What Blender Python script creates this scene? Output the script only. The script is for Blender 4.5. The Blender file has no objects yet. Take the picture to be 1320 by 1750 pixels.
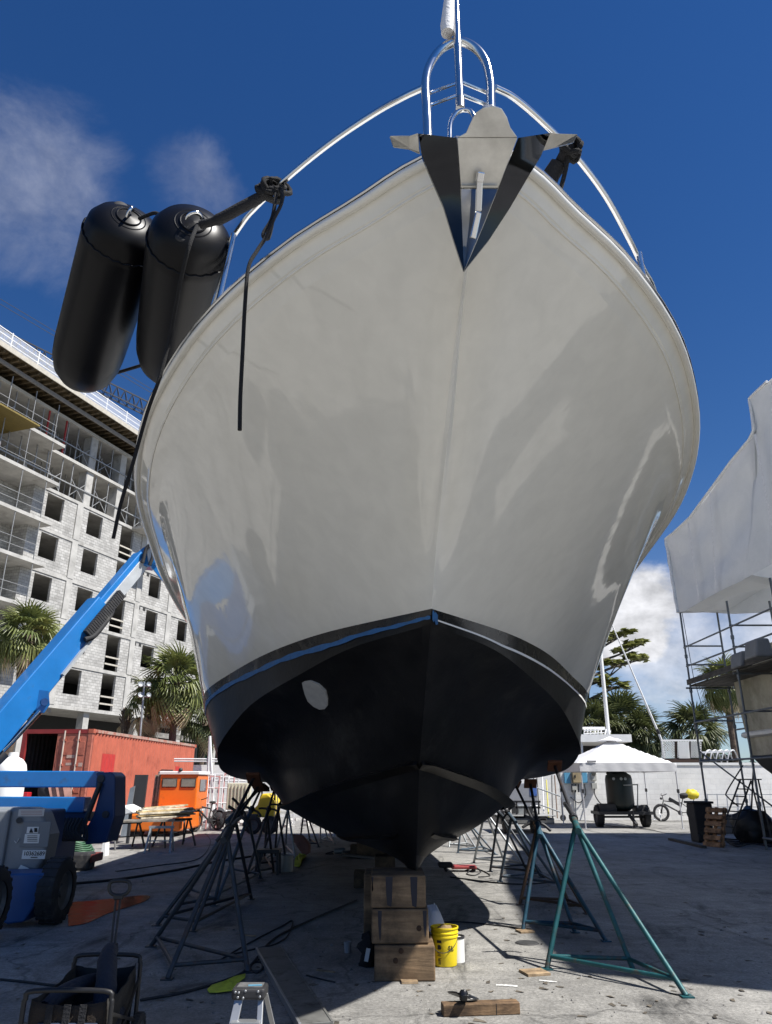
import bpy, bmesh, math, random
from mathutils import Vector, Matrix
rnd = random.Random(11)
R = math.radians
S = bpy.context.scene
COL = S.collection

# ------------------------------------------------------------------ camera, sky, sun, exposure
CAM_Z, PITCH = 1.5, R(20.04)
cam = bpy.data.cameras.new('camera')
camo = bpy.data.objects.new('camera', cam)
COL.objects.link(camo)
camo.location = (0, 0, CAM_Z)
camo.rotation_euler = (R(90) + PITCH, 0, 0)
cam.sensor_fit = 'VERTICAL'
cam.sensor_height = 36.0
cam.lens = 26.0
cam.clip_start, cam.clip_end = 0.05, 3000
S.camera = camo

SUN_EL = R(56.6)
SUN_AZ = math.atan2(.915, -.403)           # from +Y towards +X
sun_dir = Vector((math.sin(SUN_AZ) * math.cos(SUN_EL), math.cos(SUN_AZ) * math.cos(SUN_EL), math.sin(SUN_EL)))
sl = bpy.data.lights.new('sun', 'SUN')
sl.energy = 5.0
sl.angle = R(.53)
sl.color = (1.0, .965, .91)
so = bpy.data.objects.new('sun', sl)
COL.objects.link(so)
so.location = (20, -20, 40)
so.rotation_euler = sun_dir.to_track_quat('Z', 'Y').to_euler()

W = bpy.data.worlds.new('World')
S.world = W
W.use_nodes = True
nt = W.node_tree
nt.nodes.clear()
def N(t, tree=nt, **kw):
    n = tree.nodes.new(t)
    for k, v in kw.items():
        setattr(n, k, v)
    return n
out = N('ShaderNodeOutputWorld'); bg = N('ShaderNodeBackground'); sky = N('ShaderNodeTexSky')
sky.sky_type = 'NISHITA'; sky.sun_disc = False
sky.sun_elevation = SUN_EL; sky.sun_rotation = SUN_AZ
sky.altitude = 0; sky.air_density = 1.0; sky.dust_density = .0; sky.ozone_density = 3.0
bg.inputs['Strength'].default_value = .051
hs = N('ShaderNodeHueSaturation'); hs.inputs['Value'].default_value = 1.15; hs.inputs['Hue'].default_value = .511
tc = N('ShaderNodeTexCoord')
# clear-air colour: deep blue overhead, paler and less saturated near the horizon
sz = N('ShaderNodeSeparateXYZ'); nt.links.new(tc.outputs['Generated'], sz.inputs[0])
el = N('ShaderNodeMapRange', interpolation_type='SMOOTHSTEP'); el.inputs[1].default_value = 0.0; el.inputs[2].default_value = .38
nt.links.new(sz.outputs[2], el.inputs[0])
sat = N('ShaderNodeMapRange'); sat.inputs[3].default_value = .80; sat.inputs[4].default_value = 1.30
nt.links.new(el.outputs[0], sat.inputs[0]); nt.links.new(sat.outputs[0], hs.inputs['Saturation'])
tint = N('ShaderNodeMix', data_type='RGBA'); tint.inputs[6].default_value = (.66, .88, 1.12, 1); tint.inputs[7].default_value = (1, 1, 1, 1)
nt.links.new(el.outputs[0], tint.inputs[0])
mt = N('ShaderNodeMix', data_type='RGBA', blend_type='MULTIPLY'); mt.inputs[0].default_value = 1
nt.links.new(sky.outputs[0], mt.inputs[6]); nt.links.new(tint.outputs[2], mt.inputs[7])
nt.links.new(mt.outputs[2], hs.inputs['Color'])
def vdir(px, py):
    r, u = px - 660.0, 875.0 - py
    c, s = math.cos(PITCH), math.sin(PITCH)
    return Vector((r, 1264 * c - u * s, 1264 * s + u * c)).normalized()
# clouds: fair weather cloud texture over the dome, thicker in a few banks
def cloud_bank(px, py, rad, soft):
    d = N('ShaderNodeVectorMath', operation='DOT_PRODUCT')
    nt.links.new(tc.outputs['Generated'], d.inputs[0]); d.inputs[1].default_value = vdir(px, py)
    m = N('ShaderNodeMapRange', interpolation_type='SMOOTHSTEP')
    m.inputs[1].default_value = math.cos(rad + soft); m.inputs[2].default_value = math.cos(max(rad - soft, 0))
    nt.links.new(d.outputs['Value'], m.inputs[0])
    return m.outputs[0]
def noise(scale, detail, rough, dist=0, zs=1.6):
    mp = N('ShaderNodeMapping'); mp.inputs['Scale'].default_value = (1, 1, zs)
    nt.links.new(tc.outputs['Generated'], mp.inputs[0])
    n = N('ShaderNodeTexNoise'); n.inputs['Scale'].default_value = scale; n.inputs['Detail'].default_value = detail
    n.inputs['Roughness'].default_value = rough; n.inputs['Distortion'].default_value = dist
    nt.links.new(mp.outputs[0], n.inputs['Vector'])
    return n.outputs[0]
def math_(op, a, b, clamp=False):
    n = N('ShaderNodeMath', operation=op); n.use_clamp = clamp
    for i, v in enumerate((a, b)):
        if isinstance(v, (int, float)): n.inputs[i].default_value = v
        else: nt.links.new(v, n.inputs[i])
    return n.outputs[0]
n_puff, n_wisp = noise(9, 9, .6, .25), noise(7.5, 10, .62, .35, 1.3)
def layer(bank, nz, lo, hi, amt):
    t = math_('ADD', nz, math_('MULTIPLY', bank, .55))
    m = N('ShaderNodeMapRange', interpolation_type='SMOOTHSTEP')
    m.inputs[1].default_value = lo; m.inputs[2].default_value = hi; m.inputs[4].default_value = amt
    nt.links.new(t, m.inputs[0])
    return math_('MULTIPLY', m.outputs[0], math_('GREATER_THAN', bank, .001))
b1 = cloud_bank(1078, 1048, .050, .045)
b2 = cloud_bank(1150, 1090, .06, .06)
b3 = cloud_bank(60, 330, .07, .10)
b4 = cloud_bank(330, 330, .03, .07)
b5 = cloud_bank(1270, 1110, .03, .07)
b6 = cloud_bank(-700, 900, .2, .2)
b7 = cloud_bank(2300, 900, .2, .2)
tot = layer(b1, n_puff, .66, 1.0, .95)
for b, nz, lo, hi, am in ((b2, n_puff, .66, 1.1, .6), (b3, n_wisp, .70, 1.40, .30), (b4, n_wisp, .76, 1.35, .20), (b5, n_puff, .7, 1.1, .6),
                          (b6, n_puff, .7, 1.1, .8), (b7, n_puff, .7, 1.1, .8)):
    tot = math_('MAXIMUM', tot, layer(b, nz, lo, hi, am))
mix = N('ShaderNodeMix', data_type='RGBA')
nt.links.new(tot, mix.inputs[0]); nt.links.new(hs.outputs[0], mix.inputs[6])
shade = N('ShaderNodeMapRange'); shade.inputs[1].default_value = .35; shade.inputs[2].default_value = .65
shade.inputs[3].default_value = 7.0; shade.inputs[4].default_value = 13.0
nt.links.new(noise(14, 6, .6, .2), shade.inputs[0])
cmb = N('ShaderNodeCombineColor')
nt.links.new(shade.outputs[0], cmb.inputs[0]); nt.links.new(shade.outputs[0], cmb.inputs[1])
nt.links.new(math_('MULTIPLY', shade.outputs[0], 1.03), cmb.inputs[2])
nt.links.new(cmb.outputs[0], mix.inputs[7])
nt.links.new(mix.outputs[2], bg.inputs['Color']); nt.links.new(bg.outputs[0], out.inputs[0])

S.view_settings.view_transform = 'Standard'; S.view_settings.look = 'None'
S.view_settings.gamma = 1.0; S.view_settings.exposure = .72
S.view_settings.use_curve_mapping = False
S.render.engine = 'CYCLES'
S.cycles.use_denoising = True
S.cycles.max_bounces = 8; S.cycles.diffuse_bounces = 4; S.cycles.glossy_bounces = 5
S.cycles.caustics_reflective = False; S.cycles.caustics_refractive = False
S.cycles.sample_clamp_indirect = 6.0

# ------------------------------------------------------------------ photo pixel -> ray helpers (used to measure positions)
def ray(px, py):
    r, u = px - 660.0, 875.0 - py
    c, s = math.cos(PITCH), math.sin(PITCH)
    return Vector((r, 1264 * c - u * s, 1264 * s + u * c))
O = Vector((0, 0, CAM_Z))
def G(px, py, z=0.0):
    d = ray(px, py); return O + d * ((z - CAM_Z) / d.z)
def PY(px, py, Y):
    d = ray(px, py); return O + d * (Y / d.y)
def PX(px, py, X):
    d = ray(px, py); return O + d * (X / d.x)

# ------------------------------------------------------------------ materials
MATS = {}
def M(name, col, rough=.6, metal=0.0, var=.15, vs=4.0, bump=.0, bs=60.0, spec=.5, coat=0.0, dirt=None, dscale=3.0, dth=.6):
    if name in MATS: return MATS[name]
    m = bpy.data.materials.new(name); m.use_nodes = True
    t = m.node_tree; b = t.nodes['Principled BSDF']
    b.inputs['Roughness'].default_value = rough; b.inputs['Metallic'].default_value = metal
    b.inputs['Specular IOR Level'].default_value = spec; b.inputs['Coat Weight'].default_value = coat
    b.inputs['Coat Roughness'].default_value = .03
    c = N('ShaderNodeTexCoord', t)
    n = N('ShaderNodeTexNoise', t); n.inputs['Scale'].default_value = vs; n.inputs['Detail'].default_value = 7; n.inputs['Roughness'].default_value = .62
    t.links.new(c.outputs['Object'], n.inputs['Vector'])
    r = N('ShaderNodeMapRange', t); r.inputs[1].default_value = .3; r.inputs[2].default_value = .7
    r.inputs[3].default_value = 1 - var; r.inputs[4].default_value = 1 + var
    t.links.new(n.outputs[0], r.inputs[0])
    mx = N('ShaderNodeMix', t, data_type='RGBA', blend_type='MULTIPLY'); mx.inputs[0].default_value = 1
    mx.inputs[6].default_value = (*col, 1)
    cc = N('ShaderNodeCombineColor', t)
    for i in range(3): t.links.new(r.outputs[0], cc.inputs[i])
    t.links.new(cc.outputs[0], mx.inputs[7])
    last = mx.outputs[2]
    if dirt:
        n2 = N('ShaderNodeTexNoise', t); n2.inputs['Scale'].default_value = dscale; n2.inputs['Detail'].default_value = 9; n2.inputs['Roughness'].default_value = .7
        t.links.new(c.outputs['Object'], n2.inputs['Vector'])
        r2 = N('ShaderNodeMapRange', t); r2.inputs[1].default_value = dth - .06; r2.inputs[2].default_value = dth + .1
        t.links.new(n2.outputs[0], r2.inputs[0])
        m2 = N('ShaderNodeMix', t, data_type='RGBA'); m2.inputs[7].default_value = (*dirt, 1)
        t.links.new(r2.outputs[0], m2.inputs[0]); t.links.new(last, m2.inputs[6]); last = m2.outputs[2]
    t.links.new(last, b.inputs['Base Color'])
    rr = N('ShaderNodeMapRange', t); rr.inputs[3].default_value = max(rough - .08, .02) if rough > .12 else rough; rr.inputs[4].default_value = min(rough + .1, 1) if rough > .12 else rough
    t.links.new(n.outputs[0], rr.inputs[0]); t.links.new(rr.outputs[0], b.inputs['Roughness'])
    if bump:
        n3 = N('ShaderNodeTexNoise', t); n3.inputs['Scale'].default_value = bs; n3.inputs['Detail'].default_value = 5
        t.links.new(c.outputs['Object'], n3.inputs['Vector'])
        bp = N('ShaderNodeBump', t); bp.inputs['Strength'].default_value = bump; bp.inputs['Distance'].default_value = .02
        t.links.new(n3.outputs[0], bp.inputs['Height']); t.links.new(bp.outputs[0], b.inputs['Normal'])
    MATS[name] = m
    return m

def wood(name, c1, c2, axis=0, scale=3.0):
    if name in MATS: return MATS[name]
    m = bpy.data.materials.new(name); m.use_nodes = True
    t = m.node_tree; b = t.nodes['Principled BSDF']; b.inputs['Roughness'].default_value = .8
    c = N('ShaderNodeTexCoord', t); mp = N('ShaderNodeMapping', t)
    sc = [14 * scale] * 3; sc[axis] = 1.2 * scale
    mp.inputs['Scale'].default_value = sc
    t.links.new(c.outputs['Object'], mp.inputs[0])
    n = N('ShaderNodeTexNoise', t); n.inputs['Scale'].default_value = 1; n.inputs['Detail'].default_value = 8; n.inputs['Roughness'].default_value = .65; n.inputs['Distortion'].default_value = .8
    t.links.new(mp.outputs[0], n.inputs['Vector'])
    cr = N('ShaderNodeValToRGB', t); cr.color_ramp.elements[0].position = .3; cr.color_ramp.elements[1].position = .7
    cr.color_ramp.elements[0].color = (*c1, 1); cr.color_ramp.elements[1].color = (*c2, 1)
    t.links.new(n.outputs[0], cr.inputs[0])
    n2 = N('ShaderNodeTexNoise', t); n2.inputs['Scale'].default_value = 5 * scale ** .5; n2.inputs['Detail'].default_value = 8; n2.inputs['Roughness'].default_value = .7
    t.links.new(c.outputs['Object'], n2.inputs['Vector'])
    r2 = N('ShaderNodeMapRange', t); r2.inputs[1].default_value = .36; r2.inputs[2].default_value = .62; r2.inputs[3].default_value = .42; r2.inputs[4].default_value = 1.2
    t.links.new(n2.outputs[0], r2.inputs[0])
    cc = N('ShaderNodeCombineColor', t)
    for i in range(3): t.links.new(r2.outputs[0], cc.inputs[i])
    mx = N('ShaderNodeMix', t, data_type='RGBA', blend_type='MULTIPLY'); mx.inputs[0].default_value = 1
    t.links.new(cr.outputs[0], mx.inputs[6]); t.links.new(cc.outputs[0], mx.inputs[7]); t.links.new(mx.outputs[2], b.inputs['Base Color'])
    bp = N('ShaderNodeBump', t); bp.inputs['Strength'].default_value = .8; bp.inputs['Distance'].default_value = .008
    t.links.new(n.outputs[0], bp.inputs['Height']); t.links.new(bp.outputs[0], b.inputs['Normal'])
    MATS[name] = m
    return m

def blockwall(name, c1, c2, mortar, bw=.4, bh=.2, ms=.012, stain=.25):
    if name in MATS: return MATS[name]
    m = bpy.data.materials.new(name); m.use_nodes = True
    t = m.node_tree; b = t.nodes['Principled BSDF']; b.inputs['Roughness'].default_value = .9
    c = N('ShaderNodeTexCoord', t); sx = N('ShaderNodeSeparateXYZ', t); cx = N('ShaderNodeCombineXYZ', t)
    ad = N('ShaderNodeMath', t, operation='ADD')
    t.links.new(c.outputs['Object'], sx.inputs[0]); t.links.new(sx.outputs[0], ad.inputs[0]); t.links.new(sx.outputs[1], ad.inputs[1])
    t.links.new(ad.outputs[0], cx.inputs[0]); t.links.new(sx.outputs[2], cx.inputs[1])
    br = N('ShaderNodeTexBrick', t)
    br.inputs['Scale'].default_value = 1; br.inputs['Brick Width'].default_value = bw; br.inputs['Row Height'].default_value = bh
    br.inputs['Mortar Size'].default_value = ms; br.inputs['Color1'].default_value = (*c1, 1); br.inputs['Color2'].default_value = (*c2, 1)
    br.inputs['Mortar'].default_value = (*mortar, 1); br.inputs['Bias'].default_value = -.1
    t.links.new(cx.outputs[0], br.inputs['Vector'])
    n = N('ShaderNodeTexNoise', t); n.inputs['Scale'].default_value = .6; n.inputs['Detail'].default_value = 8; n.inputs['Roughness'].default_value = .7
    t.links.new(c.outputs['Object'], n.inputs['Vector'])
    r = N('ShaderNodeMapRange', t); r.inputs[1].default_value = .3; r.inputs[2].default_value = .7; r.inputs[3].default_value = 1 - stain; r.inputs[4].default_value = 1 + stain * .6
    t.links.new(n.outputs[0], r.inputs[0])
    cc = N('ShaderNodeCombineColor', t)
    for i in range(3): t.links.new(r.outputs[0], cc.inputs[i])
    mx = N('ShaderNodeMix', t, data_type='RGBA', blend_type='MULTIPLY'); mx.inputs[0].default_value = 1
    t.links.new(br.outputs['Color'], mx.inputs[6]); t.links.new(cc.outputs[0], mx.inputs[7]); t.links.new(mx.outputs[2], b.inputs['Base Color'])
    bp = N('ShaderNodeBump', t); bp.inputs['Strength'].default_value = .6; bp.inputs['Distance'].default_value = .02; bp.invert = True
    t.links.new(br.outputs['Fac'], bp.inputs['Height']); t.links.new(bp.outputs[0], b.inputs['Normal'])
    MATS[name] = m
    return m

# ------------------------------------------------------------------ mesh builder
class MB:
    def __init__(s): s.v, s.f = [], []
    def add(s, vs, fs):
        o = len(s.v); s.v += [Vector(v) for v in vs]; s.f += [[i + o for i in f] for f in fs]; return s
    def box(s, c, d, m=None):
        vs = []
        for z in (-.5, .5):
            for y in (-.5, .5):
                for x in (-.5, .5):
                    p = Vector((x * d[0], y * d[1], z * d[2]))
                    vs.append((m @ p if m else p) + Vector(c))
        return s.add(vs, [(0, 2, 3, 1), (4, 5, 7, 6), (0, 1, 5, 4), (2, 6, 7, 3), (0, 4, 6, 2), (1, 3, 7, 5)])
    def bb(s, a, b):                      # box from two corners
        a, b = Vector(a), Vector(b)
        return s.box((a + b) / 2, [abs(x) for x in (b - a)])
    def bar(s, a, b, w, h, up=(0, 0, 1)):
        a, b = Vector(a), Vector(b); d = b - a; L = d.length
        if L < 1e-6: return s
        x = d / L; u = Vector(up)
        if abs(x.dot(u)) > .99: u = Vector((0, 1, 0))
        y = u.cross(x).normalized(); z = x.cross(y)
        return s.box((a + b) / 2, (L, w, h), Matrix((x, y, z)).transposed())
    def tube(s, pts, r, n=8, caps=True, closed=False):
        pts = [Vector(p) for p in pts]; k = len(pts)
        rs = r if isinstance(r, (list, tuple)) else [r] * k
        o = len(s.v); prev = None
        for i, p in enumerate(pts):
            if closed: d = pts[(i + 1) % k] - pts[i - 1]
            else: d = pts[min(i + 1, k - 1)] - pts[max(i - 1, 0)]
            d.normalize()
            if prev is None:
                u = Vector((0, 0, 1)) if abs(d.z) < .9 else Vector((1, 0, 0))
                a = (u - d * u.dot(d)).normalized()
            else:
                a = prev - d * prev.dot(d)
                a = a.normalized() if a.length > 1e-6 else Vector((1, 0, 0))
            prev = a; b = d.cross(a)
            for j in range(n):
                t = 2 * math.pi * j / n
                s.v.append(p + (a * math.cos(t) + b * math.sin(t)) * rs[i])
        for i in range(k if closed else k - 1):
            i2 = (i + 1) % k
            for j in range(n):
                j2 = (j + 1) % n
                s.f.append([o + i * n + j, o + i * n + j2, o + i2 * n + j2, o + i2 * n + j])
        if caps and not closed:
            s.f.append([o + j for j in range(n)][::-1]); s.f.append([o + (k - 1) * n + j for j in range(n)])
        return s
    def cyl(s, a, b, r, n=16, r2=None): return s.tube([a, b], [r, r if r2 is None else r2], n)
    def lathe(s, prof, n=24, c=(0, 0, 0), m=None, ang=2 * math.pi):
        o = len(s.v); full = abs(ang - 2 * math.pi) < 1e-6; nn = n if full else n + 1
        for (r, z) in prof:
            for j in range(nn):
                t = ang * j / n
                p = Vector((r * math.cos(t), r * math.sin(t), z))
                s.v.append((m @ p if m else p) + Vector(c))
        for i in range(len(prof) - 1):
            for j in range(n):
                j2 = (j + 1) % nn
                s.f.append([o + i * nn + j, o + i * nn + j2, o + (i + 1) * nn + j2, o + (i + 1) * nn + j])
        return s
    def prism(s, poly, d):                # polygon of 3-D points swept by vector d
        n = len(poly); poly = [Vector(p) for p in poly]; d = Vector(d)
        return s.add(poly + [p + d for p in poly], [list(range(n))[::-1], list(range(n, 2 * n))] + [[i, (i + 1) % n, n + (i + 1) % n, n + i] for i in range(n)])
    def sheet(s, poly): return s.add(poly, [list(range(len(poly)))])
    def grid(s, rows):
        o = len(s.v); n = len(rows[0])
        for r in rows: s.v += [Vector(p) for p in r]
        for i in range(len(rows) - 1):
            for j in range(n - 1):
                s.f.append([o + i * n + j, o + i * n + j + 1, o + (i + 1) * n + j + 1, o + (i + 1) * n + j])
        return s
    def ball(s, c, r, n=12, k=8, sq=(1, 1, 1)):
        prof = [(math.sin(math.pi * i / k), -math.cos(math.pi * i / k)) for i in range(k + 1)]
        return s.lathe([(max(a, 1e-4) * r, b * r) for a, b in prof], n, c, Matrix.Diagonal(sq))
    def mesh(s, name, mat, smooth=None):
        me = bpy.data.meshes.new(name)
        me.from_pydata([tuple(v) for v in s.v], [], s.f)
        me.materials.append(mat)
        if smooth is not None:
            bm = bmesh.new(); bm.from_mesh(me)
            bmesh.ops.remove_doubles(bm, verts=bm.verts, dist=1e-5)
            bmesh.ops.recalc_face_normals(bm, faces=bm.faces)
            bm.to_mesh(me); bm.free()
            me.polygons.foreach_set('use_smooth', [True] * len(me.polygons))
            me.set_sharp_from_angle(angle=R(smooth))
        else:
            bm = bmesh.new(); bm.from_mesh(me)
            bmesh.ops.recalc_face_normals(bm, faces=bm.faces)
            bm.to_mesh(me); bm.free()
        me.update()
        return me

MW = {}                                    # world matrix of each thing's Empty
def link(name, data, parent=None):
    o = bpy.data.objects.new(name, data); COL.objects.link(o)
    if parent is not None: o.parent = parent
    return o
def thing(name, label, cat, loc=(0, 0, 0), rz=0.0, group=None):
    o = link(name, None)
    o.empty_display_size = .2
    o.location = loc; o.rotation_euler = (0, 0, rz)
    MW[o.name] = Matrix.Translation(Vector(loc)) @ Matrix.Rotation(rz, 4, 'Z')
    o['label'] = label; o['category'] = cat
    if group: o['group'] = group
    return o
def root_of(o):
    while o.parent is not None: o = o.parent
    return o
def part(parent, name, mb, mat, smooth=None, world=True, bevel=0.0, label=None, kind=None, seg=2):
    """one mesh object under its thing; vertices given in world space are moved into the thing's own space"""
    if world:
        mi = MW[root_of(parent).name].inverted()
        mb.v = [mi @ v for v in mb.v]
    o = link(name, mb.mesh(name, mat, smooth), parent)
    if bevel: bev(o, bevel, seg)
    if label: o['label'] = label
    if kind: o['kind'] = kind
    return o
def bev(o, w, seg=2):
    b = o.modifiers.new('bevel', 'BEVEL'); b.width = w; b.segments = seg; b.limit_method = 'ANGLE'; b.angle_limit = R(35)
def solo(name, mb, mat, label, cat, group=None, smooth=None, bevel=0.0, base=None):
    """a thing that is one mesh, its origin at its base"""
    if base is None:
        base = Vector((sum(v.x for v in mb.v) / len(mb.v), sum(v.y for v in mb.v) / len(mb.v), min(v.z for v in mb.v)))
    mb.v = [v - base for v in mb.v]
    o = link(name, mb.mesh(name, mat, smooth)); o.location = base
    MW[o.name] = Matrix.Translation(base)
    if bevel: bev(o, bevel)
    o['label'] = label; o['category'] = cat
    if group: o['group'] = group
    return o
def struct(name, mb, mat, smooth=None, kind='structure'):
    o = link(name, mb.mesh(name, mat, smooth)); o['kind'] = kind
    return o
def text(parent, name, body, size, mat, loc, rot, ex=.0015):
    cu = bpy.data.curves.new(name, 'FONT'); cu.body = body; cu.size = size; cu.extrude = ex; cu.offset = size * .012
    cu.align_x = 'CENTER'; cu.align_y = 'CENTER'
    tmp = bpy.data.objects.new('tmp', cu); COL.objects.link(tmp)
    bpy.context.view_layer.update()
    me = bpy.data.meshes.new_from_object(tmp.evaluated_get(bpy.context.evaluated_depsgraph_get()))
    bpy.data.objects.remove(tmp); me.materials.clear(); me.materials.append(mat)
    o = link(name, me, parent)
    m = MW[root_of(parent).name].inverted() @ (Matrix.Translation(Vector(loc)) @ rot.to_4x4())
    o.matrix_basis = m
    return o
def spline(pts, k=8):
    pts = [Vector(p) for p in pts]; P = [pts[0] * 2 - pts[1]] + pts + [pts[-1] * 2 - pts[-2]]; res = []
    for i in range(1, len(P) - 2):
        a, b, c, d = P[i - 1], P[i], P[i + 1], P[i + 2]
        for j in range(k):
            t = j / k
            res.append(.5 * ((2 * b) + (c - a) * t + (2 * a - 5 * b + 4 * c - d) * t * t + (3 * b - a - 3 * c + d) * t ** 3))
    return res + [pts[-1]]
def pchip(xs, ys):
    n = len(xs); h = [xs[i + 1] - xs[i] for i in range(n - 1)]; de = [(ys[i + 1] - ys[i]) / h[i] for i in range(n - 1)]
    m = [0.0] * n; m[0] = de[0]; m[-1] = de[-1]
    for i in range(1, n - 1):
        if de[i - 1] * de[i] > 0:
            w1, w2 = 2 * h[i] + h[i - 1], h[i] + 2 * h[i - 1]
            m[i] = (w1 + w2) / (w1 / de[i - 1] + w2 / de[i])
    def f(x):
        x = min(max(x, xs[0]), xs[-1]); i = 0
        while i < n - 2 and x > xs[i + 1]: i += 1
        t = (x - xs[i]) / h[i]
        return (ys[i] * (1 + 2 * t) * (1 - t) ** 2 + h[i] * m[i] * t * (1 - t) ** 2 + ys[i + 1] * t * t * (3 - 2 * t) + h[i] * m[i + 1] * t * t * (t - 1))
    return f

# common materials
white_gel = M('white_gelcoat', (.80, .785, .735), .10, var=.015, vs=.7, coat=1.0)
chrome = M('polished_steel', (.74, .74, .73), .15, 1.0, var=.04)
steel = M('worn_steel', (.50, .49, .46), .28, 1.0, var=.12, vs=9, bump=.08, bs=30)
galv = M('galvanised_steel', (.34, .36, .37), .5, .6, var=.2, vs=6)
scaf_m = M('scaffold_tube_steel', (.15, .17, .19), .5, .6, var=.25, vs=6, dirt=(.10, .06, .04), dth=.62)
black_gloss = M('black_gloss_paint', (.006, .006, .008), .06, var=.05, coat=1.0)
antifoul = M('black_antifouling', (.006, .006, .0065), .40, var=.5, vs=2.2, bump=.10, bs=18, spec=.24, dirt=(.022, .022, .021), dth=.60, dscale=2.6)
rubber = M('black_rubber', (.022, .022, .024), .75, var=.25, vs=8, dirt=(.10, .095, .085), dth=.62)
black_rope = M('black_rope', (.008, .008, .009), .9, bump=.6, bs=150)
black_cloth = M('black_cloth', (.012, .012, .014), .95, bump=.5, bs=90)
dark_metal = M('dark_painted_metal', (.03, .03, .033), .5, var=.3, vs=8, dirt=(.10, .05, .03), dth=.66)
white_paint = M('white_paint', (.78, .78, .76), .5, var=.06, vs=3, dirt=(.5, .47, .42), dth=.66)
void_shade = M('interior_shade', (.03, .03, .03), .95, var=.3)  # near-black colour standing in for the shade inside openings
# ------------------------------------------------------------------ ground
def ground_mat():
    m = bpy.data.materials.new('yard_concrete'); m.use_nodes = True
    t = m.node_tree; b = t.nodes['Principled BSDF']; b.inputs['Roughness'].default_value = .85
    c = N('ShaderNodeTexCoord', t)
    def nz(scale, detail=8, rough=.65, dist=0, ms=(1, 1, 1), rot=0):
        mp = N('ShaderNodeMapping', t); mp.inputs['Scale'].default_value = ms; mp.inputs['Rotation'].default_value = (0, 0, rot)
        t.links.new(c.outputs['Object'], mp.inputs[0])
        n = N('ShaderNodeTexNoise', t); n.inputs['Scale'].default_value = scale; n.inputs['Detail'].default_value = detail
        n.inputs['Roughness'].default_value = rough; n.inputs['Distortion'].default_value = dist
        t.links.new(mp.outputs[0], n.inputs['Vector']); return n.outputs[0]
    def ramp(v, a, b_, lo, hi):
        r = N('ShaderNodeMapRange', t)
        for i, x in zip((1, 2, 3, 4), (a, b_, lo, hi)): r.inputs[i].default_value = x
        t.links.new(v, r.inputs[0]); return r.outputs[0]
    def mul(a, b_):
        n = N('ShaderNodeMath', t, operation='MULTIPLY'); t.links.new(a, n.inputs[0])
        if isinstance(b_, float): n.inputs[1].default_value = b_
        else: t.links.new(b_, n.inputs[1])
        return n.outputs[0]
    base = ramp(nz(.35, 6), .3, .7, .15, .31)
    base = mul(base, ramp(nz(4.5, 10, .8), .3, .7, .62, 1.36))
    base = mul(base, ramp(nz(1.1, 9, .75, .8, (.35, 1.6, 1), .35), .38, .62, .86, 1.08))                 # blotches
    base = mul(base, ramp(nz(38, 5, .8), .28, .72, .45, 1.55))                 # grit
    base = mul(base, ramp(nz(1.3, 9, .75, 1.2, (1, .3, 1), .5), .53, .66, 1.0, .30))   # dark drag stains
    base = mul(base, ramp(nz(2.2, 10, .8, .6), .62, .74, 1.0, 1.6))            # pale scuffs and dust
    # cracks
    v = N('ShaderNodeTexVoronoi', t, feature='DISTANCE_TO_EDGE'); v.inputs['Scale'].default_value = .28
    mp = N('ShaderNodeMapping', t)
    nn = N('ShaderNodeTexNoise', t); nn.inputs['Scale'].default_value = 1.5; nn.inputs['Detail'].default_value = 8
    t.links.new(c.outputs['Object'], nn.inputs['Vector'])
    va = N('ShaderNodeVectorMath', t, operation='ADD'); vs_ = N('ShaderNodeVectorMath', t, operation='SCALE'); vs_.inputs['Scale'].default_value = .9
    t.links.new(nn.outputs['Color'], vs_.inputs[0]); t.links.new(c.outputs['Object'], va.inputs[0]); t.links.new(vs_.outputs[0], va.inputs[1])
    t.links.new(va.outputs[0], v.inputs['Vector'])
    base = mul(base, ramp(v.outputs['Distance'], .0, .008, .55, 1.0))
    cc = N('ShaderNodeCombineColor', t)
    t.links.new(mul(base, 1.03), cc.inputs[0]); t.links.new(mul(base, 1.0), cc.inputs[1]); t.links.new(mul(base, .93), cc.inputs[2])
    t.links.new(cc.outputs[0], b.inputs['Base Color'])
    t.links.new(ramp(nz(.8, 8, .7), .3, .7, .55, .95), b.inputs['Roughness'])
    bp = N('ShaderNodeBump', t); bp.inputs['Strength'].default_value = .55; bp.inputs['Distance'].default_value = .012
    hh = N('ShaderNodeMath', t, operation='ADD')
    t.links.new(mul(nz(45, 6, .75), 1.0), hh.inputs[0]); t.links.new(mul(nz(5, 6, .7), 1.6), hh.inputs[1])
    t.links.new(hh.outputs[0], bp.inputs['Height']); t.links.new(bp.outputs[0], b.inputs['Normal'])
    return m
g = MB(); n = 40
g.grid([[(-300 + 600 * i / n, -200 + 900 * j / n, 0) for i in range(n + 1)] for j in range(n + 1)])
struct('ground', g, ground_mat())
# puddle
pud = MB(); pts = [(117, 1584), (119, 1546), (150, 1541), (190, 1537), (232, 1532), (256, 1532), (250, 1540), (222, 1550), (185, 1562), (150, 1578)]
pud.sheet([p + Vector((0, 0, .008)) for p in spline([G(*q) for q in pts] + [G(*pts[0])], 4)[:-1]])
pw_m = M('puddle_water', (.012, .012, .011), .9, var=.3, spec=.0, bump=.22, bs=7)
t = pw_m.node_tree; gl = N('ShaderNodeBsdfGlossy', t); gl.inputs['Roughness'].default_value = .05
wms = N('ShaderNodeMixShader', t); wms.inputs[0].default_value = .085
t.links.new(t.nodes['Principled BSDF'].inputs['Normal'].links[0].from_socket, gl.inputs['Normal'])
t.links.new(t.nodes['Principled BSDF'].outputs[0], wms.inputs[1]); t.links.new(gl.outputs[0], wms.inputs[2]); t.links.new(wms.outputs[0], t.nodes['Material Output'].inputs[0])
struct('puddle', pud, pw_m)
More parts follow.
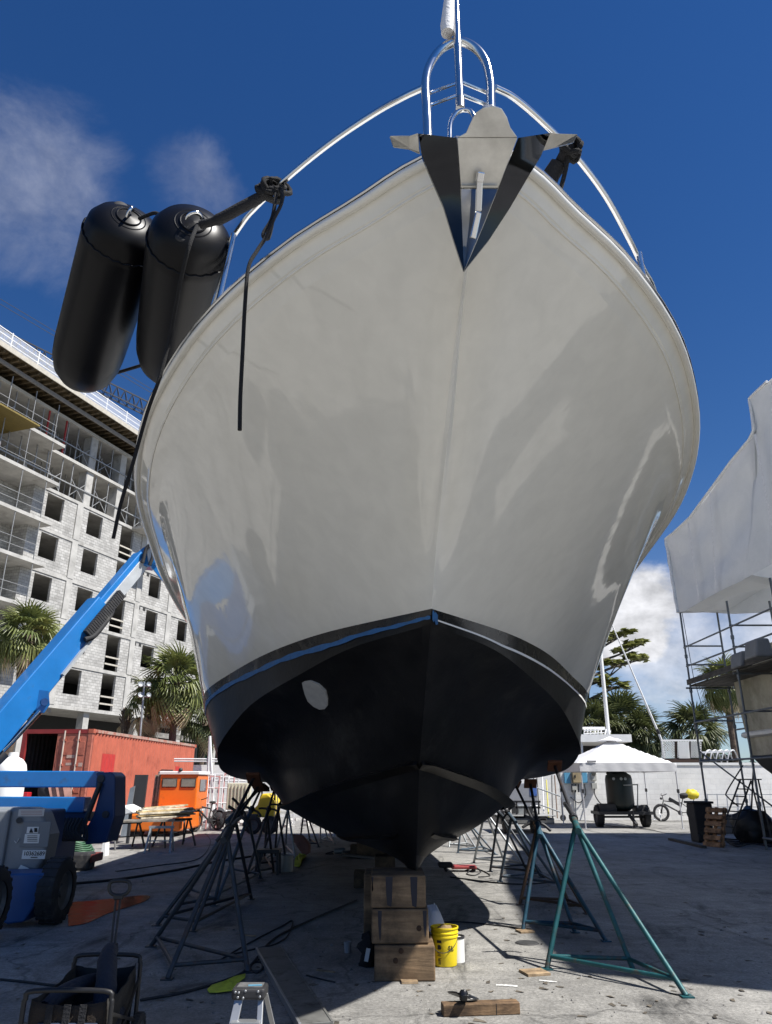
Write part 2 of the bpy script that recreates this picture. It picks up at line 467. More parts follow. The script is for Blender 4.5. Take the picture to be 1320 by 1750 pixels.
# grit and crumbs
gr = MB()
for _ in range(900):
    px, py = rnd.uniform(-50, 1350), rnd.uniform(1440, 1760) ; p = G(px, py); s_ = rnd.uniform(.004, .014) * rnd.choice((1, 1, 1, 1.8))
    q = [p + Vector((rnd.uniform(-1, 1) * s_, rnd.uniform(-1, 1) * s_, -.001)) for _ in range(3)] + [p + Vector((0, 0, s_ * rnd.uniform(.5, 1)))]
    gr.add(q, [(0, 1, 3), (1, 2, 3), (2, 0, 3)])
struct('gravel', gr, M('grit', (.22, .21, .20), .9, var=.5, vs=3), kind='stuff')
db = MB()
for _ in range(240):
    p = G(rnd.uniform(-20, 1340), 1480 + 280 * rnd.random() ** .7); s_ = rnd.uniform(.008, .03); m_ = Matrix.Rotation(rnd.uniform(0, 6.3), 3, 'Z')
    db.add([p + m_ @ Vector((x * s_ * rnd.uniform(.7, 1.8), y * s_ * .6, .003 + z * s_ * .35)) for x, y, z in ((-1, -1, 0), (1, -1, rnd.random()), (1, 1, 0), (-1, 1, rnd.random()))], [(0, 1, 2), (0, 2, 3)])
struct('debris', db, M('litter', (.10, .085, .065), .9, var=.8, vs=2), kind='stuff')
# pale paint strokes on the concrete
pm = MB()
for a, b_, w in (((848, 1684), (885, 1686), .05), ((922, 1676), (952, 1679), .04)):
    a, b_ = G(*a), G(*b_); k = 9
    d = (b_ - a); nrm = Vector((-d.y, d.x, 0)).normalized()
    pm.grid([[a + d * (i / k) + nrm * (w * s_ * rnd.uniform(.25, .6)) + Vector((0, 0, .004)) for i in range(k + 1)] for s_ in (-1, 1)])
struct('paint_marking', pm, M('worn_white_paint', (.6, .6, .58), .8, var=.3, vs=30))

# ------------------------------------------------------------------ apartment block under construction
conc = M('raw_concrete', (.42, .41, .385), .9, var=.2, vs=1.2, bump=.2, bs=8, dirt=(.24, .23, .21), dth=.6, dscale=.8)
cmu = blockwall('grey_block_masonry', (.37, .36, .34), (.52, .51, .485), (.26, .255, .24), .42, .21, .014, .34)
form_w = wood('formwork_timber', (.05, .038, .02), (.15, .11, .06), 0, .4)
shore_m = M('shoring_steel', (.35, .35, .34), .5, .5, var=.2)
BA = math.atan2(.942, .336)               # direction of the facade on plan
BO = Vector((-20.5 - .336 * 26, 63 - .942 * 26, 0))   # local origin, s = 26 at the measured point
bld = thing('apartment_building', 'unfinished grey block apartment building with empty window openings and shored top floors', 'building', BO, BA)
BM = MW[bld.name]; BMi = BM.inverted()
def F(px, py, off=0.0):                    # photo point -> (s, z) on the facade plane
    d = BMi.to_3x3() @ ray(px, py); o = BMi @ O
    t = (off - o.y) / d.y; p = o + d * t
    return p.x, p.z
# local frame: x along the facade, -y out to the yard, z up
S0, S1 = -40.0, 62.0
Z1 = F(140, 1210)[1]
FH = 3.05
NW = 5                                     # storeys with block walls
colsA = [F(x, y)[0] for x, y in ((56, 1000), (88, 1000))]
colsB = [F(x, y)[0] for x, y in ((131, 1020), (158, 1020))]
colsS = [F(x, y)[0] for x, y in ((189, 1050), (212, 1050))]
colsC = [F(x, y)[0] for x, y in ((249, 1058), (269, 1058))]
colsD = [F(x, y)[0] for x, y in ((304, 1070), (320, 1070))]
wz0 = F(131, 1044)[1] - Z1; wz1 = F(131, 1002)[1] - Z1
wz0 -= FH * math.floor(wz0 / FH); wz1 = wz0 + (F(131, 1002)[1] - F(131, 1044)[1])
wz1 = min(wz1, FH - .35)
openings = [(a, b_, 0) for a, b_ in (colsA, colsB, colsC, colsD)] + [(colsS[0], colsS[1], 1)]
wA = colsA[1] - colsA[0]
for s_ in (colsD[1] + 4.0, colsD[1] + 9.0, colsD[1] + 14): openings.append((s_, s_ + 1.9, 0))
openings.sort()
SL = colsA[0] - 1.3                        # left of this the facade is set back behind balconies
def wall_run(mb, x0, x1, y, z0, z1, ops, th=.2):
    """a block wall with real openings"""
    xs = x0
    for a, b_, c0, c1 in ops:
        if a < x0 or b_ > x1: continue
        mb.bb((xs, y, z0), (a, y + th, z1))
        if c0 > z0 + .01: mb.bb((a, y, z0), (b_, y + th, c0))
        if c1 < z1 - .01: mb.bb((a, y, c1), (b_, y + th, z1))
        xs = b_
    mb.bb((xs, y, z0), (x1, y + th, z1))
SLB = .24
for k in range(NW):
    z0 = Z1 + k * FH; z1 = z0 + FH - SLB
    w = MB()
    ops = [(a, b_, z0 + (.02 if st else wz0), z0 + (wz1 if not st else wz1 + .1)) for a, b_, st in openings]
    wall_run(w, SL, S1, 0, z0, z1, ops)
    w.bb((S1 - .2, .2, z0), (S1, 14, z1))
    w.bb((SL, .2, z0), (SL + .2, 1.6, z1))
    wall_run(w, S0, SL, 1.6, z0, z1, [(SL - 5.2, SL - 3.2, z0 + .02, z0 + 2.3), (SL - 9.5, SL - 7.5, z0 + .8, z0 + 2.3)])
    part(bld, 'wall', w, cmu, world=False)
for k in range(NW + 3):
    z = Z1 + k * FH
    sl_ = MB()
    sl_.bb((S0, -.06, z - SLB), (S1 + .06, 14, z))
    if 1 <= k <= NW + 1:
        sl_.bb((S0, -1.3, z - SLB), (SL + .9, -.061, z))               # balcony slabs at the left end
        sl_.bb((colsS[0] + 1.2, -1.2, z - SLB), (colsC[0] - 1.0, -.061, z)) if k >= NW - 1 else None
    part(bld, 'floor_slab', sl_, conc, world=False)
    # the back of each storey, its shade put in as a near-black colour
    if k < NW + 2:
        b_ = MB().bb((S0, 7.0, z), (S1, 7.2, z + FH - SLB)); part(bld, 'inner_wall', b_, M('inner_shade', (.025, .025, .025), .95), world=False)
# piers and beams on the face
for k in range(NW):
    z0 = Z1 + k * FH
    pr = MB()
    for s_ in ((colsA[1] + colsB[0]) / 2 + .3, (colsS[1] + colsC[0]) / 2, (colsC[1] + colsD[0]) / 2):
        pr.bb((s_ - .3, -.09, z0 + .002), (s_ + .3, -.002, z0 + FH - SLB - .002))
    part(bld, 'pilaster', pr, conc, world=False, kind='stuff')
    # flat dark plates painted as shaded stub openings at the floor joints
    st = MB()
    for s_ in (colsS[1] + 1.6, colsS[1] + 2.3, colsB[0] - 1.2):
        st.bb((s_, -.012, z0 - SLB - .34), (s_ + .35, -.003, z0 - SLB - .07))
    part(bld, 'pocket_shade', st, void_shade, world=False, kind='stuff')
# stair opening guard rails
for k in range(NW):
    z0 = Z1 + k * FH
    r = MB()
    for h in (.5, 1.05): r.bar((colsS[0], -.03, z0 + h), (colsS[1], -.03, z0 + h), .05, .12)
    part(bld, 'guard_rail', r, M('pale_timber', (.45, .42, .36), .8), world=False)
# balcony rails at the left end
for k in range(1, NW + 2):
    z0 = Z1 + k * FH; r = MB()
    for s_ in range(17): r.bar((SL - .2 - s_ * 2.2, -1.22, z0), (SL - .2 - s_ * 2.2, -1.22, z0 + FH - SLB), .05, .05)
    for h in (.55, 1.1): r.bar((S0, -1.24, z0 + h), (SL - .1, -1.24, z0 + h), .03, .03)
    part(bld, 'balcony_prop', r, shore_m, world=False, kind='stuff')
# ground floor columns (open, the wall behind coloured dark for shade)
for s_ in range(0, 102, 6):
    part(bld, 'column', MB().bb((S0 + s_, .2, 0), (S0 + s_ + .6, .8, Z1 - SLB)), conc, world=False)
part(bld, 'ground_wall', MB().bb((S0, 5, 0), (S1, 5.2, Z1 - SLB)), M('inner_shade', (.025, .025, .025), .95), world=False)
# open top floors: columns, shores, cross braces
zt = Z1 + NW * FH
roofZ = F(0, 616)[1]
for k in range(3):
    z0 = zt + k * FH; zz = min(z0 + FH - SLB, roofZ - .6)
    if zz - z0 < .6: continue
    for s_ in (colsA[1] + 2.0, colsS[0] - 1.0, colsC[0] - 1.4, colsD[1] + 2, colsD[1] + 12, colsD[1] + 22, S0 + 3, S0 + 10):
        part(bld, 'column', MB().bb((s_, .1, z0 + .002), (s_ + .7, .9, zz - .002)), conc, world=False)
    sh = MB()
    x = S0 + .5; i = 0
    while x < S1:
        for yy in (.15, 2.2, 4.2):
            sh.bar((x, yy, z0), (x, yy, zz), .07, .07)
        if i % 2 == 0:
            sh.bar((x, .15, z0 + .2), (x + 1.5, .15, z0 + 1.6), .045, .045); sh.bar((x + 1.5, .15, z0 + .2), (x, .15, z0 + 1.6), .045, .045)
        x += 1.5 if i % 2 == 0 else 1.1; i += 1
    for h in (1.05,): sh.bar((S0, .05, z0 + h), (S1, .05, z0 + h), .05, .09)
    part(bld, 'shoring_frame', sh, shore_m, world=False, kind='stuff')
    rd = MB()
    for x in (S0 + 2, S0 + 4.0, S0 + 8, colsA[0] - 1, colsA[0] + .8): rd.bar((x, .12, z0), (x, .12, zz), .1, .1)
    if k == 1: part(bld, 'red_prop', rd, M('red_shoring', (.35, .03, .03), .5), world=False, kind='stuff')
# projecting timber deck at the roof, with beams below and a white netted guard rail above
dk = MB()
x = S0
while x < S1:
    dk.bar((x, -2.1, roofZ - .55), (x, 6.0, roofZ - .55), .12, .22); x += .62
part(bld, 'roof_joist', dk, form_w, world=False, kind='stuff')
part(bld, 'roof_deck', MB().bb((S0, -2.2, roofZ - .42), (S1, 7.0, roofZ - .25)), form_w, world=False)
for yy in (-1.2, 1.0, 3.5): part(bld, 'roof_beam', MB().bar((S0, yy, roofZ - .80), (S1, yy, roofZ - .80), .2, .24), M('grey_beam', (.22, .22, .23), .6), world=False)
yl = MB().bb((S0, -2.4, roofZ - .42 - FH * 1.35), (F(66, 742, -2.4)[0], 1.0, roofZ - .3 - FH * 1.35))
part(bld, 'loading_platform', yl, M('yellow_platform', (.17, .125, .03), .7), world=False)
gd = MB()
for h in (.35, .75, 1.15): gd.bar((S0, -2.15, roofZ - .25 + h), (S1, -2.15, roofZ - .25 + h), .04, .06)
x = S0
while x < S1:
    gd.bar((x, -2.15, roofZ - .25), (x, -2.15, roofZ + 1.0), .06, .06); x += 2.4
part(bld, 'roof_guard_rail', gd, white_paint, world=False, kind='stuff')
part(bld, 'edge_board', MB().bb((S0, -2.28, roofZ - .5), (S1, -2.21, roofZ - .12)), M('pale_timber', (.45, .42, .36), .8), world=False)
# translucent debris netting along the guard rail
nm = bpy.data.materials.new('debris_netting'); nm.use_nodes = True
t_ = nm.node_tree; p_ = t_.nodes['Principled BSDF']; p_.inputs['Base Color'].default_value = (.8, .82, .85, 1); p_.inputs['Alpha'].default_value = .32; p_.inputs['Roughness'].default_value = .8
nw = MB()
nw.grid([[(S0 + i * .8, -2.19 + .03 * math.sin(i * 1.7), roofZ - .2 + h) for i in range(128)] for h in (0, .5, 1.0)])
part(bld, 'debris_net', nw, nm, world=False)

# tower crane jib behind the building
cr_m = M('crane_steel', (.03, .035, .05), .6, var=.2)
ca, cb = PY(-190, 492, 95), PY(420, 790, 120)
crane = thing('tower_crane', 'dark lattice jib of a tower crane behind the unfinished building', 'crane', (ca.x, ca.y, 0))
j = MB(); d = (cb - ca); L = d.length; ux = d / L; up = Vector((0, 0, 1)); sd = ux.cross(up).normalized()
K = 44; HH = 2.3; WW = 1.5
for i in range(K):
    a, b_ = ca + d * (i / K), ca + d * ((i + 1) / K)
    for s_ in (-1, 1):
        j.bar(a + sd * WW / 2 * s_, b_ + sd * WW / 2 * s_, .18, .18)
        j.bar(a + sd * WW / 2 * s_, (a + b_) / 2 + up * HH, .10, .10); j.bar((a + b_) / 2 + up * HH, b_ + sd * WW / 2 * s_, .10, .10)
    j.bar(a + sd * WW / 2, b_ - sd * WW / 2, .08, .08)
    j.bar((a + b_) / 2 + up * HH, (a + b_) / 2 + d / K + up * HH, .2, .2)
part(crane, 'jib', j, cr_m)
part(crane, 'tie_rope', MB().bar(ca + up * 9, cb + up * 3.2, .07, .07).bar(ca + up * 8.0, cb + up * 2.6, .07, .07), cr_m)
part(crane, 'mast', MB().bar((ca.x - 3, ca.y, 0), (ca.x - 3, ca.y, ca.z + 12), 2.0, 2.0), cr_m)

# ------------------------------------------------------------------ white block wall at the far right
WY = 33.0
wallm = blockwall('painted_block', (.80, .795, .77), (.84, .83, .80), (.74, .73, .71), .4, .2, .008, .22)
wl = thing('boundary_wall', 'white painted block wall closing the far side of the yard behind the tent', 'wall', (10, WY, 0))
part(wl, 'wall_panel', MB().bb((2.5, WY, 0), (30, WY + .2, 2.16)), wallm)
part(wl, 'coping', MB().bb((2.45, WY - .03, 2.16), (30.05, WY + .23, 2.26)), white_paint)
wl2 = thing('back_wall', 'low white wall far behind the orange truck', 'wall', (-4, 44, 0))
part(wl2, 'wall_panel', MB().bb((-16, 44, 0), (2.4, 44.2, 1.9)), wallm)
# ------------------------------------------------------------------ the yacht
YX, YY0, YAW = .484, 3.2, math.atan(.056)
LAB_Y = 'big white motor yacht propped on jack stands with black antifouled bottom'
yacht = thing('motor_yacht', LAB_Y, 'yacht', (YX, YY0, 0), YAW)
YM = MW[yacht.name]; YMi = YM.inverted()
YEND = 24.0
class Lv:
    def __init__(s, Y, b, z):
        s.y0 = Y[0]; s.b = pchip(Y, b); s.z = pchip(Y, z)
    def at(s, u):
        y = s.y0 + (YEND - s.y0) * u ** 1.9
        return Vector((s.b(y), y - YY0, s.z(y)))
sheer = Lv([3.02, 3.10, 3.18, 3.42, 3.75, 4.38, 4.81, 5.61, 6.29, 7.14, 8.25, 9.33, 11, 14, 24], [0, .20, .34, .63, 1.035, 1.63, 1.925, 2.34, 2.58, 2.78, 2.91, 3.01, 3.08, 3.1, 3.0],
           [4.70, 4.70, 4.69, 4.66, 4.62, 4.52, 4.46, 4.36, 4.28, 4.20, 4.10, 4.0, 3.88, 3.7, 3.4])
water = Lv([5.6, 6.43, 7.25, 8.4, 9.1, 11, 15, 24], [0, .70, 1.30, 1.92, 2.31, 2.54, 2.62, 2.6], [2.75, 2.75, 2.71, 2.62, 2.48, 2.32, 2.2, 2.1])
chine = Lv([5.66, 6.25, 7.0, 7.9, 8.35, 8.75, 10, 12, 15, 24], [0, .585, 1.09, 1.60, 1.86, 2.05, 2.16, 2.19, 2.2, 2.15], [2.64, 2.56, 2.42, 2.25, 2.05, 1.84, 1.62, 1.54, 1.5, 1.4])
rail = Lv([6.72, 7.65, 8.9, 11, 15, 24], [0, .74, 1.2, 1.45, 1.55, 1.55], [1.65, 1.45, 1.265, 1.19, 1.15, 1.1])
keel = Lv([7.15, 7.45, 8, 10, 24], [.0, .06, .065, .065, .065], [.772, .765, .765, .765, .765])
NU = 90
US = [i / NU for i in range(NU + 1)]
def off(p, db, dz, dy=0): return Vector((max(p.x + db, 0) if p.x > 1e-4 else 0, p.y + dy, p.z + dz))
def both(f, us=US):                                        # a row across both sides, port end -> stem -> starboard end
    r = [f(u) for u in us]
    return [Vector((-p.x, p.y, p.z)) for p in r[:0:-1]] + ([Vector((-r[0].x, r[0].y, r[0].z))] if r[0].x > 1e-3 else []) + r
def lerp(a, b_, t): return a + (b_ - a) * t
BOOT = .125
def kf(u): return 1 + .9 * min(1, u * 3)
def band_lo(u):  p = sheer.at(u); return off(p, -.055 * kf(u), -.115, .05 * (1 - u))
def band_in(u):  p = sheer.at(u); return off(p, -.055 * kf(u) - .02, -.122, .06 * (1 - u))
def band2(u):    p = sheer.at(u); return off(p, -.105 * kf(u) - .025, -.20, .10 * (1 - u))
def band2_in(u): p = sheer.at(u); return off(p, -.105 * kf(u) - .032, -.205, .105 * (1 - u))
def top_side(u, v):
    w, s_ = water.at(u), band2_in(u)
    f = .30 * v + .70 * v ** 2.1
    x = w.x + (s_.x - w.x) * f
    return Vector((x, w.y + (s_.y - w.y) * v + .17 * math.exp(-x / .20) * min(1, v * 4) * min(1, (1 - v) * 5), w.z + (s_.z - w.z) * v))
ts = MB()
rows = [both(lambda u, v=i / 16: top_side(u, v)) for i in range(17)]
rows += [both(band2), both(band_in), both(band_lo), both(lambda u: sheer.at(u))]
ts.grid(rows)
def hull_gloss(m):
    t = m.node_tree; b = t.nodes['Principled BSDF']; c = N('ShaderNodeTexCoord', t)
    def nz(ms, sc, det):
        mp = N('ShaderNodeMapping', t); mp.inputs['Scale'].default_value = ms; t.links.new(c.outputs['Object'], mp.inputs[0])
        n = N('ShaderNodeTexNoise', t); n.inputs['Scale'].default_value = sc; n.inputs['Detail'].default_value = det; n.inputs['Roughness'].default_value = .55; n.inputs['Distortion'].default_value = .4
        t.links.new(mp.outputs[0], n.inputs['Vector']); return n.outputs[0]
    a = N('ShaderNodeMath', t, operation='MULTIPLY_ADD'); t.links.new(nz((1, 1, .07), 4.5, 2), a.inputs[0]); a.inputs[1].default_value = 1.0; a.inputs[2].default_value = 0
    b.inputs['Coat Roughness'].default_value = .02
    # faint runs and dust streaks
    st = N('ShaderNodeMapRange', t); st.inputs[1].default_value = .35; st.inputs[2].default_value = .7; st.inputs[3].default_value = 1.0; st.inputs[4].default_value = .93
    t.links.new(nz((1, 1, .05), 7.0, 8), st.inputs[0])
    mx = N('ShaderNodeMix', t, data_type='RGBA', blend_type='MULTIPLY'); mx.inputs[0].default_value = 1
    cc = N('ShaderNodeCombineColor', t)
    for i in range(3): t.links.new(st.outputs[0], cc.inputs[i])
    t.links.new(b.inputs['Base Color'].links[0].from_socket, mx.inputs[6]); t.links.new(cc.outputs[0], mx.inputs[7]); t.links.new(mx.outputs[2], b.inputs['Base Color'])
    bp = N('ShaderNodeBump', t); bp.inputs['Strength'].default_value = .045; bp.inputs['Distance'].default_value = .03
    t.links.new(a.outputs[0], bp.inputs['Height']); t.links.new(bp.outputs[0], b.inputs['Normal']); t.links.new(bp.outputs[0], b.inputs['Coat Normal'])
# slow unfairness in the topside paint bends the reflections
gm = M('topside_gelcoat', (.84, .822, .755), .08, var=.0, vs=.7, coat=.85)
hull_gloss(gm)
topside = part(yacht, 'topside', ts, gm, smooth=28, world=False)
# rub rail strip of bright metal along the gunwale
for sg in (-1, 1):
    rb = MB().tube([Vector((p.x * sg, p.y, p.z)) for p in (off(sheer.at(i / 60), .01, .012) for i in range(61))], .011, 6)
    part(yacht, 'rub_strip', rb, chrome, smooth=40, world=False)
    rb = MB().tube([Vector((p.x * sg, p.y, p.z)) for p in (off(sheer.at(i / 70), -.014, -.032) for i in range(71))], .027, 10)
    part(yacht, 'rub_rail', rb, gm, smooth=60, world=False)
    rb = MB().tube([Vector((p.x * sg, p.y, p.z)) for p in (band_in(i / 70) for i in range(71))], .009, 8)
    part(yacht, 'moulding', rb, gm, smooth=60, world=False)
# deck, bulwark inner face
dm = MB()
rr = [sheer.at(i / 30) for i in range(31)]
dm.grid([[Vector((p.x * t, p.y, p.z + (.012 if abs(t) > .97 else -.04 + .06 * (1 - t * t)))) for t in (-1, -.98, -.6, 0, .6, .98, 1)] for p in rr])
part(yacht, 'deck', dm, white_gel, smooth=30, world=False)
# boot stripe
def boot_lo(u): p, c = water.at(u), chine.at(u); return lerp(p, c, 0) + Vector((0, .02 * (1 - u), -BOOT)) if p.x > 1e-4 else Vector((0, p.y + .02, p.z - BOOT * .55))
def boot_hi(u): p = water.at(u); return p
def boot_edge(u, t):
    p, c = water.at(u), chine.at(u)
    h = min(BOOT, (p.z - c.z) * .55)
    k = h / max(p.z - c.z, 1e-3)
    return lerp(p, c, k * t)
part(yacht, 'boot_stripe', MB().grid([both(lambda u, t=t: boot_edge(u, t)) for t in (0, .5, 1)]), M('boot_stripe_gloss', (.006, .006, .007), .26, var=.05, coat=.12), smooth=28, world=False)
# thin line under it: white on one side, blue masking tape on the other
def strip(f0, f1, sg, us, push=.004):
    r = []
    for f in (f0, f1): r.append([Vector((sg * (f(u).x + push), f(u).y - push, f(u).z)) for u in us])
    return MB().grid(r)
us_in = [.004 + (1 - .004) * i / 80 for i in range(81)]
part(yacht, 'white_line', strip(lambda u: boot_edge(u, 1.02), lambda u: boot_edge(u, 1.20), 1, [.045 + .955 * i / 80 for i in range(81)]), white_paint, smooth=40, world=False)
tape_m = M('blue_masking_tape', (.02, .11, .28), .6, var=.22, vs=9, bump=.3, bs=30)
def tj(u, a, k): return a + .05 * math.sin(u * 160 + k) + .04 * math.sin(u * 57 + 2 * k)
tp = strip(lambda u: boot_edge(u, tj(u, .80, 1)), lambda u: boot_edge(u, tj(u, 1.18, 4)), -1, us_in, .007)
part(yacht, 'masking_tape', tp, tape_m, smooth=40, world=False, label='ragged blue masking tape under the boot stripe')
tp2 = MB()
ed = [(.0, .2, 1.5), (.012, .35, 1.2), (.02, .1, 1.55), (.028, .45, 1.3), (.036, .3, 1.75), (.046, .55, 1.55)]
tp2.grid([[Vector((boot_edge(u, a).x + .008, boot_edge(u, a).y - .010, boot_edge(u, a).z)) for u, a, b_ in ed],
          [Vector((boot_edge(u, b_).x + .008, boot_edge(u, b_).y - .010, boot_edge(u, b_).z)) for u, a, b_ in ed]])
part(yacht, 'masking_tape', tp2, tape_m, smooth=40, world=False)
# bottom: side strip down to the chine, flare to the spray rail, forefoot to the keel
def bot(i, u):
    w, c, r_, k = boot_edge(u, 1), chine.at(u), rail.at(u), keel.at(u)
    if i <= 2: return lerp(w, c, i / 2)
    if i <= 9:
        t = (i - 2) / 7; p = lerp(c, r_, t)
        s_ = min(1, p.x / .5) * math.sin(math.pi * t) * .15
        return p + Vector((-s_ * .4, 0, s_))               # slightly hollow
    t = (i - 9) / 7; p = lerp(r_, k, t)
    s_ = min(1, p.x / .14) * math.sin(math.pi * t) * .125
    return p + Vector((s_ * .6, 0, -s_ * .6))              # slightly full
bm_ = MB(); bm_.grid([both(lambda u, i=i: bot(i, u) if not (u == 0 and i < 16) else Vector((0, bot(i, 0).y, bot(i, 0).z))) for i in range(16)])
kr = [keel.at(u) for u in US]
part(yacht, 'bottom', bm_, antifoul, smooth=22, world=False)
kb = MB(); r15 = [bot(15, u) for u in US]
kb.grid([[Vector((-p.x, p.y, p.z)) for p in r15], [Vector((-p.x * .9, p.y, p.z)) for p in kr], [Vector((p.x * .9, p.y, p.z)) for p in kr], [Vector((p.x, p.y, p.z)) for p in r15]])
part(yacht, 'keel', kb, antifoul, smooth=22, world=False)
# spray rails: a flat ledge on each side, and a short lower strake
def ledge(fn, sg, us, w, h):
    prof = []
    A, B_, C_ = [], [], []
    for u in us:
        p = fn(u); t = min(1, max(0, (u - us[0]) / .03)) * .8 + .2
        A.append(Vector((sg * max(p.x - .02, 0), p.y, p.z + h * .9))); B_.append(Vector((sg * (p.x + w * t), p.y - .03 * t, p.z - .01))); C_.append(Vector((sg * max(p.x - .03, 0), p.y, p.z - h)))
    return MB().grid([A, B_, C_])
uu = [.02 + .98 * i / 70 for i in range(71)]
for sg in (-1, 1):
    part(yacht, 'spray_rail', ledge(lambda u: bot(9, u), sg, uu, .09, .05), antifoul, smooth=20, world=False)
    part(yacht, 'strake', ledge(lambda u: bot(13, u), sg, [.10 + .9 * i / 50 for i in range(51)], .035, .03), antifoul, smooth=20, world=False)
# transom, and a plain unseen deckhouse added aft for its shadow
tr = [top_side(1, i / 16) for i in range(16, -1, -1)] + [bot(i, 1) for i in range(16)]
part(yacht, 'transom', MB().sheet([Vector((p.x, p.y, p.z)) for p in [sheer.at(1)] + tr] + [Vector((-p.x, p.y, p.z)) for p in ([sheer.at(1)] + tr)[::-1]]), white_gel, world=False)
ch = MB()
def ring(y, w, z0, z1, lean): return [Vector((-w, y, z0)), Vector((-w * .86, y + lean, z1)), Vector((w * .86, y + lean, z1)), Vector((w, y, z0))]
ch.grid([ring(8.5, 1.5, 3.6, 3.9, 0), ring(9.0, 1.8, 3.6, 5.0, 1.0), ring(17, 2.0, 3.4, 5.2, 0), ring(19, 2.0, 3.3, 5.2, 0)])
part(yacht, 'cabin', ch, white_gel, smooth=30, world=False)
part(yacht, 'windscreen', MB().sheet([(-1.4, 9.28, 4.4), (1.4, 9.28, 4.4), (1.3, 9.70, 4.8), (-1.3, 9.70, 4.8)]), black_gloss, world=False)
# grey primer patch on the bottom, left of the stem
def hit_hull(px, py):
    """photo ray -> nearest bottom/topside grid point (measuring helper)"""
    d = ray(px, py).normalized(); best = None
    for i in range(0, 16):
        for u in [k / 400 for k in range(1, 260)]:
            for sg in (-1, 1):
                q = bot(i, u); q = YM @ Vector((q.x * sg, q.y, q.z)); e = (q - O); dist = e.cross(d).length
                if best is None or dist < best[0]: best = (dist, q, i, u, sg)
    return best
pp = [(516, 1166), (522, 1164), (531, 1163), (545, 1170), (556, 1182), (560, 1195), (560, 1206), (555, 1212), (546, 1213), (536, 1208), (526, 1199), (521, 1187), (518, 1176)]
ctr = hit_hull(539, 1188); qc = ctr[1]
nrm = None
ic, uc, sg = ctr[2], ctr[3], ctr[4]
def W3(i, u): q = bot(i, u); return YM @ Vector((q.x * sg, q.y, q.z))
ic = max(1, min(14, ic))
e1 = W3(ic, uc + .01) - W3(ic, uc - .01); e2 = W3(ic + 1, uc) - W3(ic - 1, uc)
nrm = e1.cross(e2).normalized()
if nrm.dot(O - qc) < 0: nrm = -nrm
def onplane(px, py, lift=.02):
    d = ray(px, py); p0 = qc + nrm * lift
    return O + d * ((p0 - O).dot(nrm) / d.dot(nrm))
pc = MB(); ring_o = [onplane(*p) for p in pp]; cen = sum(ring_o, Vector()) / len(ring_o)
pc.v = [cen] + ring_o; pc.f = [[0, 1 + i, 1 + (i + 1) % len(pp)] for i in range(len(pp))]
back = MB().prism(ring_o, -nrm * .05)
part(yacht, 'primer_patch', back, M('grey_primer', (.30, .31, .32), .8, var=.12, vs=10), label='oval grey primer patch on the black bottom')

# bow rails
def rail_pt(u, h, inb=.10):
    p = sheer.at(u); k = max(p.x - inb, 0); return Vector((k, p.y + .02, p.z + h))
def u_of(Y, L=sheer): return ((Y - L.y0) / (YEND - L.y0)) ** (1 / 1.9)
RAILS = {-1: [(724, 150, 3.10), (690, 166, 3.2), (640, 194, 3.38), (570, 241, 3.65), (500, 297, 3.95), (440, 352, 4.2), (402, 400, 4.42)],
         1: [(846, 150, 3.10), (880, 168, 3.2), (930, 211, 3.35), (985, 268, 3.6), (1035, 335, 3.85), (1075, 408, 4.15), (1100, 460, 4.4), (1121, 506, 4.65)]}
for sg in (-1, 1):
    pts = [YMi @ PY(*q) for q in RAILS[sg]]; e0 = pts[-1]; h0 = e0.z - sheer.z(e0.y + YY0)
    for Y in (5.4, 6.2, 7.0, 8.0, 9.2, 10.5):
        p = rail_pt(u_of(Y), h0 if sg < 0 else .42, .16); pts.append(Vector((sg * p.x, p.y, p.z)))
    part(yacht, 'bow_rail', MB().tube(spline(pts, 6), .0195, 10), chrome, smooth=40, world=False)
    first = YMi @ (PY(400, 400, 4.41) if sg < 0 else PY(1092, 432, 4.27))
    for a in [first] + [Vector((sg * rail_pt(u_of(Y), .0, .16).x, Y + .02 - YY0, sheer.z(Y) + (h0 if sg < 0 else .42))) for Y in (6.2, 8.0, 10.2)]:
        p = rail_pt(u_of(a.y + YY0 + .02), -.02, .10)
        part(yacht, 'stanchion', MB().tube([a, (sg * p.x, p.y, p.z)], .021, 10), chrome, smooth=40, world=False)
    p = rail_pt(u_of(first.y + YY0 + .2), -.02, .1)
    part(yacht, 'rail_brace', MB().tube([lerp(first, e0, .9), (sg * p.x, p.y, p.z)], .012, 8), chrome, smooth=40, world=False)
# pulpit arch with small cross rails
arc = [PY(*q, 3.10) for q in ((732, 236), (730, 190), (728, 140), (737, 108), (756, 83), (785, 71), (812, 82), (830, 106), (838, 140), (839, 170), (840, 215))]
part(yacht, 'pulpit_arch', MB().tube(spline(arc, 6), .026, 14), chrome, smooth=40)
for a, b_ in (((736, 159), (779, 143)), ((736, 180), (780, 164)), ((791, 141), (832, 158)), ((791, 163), (834, 180))):
    part(yacht, 'cross_rail', MB().tube([PY(*a, 3.12), PY(*b_, 3.16)], .010, 8), chrome, smooth=40)
# bow roller plinth and bail
pl = MB()
pl.bb((-.15, -.24, 4.52), (.15, .35, 4.68)); part(yacht, 'bow_plinth', pl, steel, world=False, bevel=.02)
part(yacht, 'roller_bail', MB().tube(spline([PY(*q, 3.05) for q in ((769, 240), (770, 212), (778, 195), (792, 188), (806, 192), (812, 210), (812, 240))], 5), .013, 10), chrome, smooth=40)
